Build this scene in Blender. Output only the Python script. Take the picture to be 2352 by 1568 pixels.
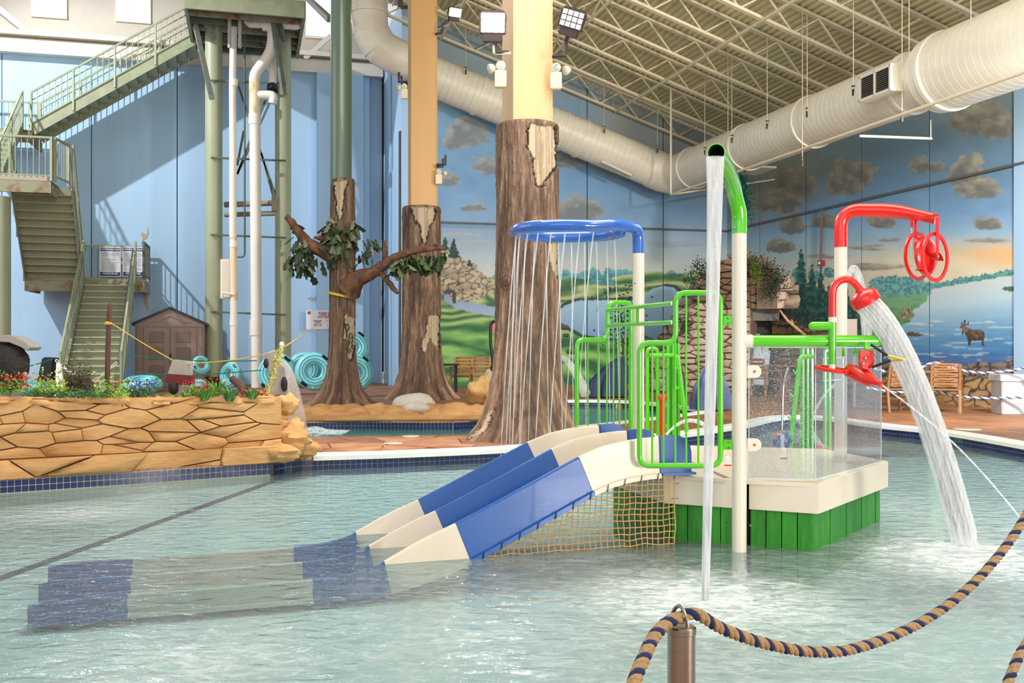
import bpy, bmesh, math, random
import numpy as np
from mathutils import Vector, Matrix, noise as mnoise
R = math.radians; PI = math.pi
for o in list(bpy.data.objects): bpy.data.objects.remove(o)
scene = bpy.context.scene
COL = scene.collection
EYE = 1.31; F = 2286.7; WATER = -0.15

# ---------------------------------------------------------------- camera, sky, lights, exposure
cam_d = bpy.data.cameras.new('camera'); cam = bpy.data.objects.new('camera', cam_d); COL.objects.link(cam)
cam.location = (0, 0, EYE); cam.rotation_euler = (R(90), 0, 0)
cam_d.lens = 35.0; cam_d.sensor_width = 36.0; cam_d.clip_start = 0.05; cam_d.clip_end = 200
scene.camera = cam
world = bpy.data.worlds.new('sky'); scene.world = world; world.use_nodes = True
bgn = world.node_tree.nodes['Background']; bgn.inputs[0].default_value = (0.90, 0.95, 1.0, 1); bgn.inputs[1].default_value = 0.55
scene.view_settings.view_transform = 'Standard'; scene.view_settings.look = 'None'
scene.view_settings.gamma = 1.0; scene.view_settings.use_curve_mapping = False
scene.view_settings.exposure = 0.55

def area_light(name, loc, target, size, power, col=(1, 1, 1)):
    l = bpy.data.lights.new(name, 'AREA'); l.shape = 'RECTANGLE'; l.size = size[0]; l.size_y = size[1]; l.energy = power; l.color = col
    o = bpy.data.objects.new(name, l); COL.objects.link(o); o.location = loc
    o.rotation_euler = (Vector(target) - Vector(loc)).to_track_quat('-Z', 'Y').to_euler(); return o
def spot_light(name, loc, target, power, angle, rad=.15, col=(1, 1, 1)):
    l = bpy.data.lights.new(name, 'SPOT'); l.energy = power; l.spot_size = R(angle); l.spot_blend = .5; l.shadow_soft_size = rad; l.color = col
    o = bpy.data.objects.new(name, l); COL.objects.link(o); o.location = loc
    o.rotation_euler = (Vector(target) - Vector(loc)).to_track_quat('-Z', 'Y').to_euler(); return o
area_light('window_daylight_behind', (-4, -9, 7), (1, 14, 1.0), (16, 6), 470, (1, .98, .95))  # unseen area light added behind the camera as general fill
area_light('ceiling_lamp_row', (2, 9, 9.2), (3, 13, 0), (10, 5), 850, (1, .96, .9))  # fill panel added overhead, out of view, to lift the general level
area_light('clerestory_daylight', (-20, 12, 9.5), (-2, 20, 2), (12, 5), 320, (.93, .97, 1))  # unseen area light added at left, stands in for high window daylight
area_light('uplight_behind', (8.6, -1.5, .25), (6.5, 14, 12), (3, 6), 1500, (1, .95, .86))  # added out of view and aimed up to brighten the ceiling
spot_light('flood_upper_left', (-17, 18.5, 14.6), (-9.3, 30, 2.6), 7500, 66, .12, (.97, .98, 1))
spot_light('flood_lamp_front', (-.25, 12.7, 4.95), (-4, 5, -.5), 350, 140, .12, (1, .97, .92))
spot_light('flood_lamp_right', (6.5, 3.0, 8.6), (2.2, 8, 0), 420, 95, .2, (1, .97, .92))
spot_light('flood_lamp_mural', (8.5, 12, 5.2), (10, 26, 3.5), 2500, 130, .3, (1, .96, .9))  # unseen spot added to brighten the mural walls

# ---------------------------------------------------------------- frames of reference
D1 = Vector((-.2565, .9665, 0)); D2 = Vector((.9665, .2565, 0)); UP = Vector((0, 0, 1))
def W(a, b, z=0): return D2 * a + D1 * b + Vector((0, 0, z))
def P(x, y, Y): return Vector(((x - 1176) / F * Y, Y, EYE - (y - 784) / F * Y))
def PZ(x, y, z=0.0):
    Y = (EYE - z) * F / (y - 784); return Vector(((x - 1176) / F * Y, Y, z))
def PBk(x, y, b):      # point at photo pixel on plane of building coordinate b
    u = (x - 1176) / F; Y = b / (.9665 - .2565 * u); return Vector((u * Y, Y, EYE - (y - 784) / F * Y))
def PA(x, y, a):       # ... on plane of building coordinate a
    u = (x - 1176) / F; Y = a / (.9665 * u + .2565); return Vector((u * Y, Y, EYE - (y - 784) / F * Y))
def ab(p): return (p.dot(D2), p.dot(D1))
def V(*a): return Vector(a)

# ---------------------------------------------------------------- colours and materials
def lin(c):
    out = []
    for v in c:
        v = v / 255.0
        out.append(v / 12.92 if v <= .04045 else ((v + .055) / 1.055) ** 2.4)
    return out
MATS = {}
def mat(name, col, rough=.5, metal=0., var=.0, vs=4., bump=0., bs=30., spec=.5, stretch=(1, 1, 1), col2=None, lo=.35, hi=.7, coat=0., alpha=1., coord='Object', detail=4, trans=0.):
    if name in MATS: return MATS[name]
    m = bpy.data.materials.new(name); MATS[name] = m; m.use_nodes = True
    nt = m.node_tree; b = nt.nodes['Principled BSDF']; c = lin(col) + [1]
    b.inputs['Base Color'].default_value = c; b.inputs['Roughness'].default_value = rough; b.inputs['Metallic'].default_value = metal
    b.inputs['Specular IOR Level'].default_value = spec; b.inputs['Coat Weight'].default_value = coat
    if alpha < 1: b.inputs['Alpha'].default_value = alpha
    if trans: b.inputs['Transmission Weight'].default_value = trans
    L = nt.links
    tc = nt.nodes.new('ShaderNodeTexCoord'); mp = nt.nodes.new('ShaderNodeMapping'); mp.inputs['Scale'].default_value = stretch
    L.new(tc.outputs[coord], mp.inputs[0])
    if var or col2:
        n = nt.nodes.new('ShaderNodeTexNoise'); n.inputs['Scale'].default_value = vs; n.inputs['Detail'].default_value = detail; n.inputs['Roughness'].default_value = .6
        L.new(mp.outputs[0], n.inputs[0])
        r = nt.nodes.new('ShaderNodeValToRGB'); L.new(n.outputs[0], r.inputs[0])
        r.color_ramp.elements[0].position = lo; r.color_ramp.elements[1].position = hi
        if col2: r.color_ramp.elements[0].color = lin(col2) + [1]; r.color_ramp.elements[1].color = c
        else:
            r.color_ramp.elements[0].color = [max(0, v * (1 - var)) for v in c[:3]] + [1]; r.color_ramp.elements[1].color = [min(1, v * (1 + var)) for v in c[:3]] + [1]
        L.new(r.outputs[0], b.inputs['Base Color'])
    if bump:
        n2 = nt.nodes.new('ShaderNodeTexNoise'); n2.inputs['Scale'].default_value = bs; n2.inputs['Detail'].default_value = 3
        L.new(mp.outputs[0], n2.inputs[0])
        bp = nt.nodes.new('ShaderNodeBump'); bp.inputs['Strength'].default_value = bump; bp.inputs['Distance'].default_value = .02
        L.new(n2.outputs[0], bp.inputs['Height']); L.new(bp.outputs[0], b.inputs['Normal'])
    return m
def vcol_mat(name, rough=.6, bump=0., bs=40., mul=1.):
    m = mat(name, (200, 200, 200), rough, bump=bump, bs=bs)
    nt = m.node_tree; a = nt.nodes.new('ShaderNodeVertexColor'); a.layer_name = 'paint'
    nt.links.new(a.outputs[0], nt.nodes['Principled BSDF'].inputs['Base Color']); return m

# ---------------------------------------------------------------- mesh building
ORG = {}
def new_obj(name, me, m, parent=None):
    o = bpy.data.objects.new(name, me); COL.objects.link(o)
    if parent is not None: o.parent = parent; ORG[o] = ORG[parent]
    else: ORG[o] = Vector((0, 0, 0))
    if m is not None and me is not None and len(me.materials) == 0: me.materials.append(m)
    return o
def thing(name, label, cat, loc=(0, 0, 0), group=None, kind=None):
    o = bpy.data.objects.new(name, None); o.empty_display_size = .1; COL.objects.link(o); o.location = loc; ORG[o] = Vector(loc)
    o['label'] = label; o['category'] = cat
    if group: o['group'] = group
    if kind: o['kind'] = kind
    return o
def tag(o, label, cat, group=None, kind=None):
    o['label'] = label; o['category'] = cat
    if group: o['group'] = group
    if kind: o['kind'] = kind
    return o
def struct(o, label=None):
    o['kind'] = 'structure'
    if label: o['label'] = label
    return o
def dup(root, loc, rz=0., label=None, group=None, scale=None):
    def cp(o, par):
        c = o.copy(); COL.objects.link(c)
        if par is not None: c.parent = par
        for ch in list(o.children): cp(ch, c)
        return c
    r = cp(root, None); r.location = loc; r.rotation_euler = (0, 0, rz)
    if scale: r.scale = scale
    if label: r['label'] = label
    if group: r['group'] = group
    ORG[r] = Vector(loc); return r

def catmull(pts, n=6, closed=False):
    pts = [Vector(p) for p in pts]; out = []; N = len(pts)
    for i in range(N if closed else N - 1):
        if closed: p0, p1, p2, p3 = pts[i - 1], pts[i], pts[(i + 1) % N], pts[(i + 2) % N]
        else: p0, p1, p2, p3 = pts[max(i - 1, 0)], pts[i], pts[i + 1], pts[min(i + 2, N - 1)]
        for k in range(n):
            t = k / n
            out.append(.5 * ((2 * p1) + (p2 - p0) * t + (2 * p0 - 5 * p1 + 4 * p2 - p3) * t * t + (3 * p1 - p0 - 3 * p2 + p3) * t ** 3))
    if not closed: out.append(pts[-1])
    return out
def fillet(pts, r, n=6, closed=False):
    pts = [Vector(p) for p in pts]; out = []; N = len(pts)
    for i, p in enumerate(pts):
        if not closed and i in (0, N - 1): out.append(p); continue
        a, c = pts[i - 1], pts[(i + 1) % N]
        d0 = (a - p); d1 = (c - p); rr = min(r, d0.length * .49, d1.length * .49)
        s, e = p + d0.normalized() * rr, p + d1.normalized() * rr
        for k in range(n + 1):
            t = k / n; out.append(s * (1 - t) ** 2 + p * 2 * t * (1 - t) + e * t * t)
    return out
class MB:
    def __init__(s): s.v = []; s.f = []
    def add(s, vs, fs):
        k = len(s.v); s.v += [tuple(v) for v in vs]; s.f += [tuple(i + k for i in f) for f in fs]; return s
    def obox(s, c, ax, ay, az):
        c, ax, ay, az = Vector(c), Vector(ax), Vector(ay), Vector(az)
        vs = [c + ax * i + ay * j + az * k for i in (-1, 1) for j in (-1, 1) for k in (-1, 1)]
        return s.add(vs, [(0, 1, 3, 2), (4, 6, 7, 5), (0, 4, 5, 1), (2, 3, 7, 6), (0, 2, 6, 4), (1, 5, 7, 3)])
    def box(s, x0, x1, y0, y1, z0, z1):
        return s.obox(((x0 + x1) / 2, (y0 + y1) / 2, (z0 + z1) / 2), ((x1 - x0) / 2, 0, 0), (0, (y1 - y0) / 2, 0), (0, 0, (z1 - z0) / 2))
    def wbox(s, a0, a1, b0, b1, z0, z1):
        return s.obox(W((a0 + a1) / 2, (b0 + b1) / 2, (z0 + z1) / 2), D2 * ((a1 - a0) / 2), D1 * ((b1 - b0) / 2), UP * ((z1 - z0) / 2))
    def bar(s, p, q, w, h, up=UP):      # rectangular bar from p to q
        p, q = Vector(p), Vector(q); d = q - p; L = d.length; d.normalize()
        x = d.cross(up)
        if x.length < 1e-4: x = d.cross(Vector((1, 0, 0)))
        x.normalize(); y = x.cross(d).normalized()
        return s.obox((p + q) / 2, d * (L / 2), x * (w / 2), y * (h / 2))
    def tube(s, path, r, n=10, closed=False, caps=True, rot=0.):
        path = [Vector(p) for p in path]; N = len(path)
        rs = r if isinstance(r, (list, tuple)) else [r] * N
        t0 = (path[1] - path[0]).normalized(); nrm = t0.orthogonal().normalized(); rings = []
        if abs(t0.z) > .9: nrm = (Vector((1, 0, 0)) - t0 * t0.x).normalized()
        for i in range(N):
            if closed: t = (path[(i + 1) % N] - path[i - 1]).normalized()
            else: t = (path[min(i + 1, N - 1)] - path[max(i - 1, 0)]).normalized()
            nrm = (nrm - t * nrm.dot(t)).normalized(); bn = t.cross(nrm)
            rings.append([path[i] + (nrm * math.cos(2 * PI * k / n + rot) + bn * math.sin(2 * PI * k / n + rot)) * rs[i] for k in range(n)])
        vs = [v for rg in rings for v in rg]; fs = []
        for i in range(N if closed else N - 1):
            j = (i + 1) % N
            for k in range(n): fs.append((i * n + k, i * n + (k + 1) % n, j * n + (k + 1) % n, j * n + k))
        if caps and not closed: fs += [tuple(range(n))[::-1], tuple((N - 1) * n + k for k in range(n))]
        return s.add(vs, fs)
    def cyl(s, p, q, r, n=12, r2=None): return s.tube([p, q], [r, r if r2 is None else r2], n)
    def lathe(s, prof, c=(0, 0, 0), n=24, axis=(0, 0, 1), caps=True):
        ax = Vector(axis).normalized(); x = ax.orthogonal().normalized(); y = ax.cross(x); c = Vector(c)
        vs = [c + ax * z + (x * math.cos(2 * PI * k / n) + y * math.sin(2 * PI * k / n)) * r for r, z in prof for k in range(n)]
        fs = [(i * n + k, i * n + (k + 1) % n, (i + 1) * n + (k + 1) % n, (i + 1) * n + k) for i in range(len(prof) - 1) for k in range(n)]
        if caps: fs += [tuple(range(n))[::-1], tuple((len(prof) - 1) * n + k for k in range(n))]
        return s.add(vs, fs)
    def prism(s, poly, off):
        poly = [Vector(p) for p in poly]; off = Vector(off); n = len(poly)
        return s.add(poly + [p + off for p in poly], [tuple(range(n))[::-1], tuple(range(n, 2 * n))] + [(i, (i + 1) % n, n + (i + 1) % n, n + i) for i in range(n)])
    def torus(s, c, axis, Rr, r, n=24, m=10):
        ax = Vector(axis).normalized(); x = ax.orthogonal().normalized(); y = ax.cross(x); c = Vector(c)
        return s.tube([c + (x * math.cos(2 * PI * k / n) + y * math.sin(2 * PI * k / n)) * Rr for k in range(n)], r, m, closed=True)
    def blob(s, c, rx, ry, rz, amp=.15, fq=2., n=14, m=9, flat=None, seed=0):
        vs = []; c = Vector(c)
        for i in range(m + 1):
            th = PI * i / m
            for k in range(n):
                ph = 2 * PI * k / n; d = Vector((math.sin(th) * math.cos(ph), math.sin(th) * math.sin(ph), math.cos(th)))
                q = 1 + amp * mnoise.noise(d * fq + Vector((seed * 7.3, seed, c.x)))
                p = Vector((d.x * rx * q, d.y * ry * q, d.z * rz * q))
                if flat is not None and p.z < flat: p.z = flat
                vs.append(c + p)
        fs = [(i * n + k, i * n + (k + 1) % n, (i + 1) * n + (k + 1) % n, (i + 1) * n + k) for i in range(m) for k in range(n)]
        return s.add(vs, fs)
    def build(s, name, m, parent=None, smooth=True, ang=35, fix=True, bevel=0.):
        me = bpy.data.meshes.new(name); o = ORG.get(parent, Vector((0, 0, 0)))
        vs = [(v[0] - o.x, v[1] - o.y, v[2] - o.z) for v in s.v]
        me.from_pydata(vs, [], s.f); me.update()
        if fix or bevel:
            bm = bmesh.new(); bm.from_mesh(me)
            if bevel:
                bmesh.ops.bevel(bm, geom=[e for e in bm.edges if e.calc_face_angle(0) > .6], offset=bevel, segments=2, affect='EDGES', clamp_overlap=True)
            bmesh.ops.recalc_face_normals(bm, faces=bm.faces); bm.to_mesh(me); bm.free()
        if smooth:
            me.polygons.foreach_set('use_smooth', [True] * len(me.polygons)); me.set_sharp_from_angle(angle=R(ang))
        return new_obj(name, me, m, parent)
def inst(name, me, parent=None, loc=(0, 0, 0), rz=None, mw=None):
    o = bpy.data.objects.new(name, me); COL.objects.link(o)
    if parent is not None: o.parent = parent; ORG[o] = ORG[parent]
    if mw is not None: o.matrix_local = mw
    else:
        o.location = Vector(loc)
        if rz is not None: o.rotation_euler = (0, 0, rz)
    return o
def clip(poly, p, n):     # keep the side where (q-p).n <= 0 (2D tuples)
    out = []
    for i in range(len(poly)):
        a, b = poly[i - 1], poly[i]
        da = (a[0] - p[0]) * n[0] + (a[1] - p[1]) * n[1]; db = (b[0] - p[0]) * n[0] + (b[1] - p[1]) * n[1]
        if (da <= 0) != (db <= 0):
            t = da / (da - db); out.append((a[0] + (b[0] - a[0]) * t, a[1] + (b[1] - a[1]) * t))
        if db <= 0: out.append(b)
    return out
def voronoi(seeds, poly, sx=1., sy=1.):
    cells = []
    for i, s in enumerate(seeds):
        c = list(poly)
        for j, t in enumerate(seeds):
            if i == j: continue
            n = ((t[0] - s[0]) / sx ** 2, (t[1] - s[1]) / sy ** 2)
            c = clip(c, ((s[0] + t[0]) / 2, (s[1] + t[1]) / 2), n)
            if len(c) < 3: break
        if len(c) >= 3: cells.append(c)
    return cells
def area2(p): return abs(sum(p[i - 1][0] * p[i][1] - p[i][0] * p[i - 1][1] for i in range(len(p)))) / 2
def shrink(poly, d):
    cx = sum(p[0] for p in poly) / len(poly); cy = sum(p[1] for p in poly) / len(poly); out = list(poly)
    A = sum(poly[i - 1][0] * poly[i][1] - poly[i][0] * poly[i - 1][1] for i in range(len(poly)))
    sg = 1 if A > 0 else -1
    for i in range(len(poly)):
        a, b = poly[i - 1], poly[i]; dx, dy = b[0] - a[0], b[1] - a[1]; L = math.hypot(dx, dy)
        if L < 1e-6: continue
        nx, ny = dy / L * sg, -dx / L * sg
        out = clip(out, (a[0] - nx * d, a[1] - ny * d), (nx, ny))
        if len(out) < 3: return out
    return out
def stone_mesh(mb, cell, to3, depth, nrm, gap=.008, jit=.3, seed=0, rdk=None):
    c0 = shrink(cell, gap)
    if len(c0) < 3: return False
    rd = min(.022, math.sqrt(area2(c0)) * .11) * (rdk if rdk else 1); c1 = shrink(c0, rd)
    if len(c1) < 3: return False
    n = len(c1); cx = sum(p[0] for p in c1) / n; cy = sum(p[1] for p in c1) / n
    rg = []
    for k, (q, dd) in enumerate(((1 + (rd) / max(.05, math.sqrt(area2(c1))) * 1.6, 0.), (1.0 + rd / max(.05, math.sqrt(area2(c1))) * 1.2, depth * .7), (1.0, depth), (.5, depth * 1.1))):
        rg.append([to3(cx + (p[0] - cx) * q, cy + (p[1] - cy) * q) + nrm * (dd * (1 + jit * mnoise.noise(Vector((p[0] * 6 + seed, p[1] * 6, k * 3.1 + seed)))) if k else 0.) for p in c1])
    vs = [v for r_ in rg for v in r_] + [to3(cx, cy) + nrm * depth * (1.1 + jit * .6 * mnoise.noise(Vector((seed * 3.3, 1, 2))))]
    fs = [(i * n + k, i * n + (k + 1) % n, (i + 1) * n + (k + 1) % n, (i + 1) * n + k) for i in range(3) for k in range(n)] + [(3 * n + k, 3 * n + (k + 1) % n, 4 * n) for k in range(n)]
    mb.add(vs, fs); return True

# ================================================================ THE SETTING
# ---- painter for the wall mural: flat art, laid on the wall's own vertices
_rs = np.random.RandomState(7); _LAT = _rs.rand(256, 256)
def vnoise(x, y):
    xi = np.floor(x).astype(int); yi = np.floor(y).astype(int); fx = x - xi; fy = y - yi
    fx = fx * fx * (3 - 2 * fx); fy = fy * fy * (3 - 2 * fy); g = lambda i, j: _LAT[i & 255, j & 255]
    return (g(xi, yi) * (1 - fx) + g(xi + 1, yi) * fx) * (1 - fy) + (g(xi, yi + 1) * (1 - fx) + g(xi + 1, yi + 1) * fx) * fy
def fbm(x, y, o=4):
    s = 0; a = .5; t = 0
    for k in range(o): s = s + a * vnoise(x * 2 ** k + 17 * k, y * 2 ** k + 9 * k); t += a; a *= .55
    return s / t
def sst(x, a, b):
    t = np.clip((x - a) / (b - a), 0, 1); return t * t * (3 - 2 * t)
def inpoly(x, y, pts):
    c = np.zeros(x.shape, bool); n = len(pts)
    for i in range(n):
        x0, y0 = pts[i - 1]; x1, y1 = pts[i]
        if y0 == y1: continue
        c ^= ((y0 > y) != (y1 > y)) & (x < (x1 - x0) * (y - y0) / (y1 - y0) + x0)
    return c
def grad(t, stops):
    xs = [s[0] for s in stops]
    return np.stack([np.interp(t, xs, [s[1][k] for s in stops]) for k in range(3)], -1)
def over(c, col, al):
    al = np.asarray(al, float)[..., None]; return c * (1 - al) + np.asarray(col, float) * al
def cloud(c, x, y, cx, cy, rx, ry, seed, dark=(112, 118, 122), light=(196, 188, 170), soft=.35, al=.92):
    nx = (x - cx) / rx; ny = (y - cy) / ry; n = fbm(nx * 1.7 + seed * 5.1 + 40, ny * 1.4 + seed * 3.7 + 40, 5)
    d = 1 - (nx ** 2 + np.where(ny < 0, ny ** 2, (ny * 1.7) ** 2)) + (n - .5) * 2.2
    a = sst(d, 0, soft) * al * (np.abs(nx) < 2) * (np.abs(ny) < 2)
    lit = np.clip(.55 - d * .55 - ny * .35 + (fbm(nx * 3 + seed, ny * 3 + 9, 3) - .5) * 1.1, 0, 1)
    col = np.asarray(dark, float) * (1 - lit[..., None]) + np.asarray(light, float) * lit[..., None]
    return c * (1 - a[..., None]) + col * a[..., None]
def conifer(c, x, y, cx, y0, y1, w, col, col2):
    t = (y - y0) / (y1 - y0); saw = (t * 11) % 1
    hw = w * np.clip(t, 0, 1) ** .9 * (.62 + .4 * saw) + 1; nn = (fbm(x / 3., y / 3., 2) - .5) * w * .4
    m = (np.abs(x - cx) < hw + nn * .8) & (t > 0) & (t < 1)
    k = sst(fbm(x / 7., y / 5. + cx, 3), .35, .75)
    cc = np.asarray(col, float) * (1 - k[..., None]) + np.asarray(col2, float) * k[..., None]
    return np.where(m[..., None], cc, c)
def rocks(x, y, cs, lo=(66, 58, 46), a=(150, 112, 70), b=(196, 160, 110), lw=.07):
    gx = x / cs + (fbm(x / cs, y / cs, 3) - .5) * 1.2; gy = y / (cs * .6) + (fbm(x / cs + 9, y / cs + 5, 3) - .5) * 1.2
    ix = np.floor(gx).astype(int); iy = np.floor(gy).astype(int); d1 = np.full(x.shape, 9.); d2 = np.full(x.shape, 9.); idv = np.zeros(x.shape)
    for i in (-1, 0, 1):
        for j in (-1, 0, 1):
            px = ix + i + _LAT[(ix + i) & 255, (iy + j) & 255]; py = iy + j + _LAT[(ix + i + 77) & 255, (iy + j + 31) & 255]
            d = np.hypot(gx - px, gy - py); m = d < d1; d2 = np.where(m, d1, np.minimum(d2, d)); idv = np.where(m, _LAT[(ix + i + 3) & 255, (iy + j + 5) & 255], idv); d1 = np.where(m, d, d1)
    e = sst(d2 - d1, lw * .6, lw * 3.5); k = np.clip(idv * .6 + (1 - d1) * .5, 0, 1)[..., None]
    col = np.asarray(a, float) * (1 - k) + np.asarray(b, float) * k
    return np.asarray(lo, float) * (1 - e[..., None]) + col * e[..., None]
def mute(c, k=.80):
    g = c.mean(-1, keepdims=True); return (g + (c - g) * k) * .90 + 24
def paint_back(x, y):
    c = grad(y + (x - 1300) * .02, [(200, (128, 152, 160)), (260, (104, 158, 196)), (400, (92, 150, 205)), (500, (112, 160, 205)), (560, (140, 172, 195)), (610, (186, 196, 192)), (645, (205, 200, 180)), (900, (190, 190, 160))])
    c = c + (fbm(x / 40., y / 30.) - .5)[..., None] * 16
    tan = sst(y - (x * .22 + 62), 60, 0) * sst(x, 1300, 1420); c = over(c, (150, 148, 134), tan * .8)
    for a in [(1072, 322, 58, 46, 1), (1128, 385, 58, 30, 2), (1022, 416, 36, 22, 3), (1325, 488, 58, 46, 4), (1300, 372, 70, 26, 5), (1090, 478, 40, 12, 6)]: c = cloud(c, x, y, *a)
    c = cloud(c, x, y, 1058, 540, 60, 7, 7, (165, 160, 150), (215, 205, 190), .6, .7); c = cloud(c, x, y, 1090, 560, 70, 9, 8, (160, 165, 168), (190, 185, 175), .6, .6)
    c = cloud(c, x, y, 1560, 560, 90, 14, 9, (130, 150, 170), (190, 190, 180), .7, .5)
    far = 628 + (fbm(x / 22., x * 0 + 3., 4) - .5) * 34 - 8 * np.exp(-((x - 1395) / 50) ** 2)
    c = over(c, (80, 168, 178), sst(y, far - 1, far + 1) * (x > 1095)); c = over(c, (48, 128, 140), sst(y, far + 5, far + 12) * (fbm(x / 4., y / 3., 2) > .52))
    hill = 634 + 8 * np.sin(x / 90.) + (fbm(x / 60., x * 0 + 1., 3) - .5) * 18
    st = np.sin((y - hill * .5 + 12 * np.sin(x / 75. + y / 90.) + (fbm(x / 130., y / 40., 3) - .5) * 60) / (4.5 + 2.5 * sst(y, 690, 780)))
    g = grad((st + 1) / 2 + (fbm(x / 20., y / 8.) - .5) * .5, [(0, (42, 96, 52)), (.3, (84, 136, 72)), (.7, (132, 168, 88)), (1, (196, 196, 120))])
    g2 = grad((st + 1) / 2 + (fbm(x / 30., y / 9.) - .5) * .6, [(0, (32, 92, 48)), (.3, (62, 140, 52)), (.7, (92, 172, 60)), (1, (142, 202, 84))]); k = sst(y, 700, 770)[..., None]
    c = np.where((y > hill)[..., None], g * (1 - k) + g2 * k, c)
    c = conifer(c, x, y, 1372, 618, 652, 22, (40, 120, 130), (70, 165, 165)); c = conifer(c, x, y, 1395, 612, 655, 20, (36, 112, 124), (66, 160, 165))
    lake = [(1270, 722), (1300, 700), (1330, 690), (1452, 688), (1470, 700), (1488, 672), (1500, 662), (1525, 656), (1548, 660), (1565, 680), (1580, 700), (1600, 780), (1530, 790), (1480, 770), (1430, 778), (1370, 774), (1335, 766), (1310, 752), (1290, 742)]
    wx = x + (fbm(x / 12., y / 9.) - .5) * 6
    m = inpoly(wx, y, lake); m2 = inpoly(wx, y - 0, [(p[0] + (-7 if p[0] < 1420 else 7), p[1] + (6 if p[1] > 720 else -5)) for p in lake])
    c = np.where((m2 & ~m)[..., None], (30, 62, 60), c); lk = grad(y, [(655, (150, 190, 215)), (710, (140, 190, 222)), (780, (96, 152, 200))]); c = np.where(m[..., None], lk, c)
    riv = [(1020, 672), (1045, 676), (1080, 694), (1120, 702), (1160, 706), (1160, 731), (1120, 724), (1080, 716), (1045, 708), (1022, 690)]
    c = np.where(inpoly(wx, y, riv)[..., None], grad(y, [(670, (120, 140, 175)), (730, (150, 180, 215))]), c)
    cliff = [(1000, 552), (1030, 566), (1060, 590), (1080, 606), (1090, 600), (1100, 622), (1122, 640), (1138, 652), (1142, 664), (1126, 676), (1100, 684), (1070, 694), (1046, 690), (1030, 672), (1000, 676)]
    m = inpoly(x + (fbm(x / 8., y / 8.) - .5) * 8, y + (fbm(x / 8. + 5, y / 8.) - .5) * 6, cliff)
    c = np.where(m[..., None], rocks(x, y, 19., (70, 66, 54), (150, 114, 84), (205, 185, 150), .05), c)
    m = inpoly(x, y, [(1016, 668), (1046, 664), (1048, 696), (1040, 698), (1038, 674), (1022, 676)]); c = np.where(m[..., None], (60, 56, 44), c)
    for t in [(1022, 545, 575, 11), (1042, 549, 592, 15), (1078, 596, 612, 8)]: c = conifer(c, x, y, *t, (18, 50, 48), (34, 74, 66))
    for (cx, cy, r) in [(1296, 752, 12), (1312, 808, 13), (1300, 770, 9)]:
        m = ((x - cx) / r) ** 2 + ((y - cy) / (r * .55)) ** 2 < 1 + (fbm(x / 5., y / 5.) - .5); c = np.where(m[..., None], (86, 66, 52), c); c = np.where((m & (y > cy + 1))[..., None], (34, 34, 30), c)
    m = inpoly(x + (fbm(x / 20., y / 20.) - .5) * 18, y, [(1440, 830), (1500, 790), (1560, 700), (1600, 640), (1650, 600), (1700, 590), (1700, 960), (1440, 960)])
    c = np.where(m[..., None], rocks(x, y, 34., (60, 50, 42), (140, 112, 92), (190, 165, 140)), c); return mute(c)
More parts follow.
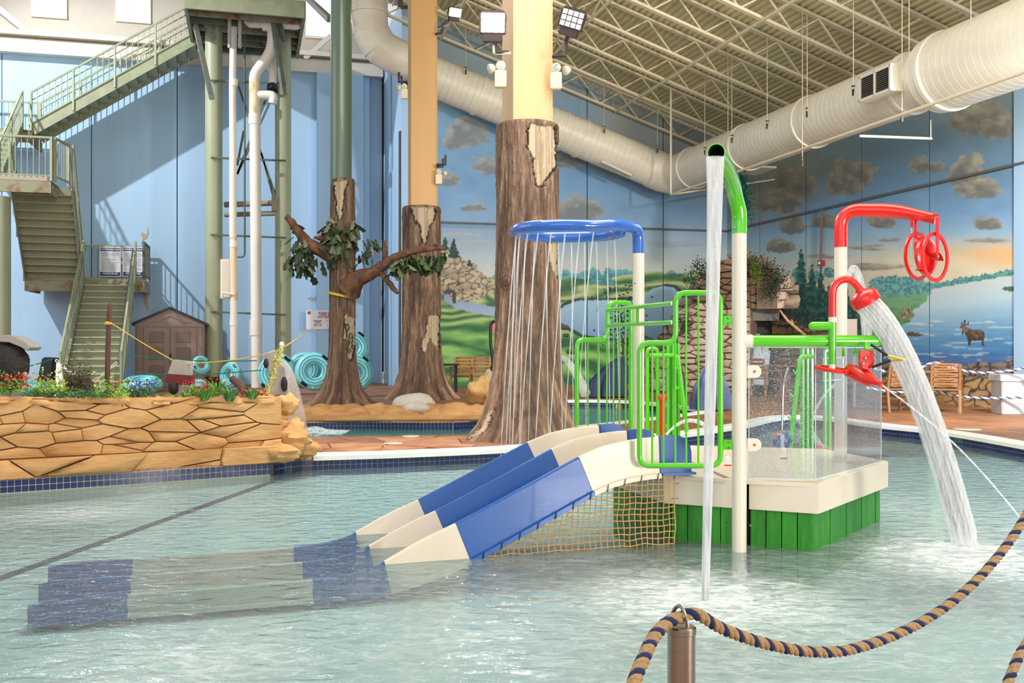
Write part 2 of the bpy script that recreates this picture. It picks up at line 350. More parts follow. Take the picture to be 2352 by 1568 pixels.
def paint_right(x, y):
    t = y + (x - 1700) * .03
    c = grad(t, [(220, (118, 138, 140)), (320, (86, 124, 148)), (420, (80, 128, 168)), (500, (92, 146, 200)), (560, (132, 176, 205)), (610, (186, 196, 188)), (660, (214, 202, 166)), (720, (205, 200, 170))])
    tan = sst(y - (560 - (x - 1700) * .42), 20, -90) * sst(x, 2050, 1750); c = over(c, (150, 140, 110), tan * .75)
    sun = np.exp(-((x - 2320) / 170) ** 2 - ((y - 588) / 26) ** 2); c = over(c, (232, 160, 84), np.clip(sun * 1.15, 0, 1)); gl = np.exp(-((x - 2150) / 190) ** 2 - ((y - 610) / 40) ** 2); c = over(c, (226, 208, 166), np.clip(gl, 0, 1) * .8)
    c = c + (fbm(x / 45., y / 25.) - .5)[..., None] * 18
    dk = (98, 98, 92)
    for a in [(1815, 440, 70, 60, 11), (1790, 470, 60, 34, 12), (1960, 412, 55, 52, 13), (1938, 428, 40, 40, 33), (2130, 384, 46, 24, 14), (2225, 408, 52, 52, 15), (2250, 440, 60, 30, 16), (2258, 288, 76, 50, 17), (2300, 300, 50, 34, 34), (1822, 520, 38, 30, 18), (1905, 512, 44, 26, 19), (2025, 512, 42, 22, 20), (1795, 568, 36, 22, 21), (2262, 516, 42, 18, 22)]:
        c = cloud(c, x, y, *a, dark=dk, light=(178, 164, 132))
    for a in [(1990, 570, 70, 10, 23), (1900, 590, 60, 9, 24), (2010, 615, 80, 12, 25), (2270, 553, 60, 9, 26), (1920, 630, 60, 9, 27), (2040, 552, 34, 8, 28)]: c = cloud(c, x, y, *a, dark=(120, 112, 102), light=(205, 180, 150), soft=.6, al=.8)
    hz = 662 - (x - 2130) * .17
    wat = grad((y - hz) / (842 - hz), [(0, (188, 200, 200)), (.25, (160, 196, 214)), (.55, (84, 150, 200)), (.8, (42, 118, 186)), (1, (36, 74, 148))])
    wat = wat + ((fbm(x / 60., y / 5., 3) - .5) * 34 * sst(y, 690, 790))[..., None]; wat = over(wat, (205, 215, 210), sst(fbm(x / 45. + 9, y / 4.5, 3), .62, .72) * .6 * (y > 735))
    c = np.where(((y > hz) & (x > 1990))[..., None], wat, c)
    st = hz - 6 + (fbm(x / 8., x * 0, 3) - .5) * 12; c = np.where(((y > st - 4) & (y < hz + 3) & (x > 2100))[..., None], over(np.broadcast_to(np.array((74, 158, 156.)), c.shape), (40, 118, 122), fbm(x / 4., y / 3.) > .52), c)
    green = [(1980, 700), (2010, 662), (2050, 655), (2080, 665), (2110, 650), (2140, 648), (2136, 676), (2120, 700), (2098, 712), (2090, 735), (2060, 756), (2040, 770), (2030, 842), (1960, 850), (1960, 700)]
    wx = x + (fbm(x / 10., y / 10.) - .5) * 12; wy = y + (fbm(x / 9. + 4, y / 9.) - .5) * 10
    m = inpoly(wx, wy, green); gg = grad(y + (fbm(x / 14., y / 10.) - .5) * 60, [(650, (40, 126, 126)), (690, (104, 168, 110)), (730, (66, 140, 76)), (770, (24, 86, 62)), (840, (20, 66, 58))]); c = np.where(m[..., None], gg, c)
    for (cx, cy, r) in [(2020, 660, 24), (2050, 652, 20), (2080, 656, 22), (2110, 656, 18), (2130, 660, 14), (1835, 628, 16), (1870, 634, 14), (1905, 625, 12)]:
        q = ((x - cx) / r) ** 2 + ((y - cy) / r) ** 2 + (fbm(x / 5., y / 5.) - .5) * 1.4; k = fbm(x / 5. + 7, y / 4.); c = np.where((q < 1)[..., None], np.where((k > .5)[..., None], (44, 128, 136), (92, 172, 168)), c)
    m = inpoly(wx, wy, [(1790, 640), (1830, 650), (1930, 680), (2000, 700), (2020, 760), (2010, 850), (1760, 860), (1740, 700)]); k = fbm(x / 10., y / 14., 4)
    c = np.where(m[..., None], grad(k, [(.25, (16, 40, 40)), (.5, (22, 78, 66)), (.7, (42, 122, 96)), (.85, (104, 156, 110))]), c)
    for t in [(1840, 566, 790, 34), (1865, 606, 780, 30), (1815, 640, 790, 30), (1885, 612, 790, 26), (1905, 650, 800, 28), (1945, 660, 800, 26), (1980, 690, 820, 24), (1790, 660, 800, 24), (1925, 690, 800, 26)]: c = conifer(c, x, y, *t, (14, 62, 58), (36, 122, 98))
    for pts, col in [([(2060, 728), (2072, 712), (2085, 708), (2102, 722), (2096, 730), (2075, 731)], None), ([(2080, 764), (2095, 762), (2122, 768), (2112, 772), (2085, 772)], (70, 62, 44)), ([(2298, 662), (2315, 657), (2340, 656), (2340, 670), (2312, 668)], (64, 90, 62))]:
        m = inpoly(x, y, pts); c = np.where(m[..., None], rocks(x, y, 9., (50, 50, 36), (120, 105, 66), (170, 150, 100)) if col is None else np.array(col), c)
    # moose
    mo = [(2213, 741), (2216, 746), (2222, 751), (2232, 756), (2245, 758), (2256, 758), (2261, 764), (2262, 774), (2259, 784), (2262, 794), (2256, 795), (2254, 784), (2247, 782), (2238, 783), (2231, 782), (2229, 794), (2223, 794), (2223, 783), (2220, 772), (2214, 764), (2212, 771), (2209, 766), (2210, 757), (2205, 754), (2206, 749), (2209, 744)]
    m = inpoly(x, y, mo); k = fbm(x / 5., y / 5.); c = np.where(m[..., None], grad(k - (y - 765) * .012, [(.2, (34, 26, 22)), (.5, (74, 54, 40)), (.8, (134, 106, 72))]), c)
    for l in [((2211, 745), (2208, 739)), ((2216, 744), (2215, 737)), ((2221, 746), (2224, 740)), ((2218, 745), (2228, 746)), ((2213, 741), (2218, 737))]:
        (ax, ay), (bx, by) = l; tt = np.clip(((x - ax) * (bx - ax) + (y - ay) * (by - ay)) / ((bx - ax) ** 2 + (by - ay) ** 2), 0, 1); c = np.where((np.hypot(x - ax - tt * (bx - ax), y - ay - tt * (by - ay)) < 1.2)[..., None], (50, 40, 32), c)
    ry = 838 - 9 * np.abs(np.sin(x / 26.)) - 6 * np.sin(x / 60.) + (fbm(x / 10., x * 0, 3) - .5) * 8
    m = (y > ry) & (x > 1960); rk = rocks(x, y, 34., (58, 48, 38), (150, 108, 66), (208, 160, 88), .06); up = sst(y, 862, 870)[..., None]; rk = rk * up + rocks(x, y, 30., (40, 36, 34), (104, 88, 78), (140, 120, 104), .07) * (1 - up)
    c = np.where(m[..., None], rk, c); return mute(c)

def painted_panel(name, p0, du, nu, nz, z0, z1fun, width, pxfun, m, parent, nrm, thick=.12):
    """one precast panel: painted front grid with its own returns, p0 + du*t , from z0 to z1fun(t)"""
    t = np.linspace(0, width, nu); verts = []; top = np.array([z1fun(v) for v in t])
    Z = z0 + (top[None, :] - z0) * np.linspace(0, 1, nz)[:, None]; T = np.broadcast_to(t[None, :], Z.shape)
    X = p0.x + du.x * T; Y = p0.y + du.y * T
    px = 1176 + F * X / Y; py = 784 + F * (EYE - Z) / Y
    rgb = np.clip(pxfun(px, py), 4, 250) / 255.; rgb = np.where(rgb <= .04045, rgb / 12.92, ((rgb + .055) / 1.055) ** 2.4)
    co = np.stack([X, Y, Z], -1).reshape(-1, 3)
    faces = [(j * nu + i, j * nu + i + 1, (j + 1) * nu + i + 1, (j + 1) * nu + i) for j in range(nz - 1) for i in range(nu - 1)]
    K = len(co); cs = [(0, 0), (nu - 1, 0), (nu - 1, nz - 1), (0, nz - 1)]; back = [co[j * nu + i] - np.array(nrm) * thick for i, j in cs]; fr = [j * nu + i for i, j in cs]
    ext = [co[f] for f in fr] + back
    faces += [(K, K + 1, K + 5, K + 4), (K + 1, K + 2, K + 6, K + 5), (K + 2, K + 3, K + 7, K + 6), (K + 3, K, K + 4, K + 7), (K + 4, K + 5, K + 6, K + 7)]
    me = bpy.data.meshes.new(name); me.from_pydata(np.concatenate([co, ext]).tolist(), [], faces); me.update()
    ca = me.color_attributes.new('paint', 'FLOAT_COLOR', 'POINT'); full = np.concatenate([rgb.reshape(-1, 3), np.tile(rgb.reshape(-1, 3).mean(0) * .4, (8, 1))]); full = np.concatenate([full, np.ones((len(full), 1))], 1)
    ca.data.foreach_set('color', full.ravel()); return new_obj(name, me, m, parent)

M_MURAL = vcol_mat('mural_paint', .75, bump=.12, bs=60)
M_JOINT = mat('joint_sealant', (70, 76, 80), .8)
M_BLUE = mat('pale_blue_wall_paint', (164, 196, 224), .7, var=.09, vs=.5, stretch=(1, 1, .12), bump=.06, bs=40)
M_CREAMW = mat('cream_painted_steel', (216, 208, 194), .5, var=.03, vs=2)
def roofz(a): return 12.15 - a / 3
wb = struct(MB().wbox(4.1, 14.6, 27.72, 27.9, -.5, 7.2).build('wall_back', M_JOINT))
jt = [4.35, 7.2, 9.6, 12.0, 14.22]
for i in range(4):
    a0, a1 = jt[i] + .012, jt[i + 1] - .012; p0 = W(a0, 27.6)
    painted_panel('wall_panel', p0, D2, 100, 300, -.05, lambda t, a0=a0: roofz(a0 + t) - .1, a1 - a0, paint_back, M_MURAL, wb, -D1)
wr = struct(MB().wbox(14.22, 14.4, -4, 27.8, -.5, 7.0).build('wall_right', M_JOINT))
jb = [15.86, 18.3, 20.74, 23.18, 25.6, 27.6]
for i in range(5):
    b0, b1 = jb[i] + .012, jb[i + 1] - .012; p0 = W(14.1, b1)
    painted_panel('wall_panel', p0, -D1, 130, 300, -.05, lambda t: roofz(14.1) - .1, b1 - b0, paint_right, M_MURAL, wr, -D2)
o = MB().wbox(14.06, 14.3, 13.4, 15.83, -.05, 7.3).build('wall_panel', M_BLUE, wr)
for b0 in (10.96, 8.5, 6.0, 3.5): MB().wbox(14.1, 14.25, b0 + .01, b0 + 2.42, -.05, 7.3).build('wall_panel', M_BLUE, wr)
tag(MB().tube([W(14.03, b, 4.66) for b in (5, 15.8)], .022, 8).tube([W(14.05, 15.8, 4.66), W(14.05, 27.55, 4.66), W(9, 27.55, 4.66), W(4.4, 27.55, 4.66)], .028, 8).build('conduit', mat('grey_conduit', (98, 96, 92), .5)), 'long grey conduit running level across the mural on both back walls', 'conduit')
# left wall: blue precast panels, white upper band with windows
BL = 31.5; wl = struct(MB().wbox(-20, 4.3, BL + .12, BL + .3, -.5, 10.2).build('wall_left', M_JOINT))
ja = [-18.85, -16.45, -14.05, -11.65, -9.25, -6.85, -4.45, -2.05, .35, 2.3, 4.3]
for i in range(10): MB().wbox(ja[i] + .012, ja[i + 1] - .012, BL, BL + .14, -.05, 9.62).build('wall_panel', M_BLUE, wl, bevel=.01)
def pk(x, y, b): p = PBk(x, y, b); return ab(p)[0], p.z
a0, _ = pk(727, 500, 31.2); a1, _ = pk(835, 500, 31.2)
MB().wbox(a0, a1, 31.15, 31.5, -.05, 9.6).build('pilaster', M_BLUE, wl, bevel=.02)
MB().wbox(3.1, 3.7, 31.3, 31.5, -.05, 9.6).build('pilaster', M_BLUE, wl, bevel=.02)
ws = struct(MB().wbox(4.15, 4.33, 27.62, 31.6, -.05, 10.9).build('wall_side', M_BLUE))
MB().wbox(4.1, 4.16, 31.42, 31.5, -.05, 9.6).build('joint', mat('black_joint', (14, 16, 20), .8), ws)
MB().wbox(4.1, 4.15, 29.6, 30.2, -.05, 9.6).build('pilaster', M_BLUE, ws, bevel=.01)
# upper wall with the clerestory windows
wu = struct(new_obj('wall_upper', None, None)); ORG[wu] = V(0, 0, 0)
wins = []
for (x0, x1, yb) in [(70, 153, 34), (265, 346, 45), (700, 716, 74)]:
    aa, zz = pk(x0, yb, BL); a2, _ = pk(x1, yb, BL); wins.append((aa, a2, zz))
wins = [(w[0], w[1] if i < 2 else w[0] + .9, w[2] if i < 2 else wins[0][2]) for i, w in enumerate(wins)]
M_UP = mat('off_white_wall', (182, 174, 162), .7, var=.05, vs=1.2)
cur = -20.
for (a, b, z) in wins:
    MB().wbox(cur, a, BL + .1, BL + .25, 9.6, 14).build('wall_panel', M_UP, wu); MB().wbox(a, b, BL + .1, BL + .25, 9.6, z).build('wall_panel', M_UP, wu); cur = b
MB().wbox(cur, 4.3, BL + .1, BL + .25, 9.6, 14).build('wall_panel', M_UP, wu)
M_WIN = bpy.data.materials.new('bright_sky_glass'); M_WIN.use_nodes = True; e = M_WIN.node_tree.nodes['Principled BSDF']; e.inputs['Emission Color'].default_value = (.92, .96, 1, 1); e.inputs['Emission Strength'].default_value = 9.0
for i, (a, b, z) in enumerate(wins):
    w = struct(MB().wbox(a, b, BL + .2, BL + .22, z, 14).build('window_%d' % (i + 1), M_WIN))
    mb = MB().wbox(a, a + .05, BL + .05, BL + .2, z, 14).wbox(b - .05, b, BL + .05, BL + .2, z, 14).wbox(a, b, BL + .04, BL + .2, z - .03, z + .05); mb.build('window_frame', M_CREAMW, w)
t1 = struct(MB().wbox(-20, 4.1, BL - .32, BL + .1, 9.6, 9.78).wbox(-20, 4.1, BL - .02, BL + .1, 9.78, 10.1).wbox(-20, 4.1, BL - .22, BL - .16, 9.3 + .48, 10.0).build('trim_1', M_CREAMW))
t2 = struct(MB().bar(PBk(-40, -10, 31.3), PBk(66, 76, 31.3), .16, .16).bar(PBk(700, 135, 31.3), PBk(760, 82, 31.3), .14, .14).build('trim_2', M_CREAMW))
t3 = struct(MB().wbox(-20, 4.1, BL - .3, BL - .24, 10.2, 10.26).wbox(-20, 4.1, BL - .3, BL + .1, 10.12, 10.2).build('trim_3', M_CREAMW))
for i, (pts) in enumerate([[(324, 560), (328, 548), (324, 540), (326, 533), (332, 536), (336, 538), (338, 528), (339, 520), (342, 534), (340, 540), (336, 548), (330, 550), (327, 556)], [(328, 668), (336, 672), (340, 690), (342, 708), (339, 714), (334, 704), (330, 690)], [(705, 685), (714, 682), (720, 684), (716, 691), (711, 688)]]):
    MB().prism([PBk(x, y, BL - .002) for x, y in pts], -D1 * .012).build('peeled_patch', mat('bare_filler', (176, 158, 136), .9, var=.1, vs=8), wl)

# ---- ceiling: corrugated deck, joists
M_DECKR = mat('cream_corrugated_deck', (214, 204, 160), .55, var=.05, vs=1.5)
mb = MB(); e2 = (D2 * .9487 - UP * .3162); nrm = D2 * .3162 + UP * .9487
a = -7.; prof = []
while a < 14.3:
    for da, h in ((0, 0), (.045, 0), (.06, .05), (.135, .05)): prof.append(D2 * (a + da) + UP * (roofz(a + da) + h))
    a += .15
n = len(prof); vs = [p + D1 * -6 for p in prof] + [p + D1 * 28.2 for p in prof]
mb.add(vs, [(i, i + 1, n + i + 1, n + i) for i in range(n - 1)])
ceil = struct(mb.build('ceiling', M_DECKR, smooth=False, fix=False))
MB().prism([W(-7, -6, roofz(-7) + .25), W(14.3, -6, roofz(14.3) + .25), W(14.3, 28.2, roofz(14.3) + .25), W(-7, 28.2, roofz(-7) + .25)], UP * .1).build('roof_slab', mat('dark_void', (24, 22, 20), .9), ceil)
M_JOI = mat('cream_joist_steel', (222, 208, 176), .5, var=.06, vs=3)
def web_mesh(p, q, w=.035):
    return MB().bar(p, q, w, w)
jlab = 'cream open-web roof joist closest to the back mural wall'
bs_ = [27.35, 25.6, 23.85, 22.2, 20.5, 18.8, 17.1, 15.4, 13.7, 12.0]
first = None; A0, A1 = -2., 14.0
for k, b in enumerate(bs_):
    if first is None:
        t = thing('roof_joist', jlab, 'joist', W(0, b, 0), 'open-web roof joists under the corrugated deck')
        lo = lambda a, dz: W(a, bs_[0], roofz(a) - dz)
        m1 = MB(); m1.bar(lo(A0, .05), lo(A1, .05), .14, .05, nrm); m1.build('top_chord', M_JOI, t)
        m2 = MB(); m2.bar(lo(A0, .62) + D1 * .035, lo(A1, .62) + D1 * .035, .05, .06, nrm).bar(lo(A0, .62) - D1 * .035, lo(A1, .62) - D1 * .035, .05, .06, nrm); m2.build('bottom_chord', M_JOI, t)
        ma = MB().bar(lo(0, .07), lo(.62, .62), .035, .035); mbb = MB().bar(lo(0, .62), lo(.62, .07), .035, .035)
        wa = ma.build('web', M_JOI, t); wb2 = mbb.build('web', M_JOI, t)
        aa = A0 + .1; i = 0; bpy_me = (wa.data, wb2.data); wa.location = D2 * aa - UP * (aa / 3); wb2.location = D2 * (aa + .62) - UP * ((aa + .62) / 3); aa += 1.24
        while aa < A1 - 1.3:
            inst('web', bpy_me[0], t, D2 * aa - UP * (aa / 3)); inst('web', bpy_me[1], t, D2 * (aa + .62) - UP * ((aa + .62) / 3)); aa += 1.24
        first = t
    else:
        dup(first, W(0, b, 0), label=['', 'second', 'third', 'fourth', 'fifth', 'sixth', 'seventh', 'eighth', 'ninth', 'tenth'][k] + ' open-web steel roof joist counting out from the back mural wall')
mb = MB()
for a in (-1, 2.6, 5.2, 7.8, 10.4): mb.bar(W(a, 11, roofz(a) - .66), W(a, 27.4, roofz(a) - .66), .05, .05)
tag(mb.build('bridging_angle', M_JOI), 'cream bridging angles tying the roof joists together crosswise', 'bridging', kind='stuff')
mb = MB()
for i in range(len(bs_) - 1):
    for a in (2.6, 7.8): mb.bar(W(a, bs_[i], roofz(a) - .64), W(a, bs_[i + 1], roofz(a) - .08), .035, .035)
tag(mb.build('cross_brace', M_JOI), 'thin slanting cream cross braces between the roof joists', 'brace', kind='stuff')

# ---- ducts
M_DUCT = mat('cream_spiral_duct', (226, 218, 200), .38, var=.07, vs=.8, stretch=(1, 1, 3), spec=.5)
def duct(name, label, pts, r, cat='duct', seam=.17, group=None, straps=None, bands=None):
    pts = [Vector(p) for p in pts]; L = [0]
    for i in range(1, len(pts)): L.append(L[-1] + (pts[i] - pts[i - 1]).length)
    t = thing(name, label, cat, pts[0])
    def at(s):
        s = min(max(s, 0), L[-1])
        for i in range(1, len(L)):
            if s <= L[i] + 1e-6: return pts[i - 1].lerp(pts[i], (s - L[i - 1]) / max(1e-6, L[i] - L[i - 1]))
        return pts[-1]
    marks = [0] + (bands or []) + [L[-1]]
    for j in range(len(marks) - 1):
        s0, s1 = marks[j], marks[j + 1]; path = []; rr = []; s = s0
        while s < s1 - .01:
            path += [at(s), at(s + .005), at(s + .009), at(s + .014)]; rr += [r, r - .010, r - .010, r]; s += seam
        path.append(at(s1)); rr.append(r); q = [path[0]]; r2 = [rr[0]]
        for p, v in zip(path[1:], rr[1:]):
            if (p - q[-1]).length > .003: q.append(p); r2.append(v)
        MB().tube(q, r2, 48, caps=False).build('duct_section', M_DUCT, t, fix=False, ang=9)
    for s in (bands or []):
        d = (at(s + .05) - at(s - .05)).normalized(); MB().tube([at(s) - d * .05, at(s) - d * .045, at(s) + d * .045, at(s) + d * .05], [r, r + .03, r + .03, r], 36).build('flange_band', M_DUCT, t)
    return t
def da(a): return 6.05 + (11.8 - a) * .345
e0 = [PBk(848, y, 26.5) for y in (-120, -40, 30)]
elb = catmull([PBk(848, 30, 26.5), PBk(852, 72, 26.5), PBk(872, 108, 26.5), PBk(905, 128, 26.5), PBk(950, 146, 26.5)], 2)
duct('riser_duct', 'cream round duct dropping vertically and elbowing toward the mural wall', [e0[0], e0[1]] + [e0[2]], .46, bands=None)
t = thing('duct_elbow', 'segmented cream duct elbow at the foot of the vertical duct', 'duct', elb[0])
for i in range(0, len(elb) - 1, 2):
    j = min(i + 2, len(elb) - 1); d = (elb[j] - elb[i]).normalized()
    MB().tube([elb[i] - d * .05, elb[i] - d * .04, elb[j] + d * .04, elb[j] + d * .05], [.46, .475, .475, .46], 36, caps=False).build('gore', M_DUCT, t, fix=False)
MB().tube(elb, .462, 36, caps=False).build('duct_section', M_DUCT, t, fix=False)
MB().tube([e0[2] - UP * .04, e0[2] + UP * .04], .52, 36).build('flange_band', M_DUCT, t)
ds = ab(elb[-1])[0]
dp = [W(a, 26.5, da(a)) for a in (ds, 11.2)]
duct('back_wall_duct', 'cream spiral duct sloping down along the back mural wall', dp, .53, bands=[1.9, 4.4, 5.0])
cor = catmull([W(11.2, 26.5, da(11.2)), W(11.62, 26.35, da(11.7)), W(11.8, 25.95, 6.05), W(11.8, 25.4, 6.05)], 3)
t = thing('duct_elbow', 'cream duct elbow in the corner where the two mural walls meet', 'duct', cor[0])
for i in range(0, len(cor) - 1, 2):
    j = min(i + 2, len(cor) - 1); d = (cor[j] - cor[i]).normalized(); MB().tube([cor[i] - d * .05, cor[i] - d * .03, cor[j] + d * .03, cor[j] + d * .05], [.54, .555, .555, .54], 36, caps=False).build('gore', M_DUCT, t, fix=False)
MB().tube(cor, .54, 36, caps=False).build('duct_section', M_DUCT, t, fix=False)
rd = duct('right_wall_duct', 'cream spiral duct running level along the right mural wall to the corner', [W(11.8, 25.4, 6.05), W(11.8, 15.0, 6.05)], .55, bands=[.4, 3.4, 6.3, 9.6])
rd2 = duct('wide_duct', 'widest cream spiral duct at the upper right, nearest the camera', [W(11.8, 15.05, 6.02), W(11.8, 4, 6.02)], .68, bands=[.25, 3.6])
# grille box on the duct
q = [PA(1970, 175, 11.1), PA(2045, 150, 11.1)]
b_0 = ab(PA(1972, 200, 11.05))[1]; b_1 = ab(PA(2046, 190, 11.05))[1]; zt = PA(1972, 177, 11.05).z; zb = PA(1972, 236, 11.05).z
g = thing('vent_grille', 'cream box with a dark louvred grille on the side of the right duct', 'vent', W(11.1, b_0, zb))
MB().wbox(11.1, 11.6, b_1, b_0, zb, zt).build('housing', M_DUCT, g)
MB().wbox(11.085, 11.1, b_1 + .05, b_0 - .05, zb + .05, zt - .05).build('core', mat('black_void', (20, 18, 18), .9), g)
MB().wbox(11.04, 11.1, b_1, b_0, zt - .05, zt).wbox(11.04, 11.1, b_1, b_0, zb, zb + .05).wbox(11.04, 11.1, b_1, b_1 + .05, zb, zt).wbox(11.04, 11.1, b_0 - .05, b_0, zb, zt).wbox(11.04, 11.1, (b_0 + b_1) / 2 - .015, (b_0 + b_1) / 2 + .015, zb, zt).build('frame', M_CREAMW, g)
lv = MB().obox(W(11.07, (b_0 + b_1) / 2, zb + .08), D2 * .012, D1 * ((b_0 - b_1) / 2 - .04), UP * .004).build('louvre', mat('grey_louvre', (120, 112, 104), .5), g)
k = zb + .11
while k < zt - .06: inst('louvre', lv.data, g, (0, 0, k - zb - .08)); k += .035
# flat diffusers on wall side
for (x, y, b) in [(1408, 388, 26.3)]:
    t = tag(MB().bar(PBk(1378, 372, 26.0), PBk(1446, 404, 26.0), .3, .06).build('air_diffuser', M_CREAMW), 'flat cream diffuser plate under the back wall duct', 'vent')
t = tag(MB().bar(PA(1720, 400, 12.6), PA(1765, 383, 12.6), .45, .05).build('air_diffuser', M_CREAMW), 'flat cream diffuser plate under the right duct beside the corner', 'vent')
# sprinkler pipe
M_PIPE = mat('cream_pipe', (220, 206, 178), .45)
sp = thing('sprinkler_pipe', 'thin cream pipe hung below the right duct, with a riser and two side arms', 'pipe', PA(1541, 447, 11.0))
s0 = PA(1541, 447, 11.0); dr = ab(s0)[1]
MB().tube([PA(1541, 205, 11.0), s0, W(11.0, 8, s0.z)], .03, 8).build('pipe_run', M_PIPE, sp)
MB().tube([s0, PBk(1840, 403, ab(s0)[1])], .022, 8).build('side_arm', M_PIPE, sp)
qa = PA(1975, 312, 11.0); MB().tube([qa, PBk(2140, 318, ab(qa)[1])], .025, 8).cyl(PBk(2138, 321, ab(qa)[1]), PBk(2138, 275, ab(qa)[1]), .01, 6).build('side_arm', M_PIPE, sp)
# hangers
M_WIRE = mat('hanger_wire', (196, 182, 152), .4, .3); M_BLK = mat('dark_clip', (40, 32, 28), .5)
HL = {1388: 'halfway down its slope', 1510: 'just before the corner elbow', 1619: 'closest to the corner elbow', 1672: 'long and just behind the green spout', 1681: 'short and beside the spout bend', 1762: 'midway between spout and louvred box', 1843: 'long one left of the middle flange', 1854: 'at the middle flange', 1960: 'left edge of the louvred box', 2072: 'long one right of the louvred box', 2088: 'short one right of the louvred box', 2230: 'on the widest section', 1070: 'between the two cream columns'}
for (x, y0, y1, ax) in [(1388, 200, 300, 0), (1510, 248, 345, 0), (1619, 222, 350, 1), (1672, 118, 380, 1), (1681, 190, 322, 1), (1762, 148, 290, 1), (1843, 10, 375, 1), (1854, 102, 262, 1), (1960, 45, 212, 1), (2072, -40, 272, 1), (2088, -30, 165, 1), (2230, -60, 95, 1), (1070, 100, 165, 0)]:
    f = (lambda x, y: PA(x, y, 11.25)) if ax else (lambda x, y: PBk(x, y, 25.93))
    p, q = f(x, y1), f(x, y0); t = thing('duct_hanger', 'thin steel rod holding up the ' + ('right wall' if ax else 'back wall') + ' duct, ' + HL[x], 'hanger', p, 'hanger rods of the ducts')
    MB().cyl(p, q + UP * .6, .009, 5).build('rod', M_WIRE, t); MB().obox(p, (.02, 0, 0), (0, .02, 0), (0, 0, .06)).obox(p + UP * .12, (.035, 0, 0), (0, .012, 0), (0, 0, .012)).build('clip', M_BLK, t)
tag(MB().tube([PA(1888, 482, 14.0), PA(1885, 596, 14.0)], .03, 8).build('alarm_conduit', mat('brown_conduit', (96, 74, 66), .5)), 'short dark conduit dropping down the mural forest to the alarm box', 'conduit')
al = thing('alarm_box', 'small square red alarm box on the mural wall above the painted forest', 'alarm', PA(1886, 604, 14.0))
p = PA(1886, 604, 14.02); MB().obox(p, D2 * .05, D1 * .08, UP * .07).build('housing', mat('alarm_red', (136, 30, 34), .4), al); MB().obox(p - D2 * .055, D2 * .01, D1 * .035, UP * .035).build('strobe', mat('strobe_white', (230, 225, 220), .3), al)

# ---- pool, deck
def polyplane(name, outer, holes, z0, z1, m):
    cu = bpy.data.curves.new(name, 'CURVE'); cu.dimensions = '2D'; cu.fill_mode = 'BOTH'; cu.extrude = (z1 - z0) / 2
    for pts in [outer] + holes:
        s = cu.splines.new('POLY'); s.points.add(len(pts) - 1)
        for i, p in enumerate(pts): s.points[i].co = (p[0], p[1], 0, 1)
        s.use_cyclic_u = True
    o = bpy.data.objects.new(name, cu); COL.objects.link(o); bpy.context.view_layer.update()
    me = bpy.data.meshes.new_from_object(o.evaluated_get(bpy.context.evaluated_depsgraph_get())); bpy.data.objects.remove(o)
    for v in me.vertices: v.co.z += (z0 + z1) / 2
    me.materials.clear(); bm = bmesh.new(); bm.from_mesh(me); bmesh.ops.remove_doubles(bm, verts=bm.verts, dist=1e-4); bmesh.ops.recalc_face_normals(bm, faces=bm.faces); bm.to_mesh(me); bm.free()
    return new_obj(name, me, m)
def smooth2(pts, n=4): return [(p.x, p.y) for p in catmull([V(a, b, 0) for a, b in pts], n)]
edgeL = [(-12, 5.25), (-4.9, 9.54), (-2.65, 10.9)]
edgeR = smooth2([(-2.65, 10.9), (-2.42, 11.3), (-1.41, 11.6), (-.165, 12.1), (.69, 12.7), (1.59, 13.3), (2.62, 14.3), (3.02, 14.8), (3.75, 15.75), (4.35, 16.8), (4.75, 17.25), (5.16, 17.3), (5.47, 16.7), (5.74, 15.6), (6.25, 14.4), (6.45, 12.6), (6.6, 9.5), (6.6, 6), (6.6, 2.2)], 5)
pool = edgeL[:-1] + edgeR + [(-12, 2.2)]
river = smooth2([(-8, 10.5), (-5.2, 12.6), (-2.9, 13.65), (-.47, 14.1), (.6, 14.9), (1.6, 16), (2.7, 17.4), (3.35, 18.3), (3.55, 19.0), (3.3, 19.9), (2.8, 21.2), (2.3, 21.8), (1.2, 21.9), (.2, 20), (-.54, 16.6), (-3.4, 16.3), (-8, 14.)], 5)
grot = smooth2([(3.6, 25.6), (5, 25.0), (6.8, 25.3), (8.0, 26.2), (7, 27.5), (5, 27.6), (3.6, 26.8)], 3)
M_FLOOR = mat('stamped_concrete', (182, 124, 78), .55, col2=(128, 84, 56), vs=1.6, lo=.3, hi=.72, bump=.25, bs=14)
nt = M_FLOOR.node_tree; bsdf = nt.nodes['Principled BSDF']; br = nt.nodes.new('ShaderNodeTexBrick'); br.inputs['Scale'].default_value = 2.2; br.inputs['Mortar Size'].default_value = .012; br.inputs['Color1'].default_value = (1, 1, 1, 1); br.inputs['Color2'].default_value = (.84, .84, .86, 1); br.inputs['Mortar'].default_value = (.45, .42, .42, 1)
tc = nt.nodes.new('ShaderNodeTexCoord'); mp = nt.nodes.new('ShaderNodeMapping'); mp.inputs['Rotation'].default_value = (0, 0, .26); nt.links.new(tc.outputs['Object'], mp.inputs[0]); nt.links.new(mp.outputs[0], br.inputs[0])
mx = nt.nodes.new('ShaderNodeMix'); mx.data_type = 'RGBA'; mx.blend_type = 'MULTIPLY'; mx.inputs[0].default_value = 1; src = bsdf.inputs['Base Color'].links[0].from_socket
nt.links.new(src, mx.inputs[6]); nt.links.new(br.outputs[0], mx.inputs[7]); nt.links.new(mx.outputs[2], bsdf.inputs['Base Color'])
floor = struct(polyplane('floor', [(-24, -3), (14, -3), (14, 36), (-24, 36)], [pool, river, grot], -.7, 0, M_FLOOR))
M_BASIN = mat('pale_pool_plaster', (206, 212, 202), .7, var=.06, vs=.8)
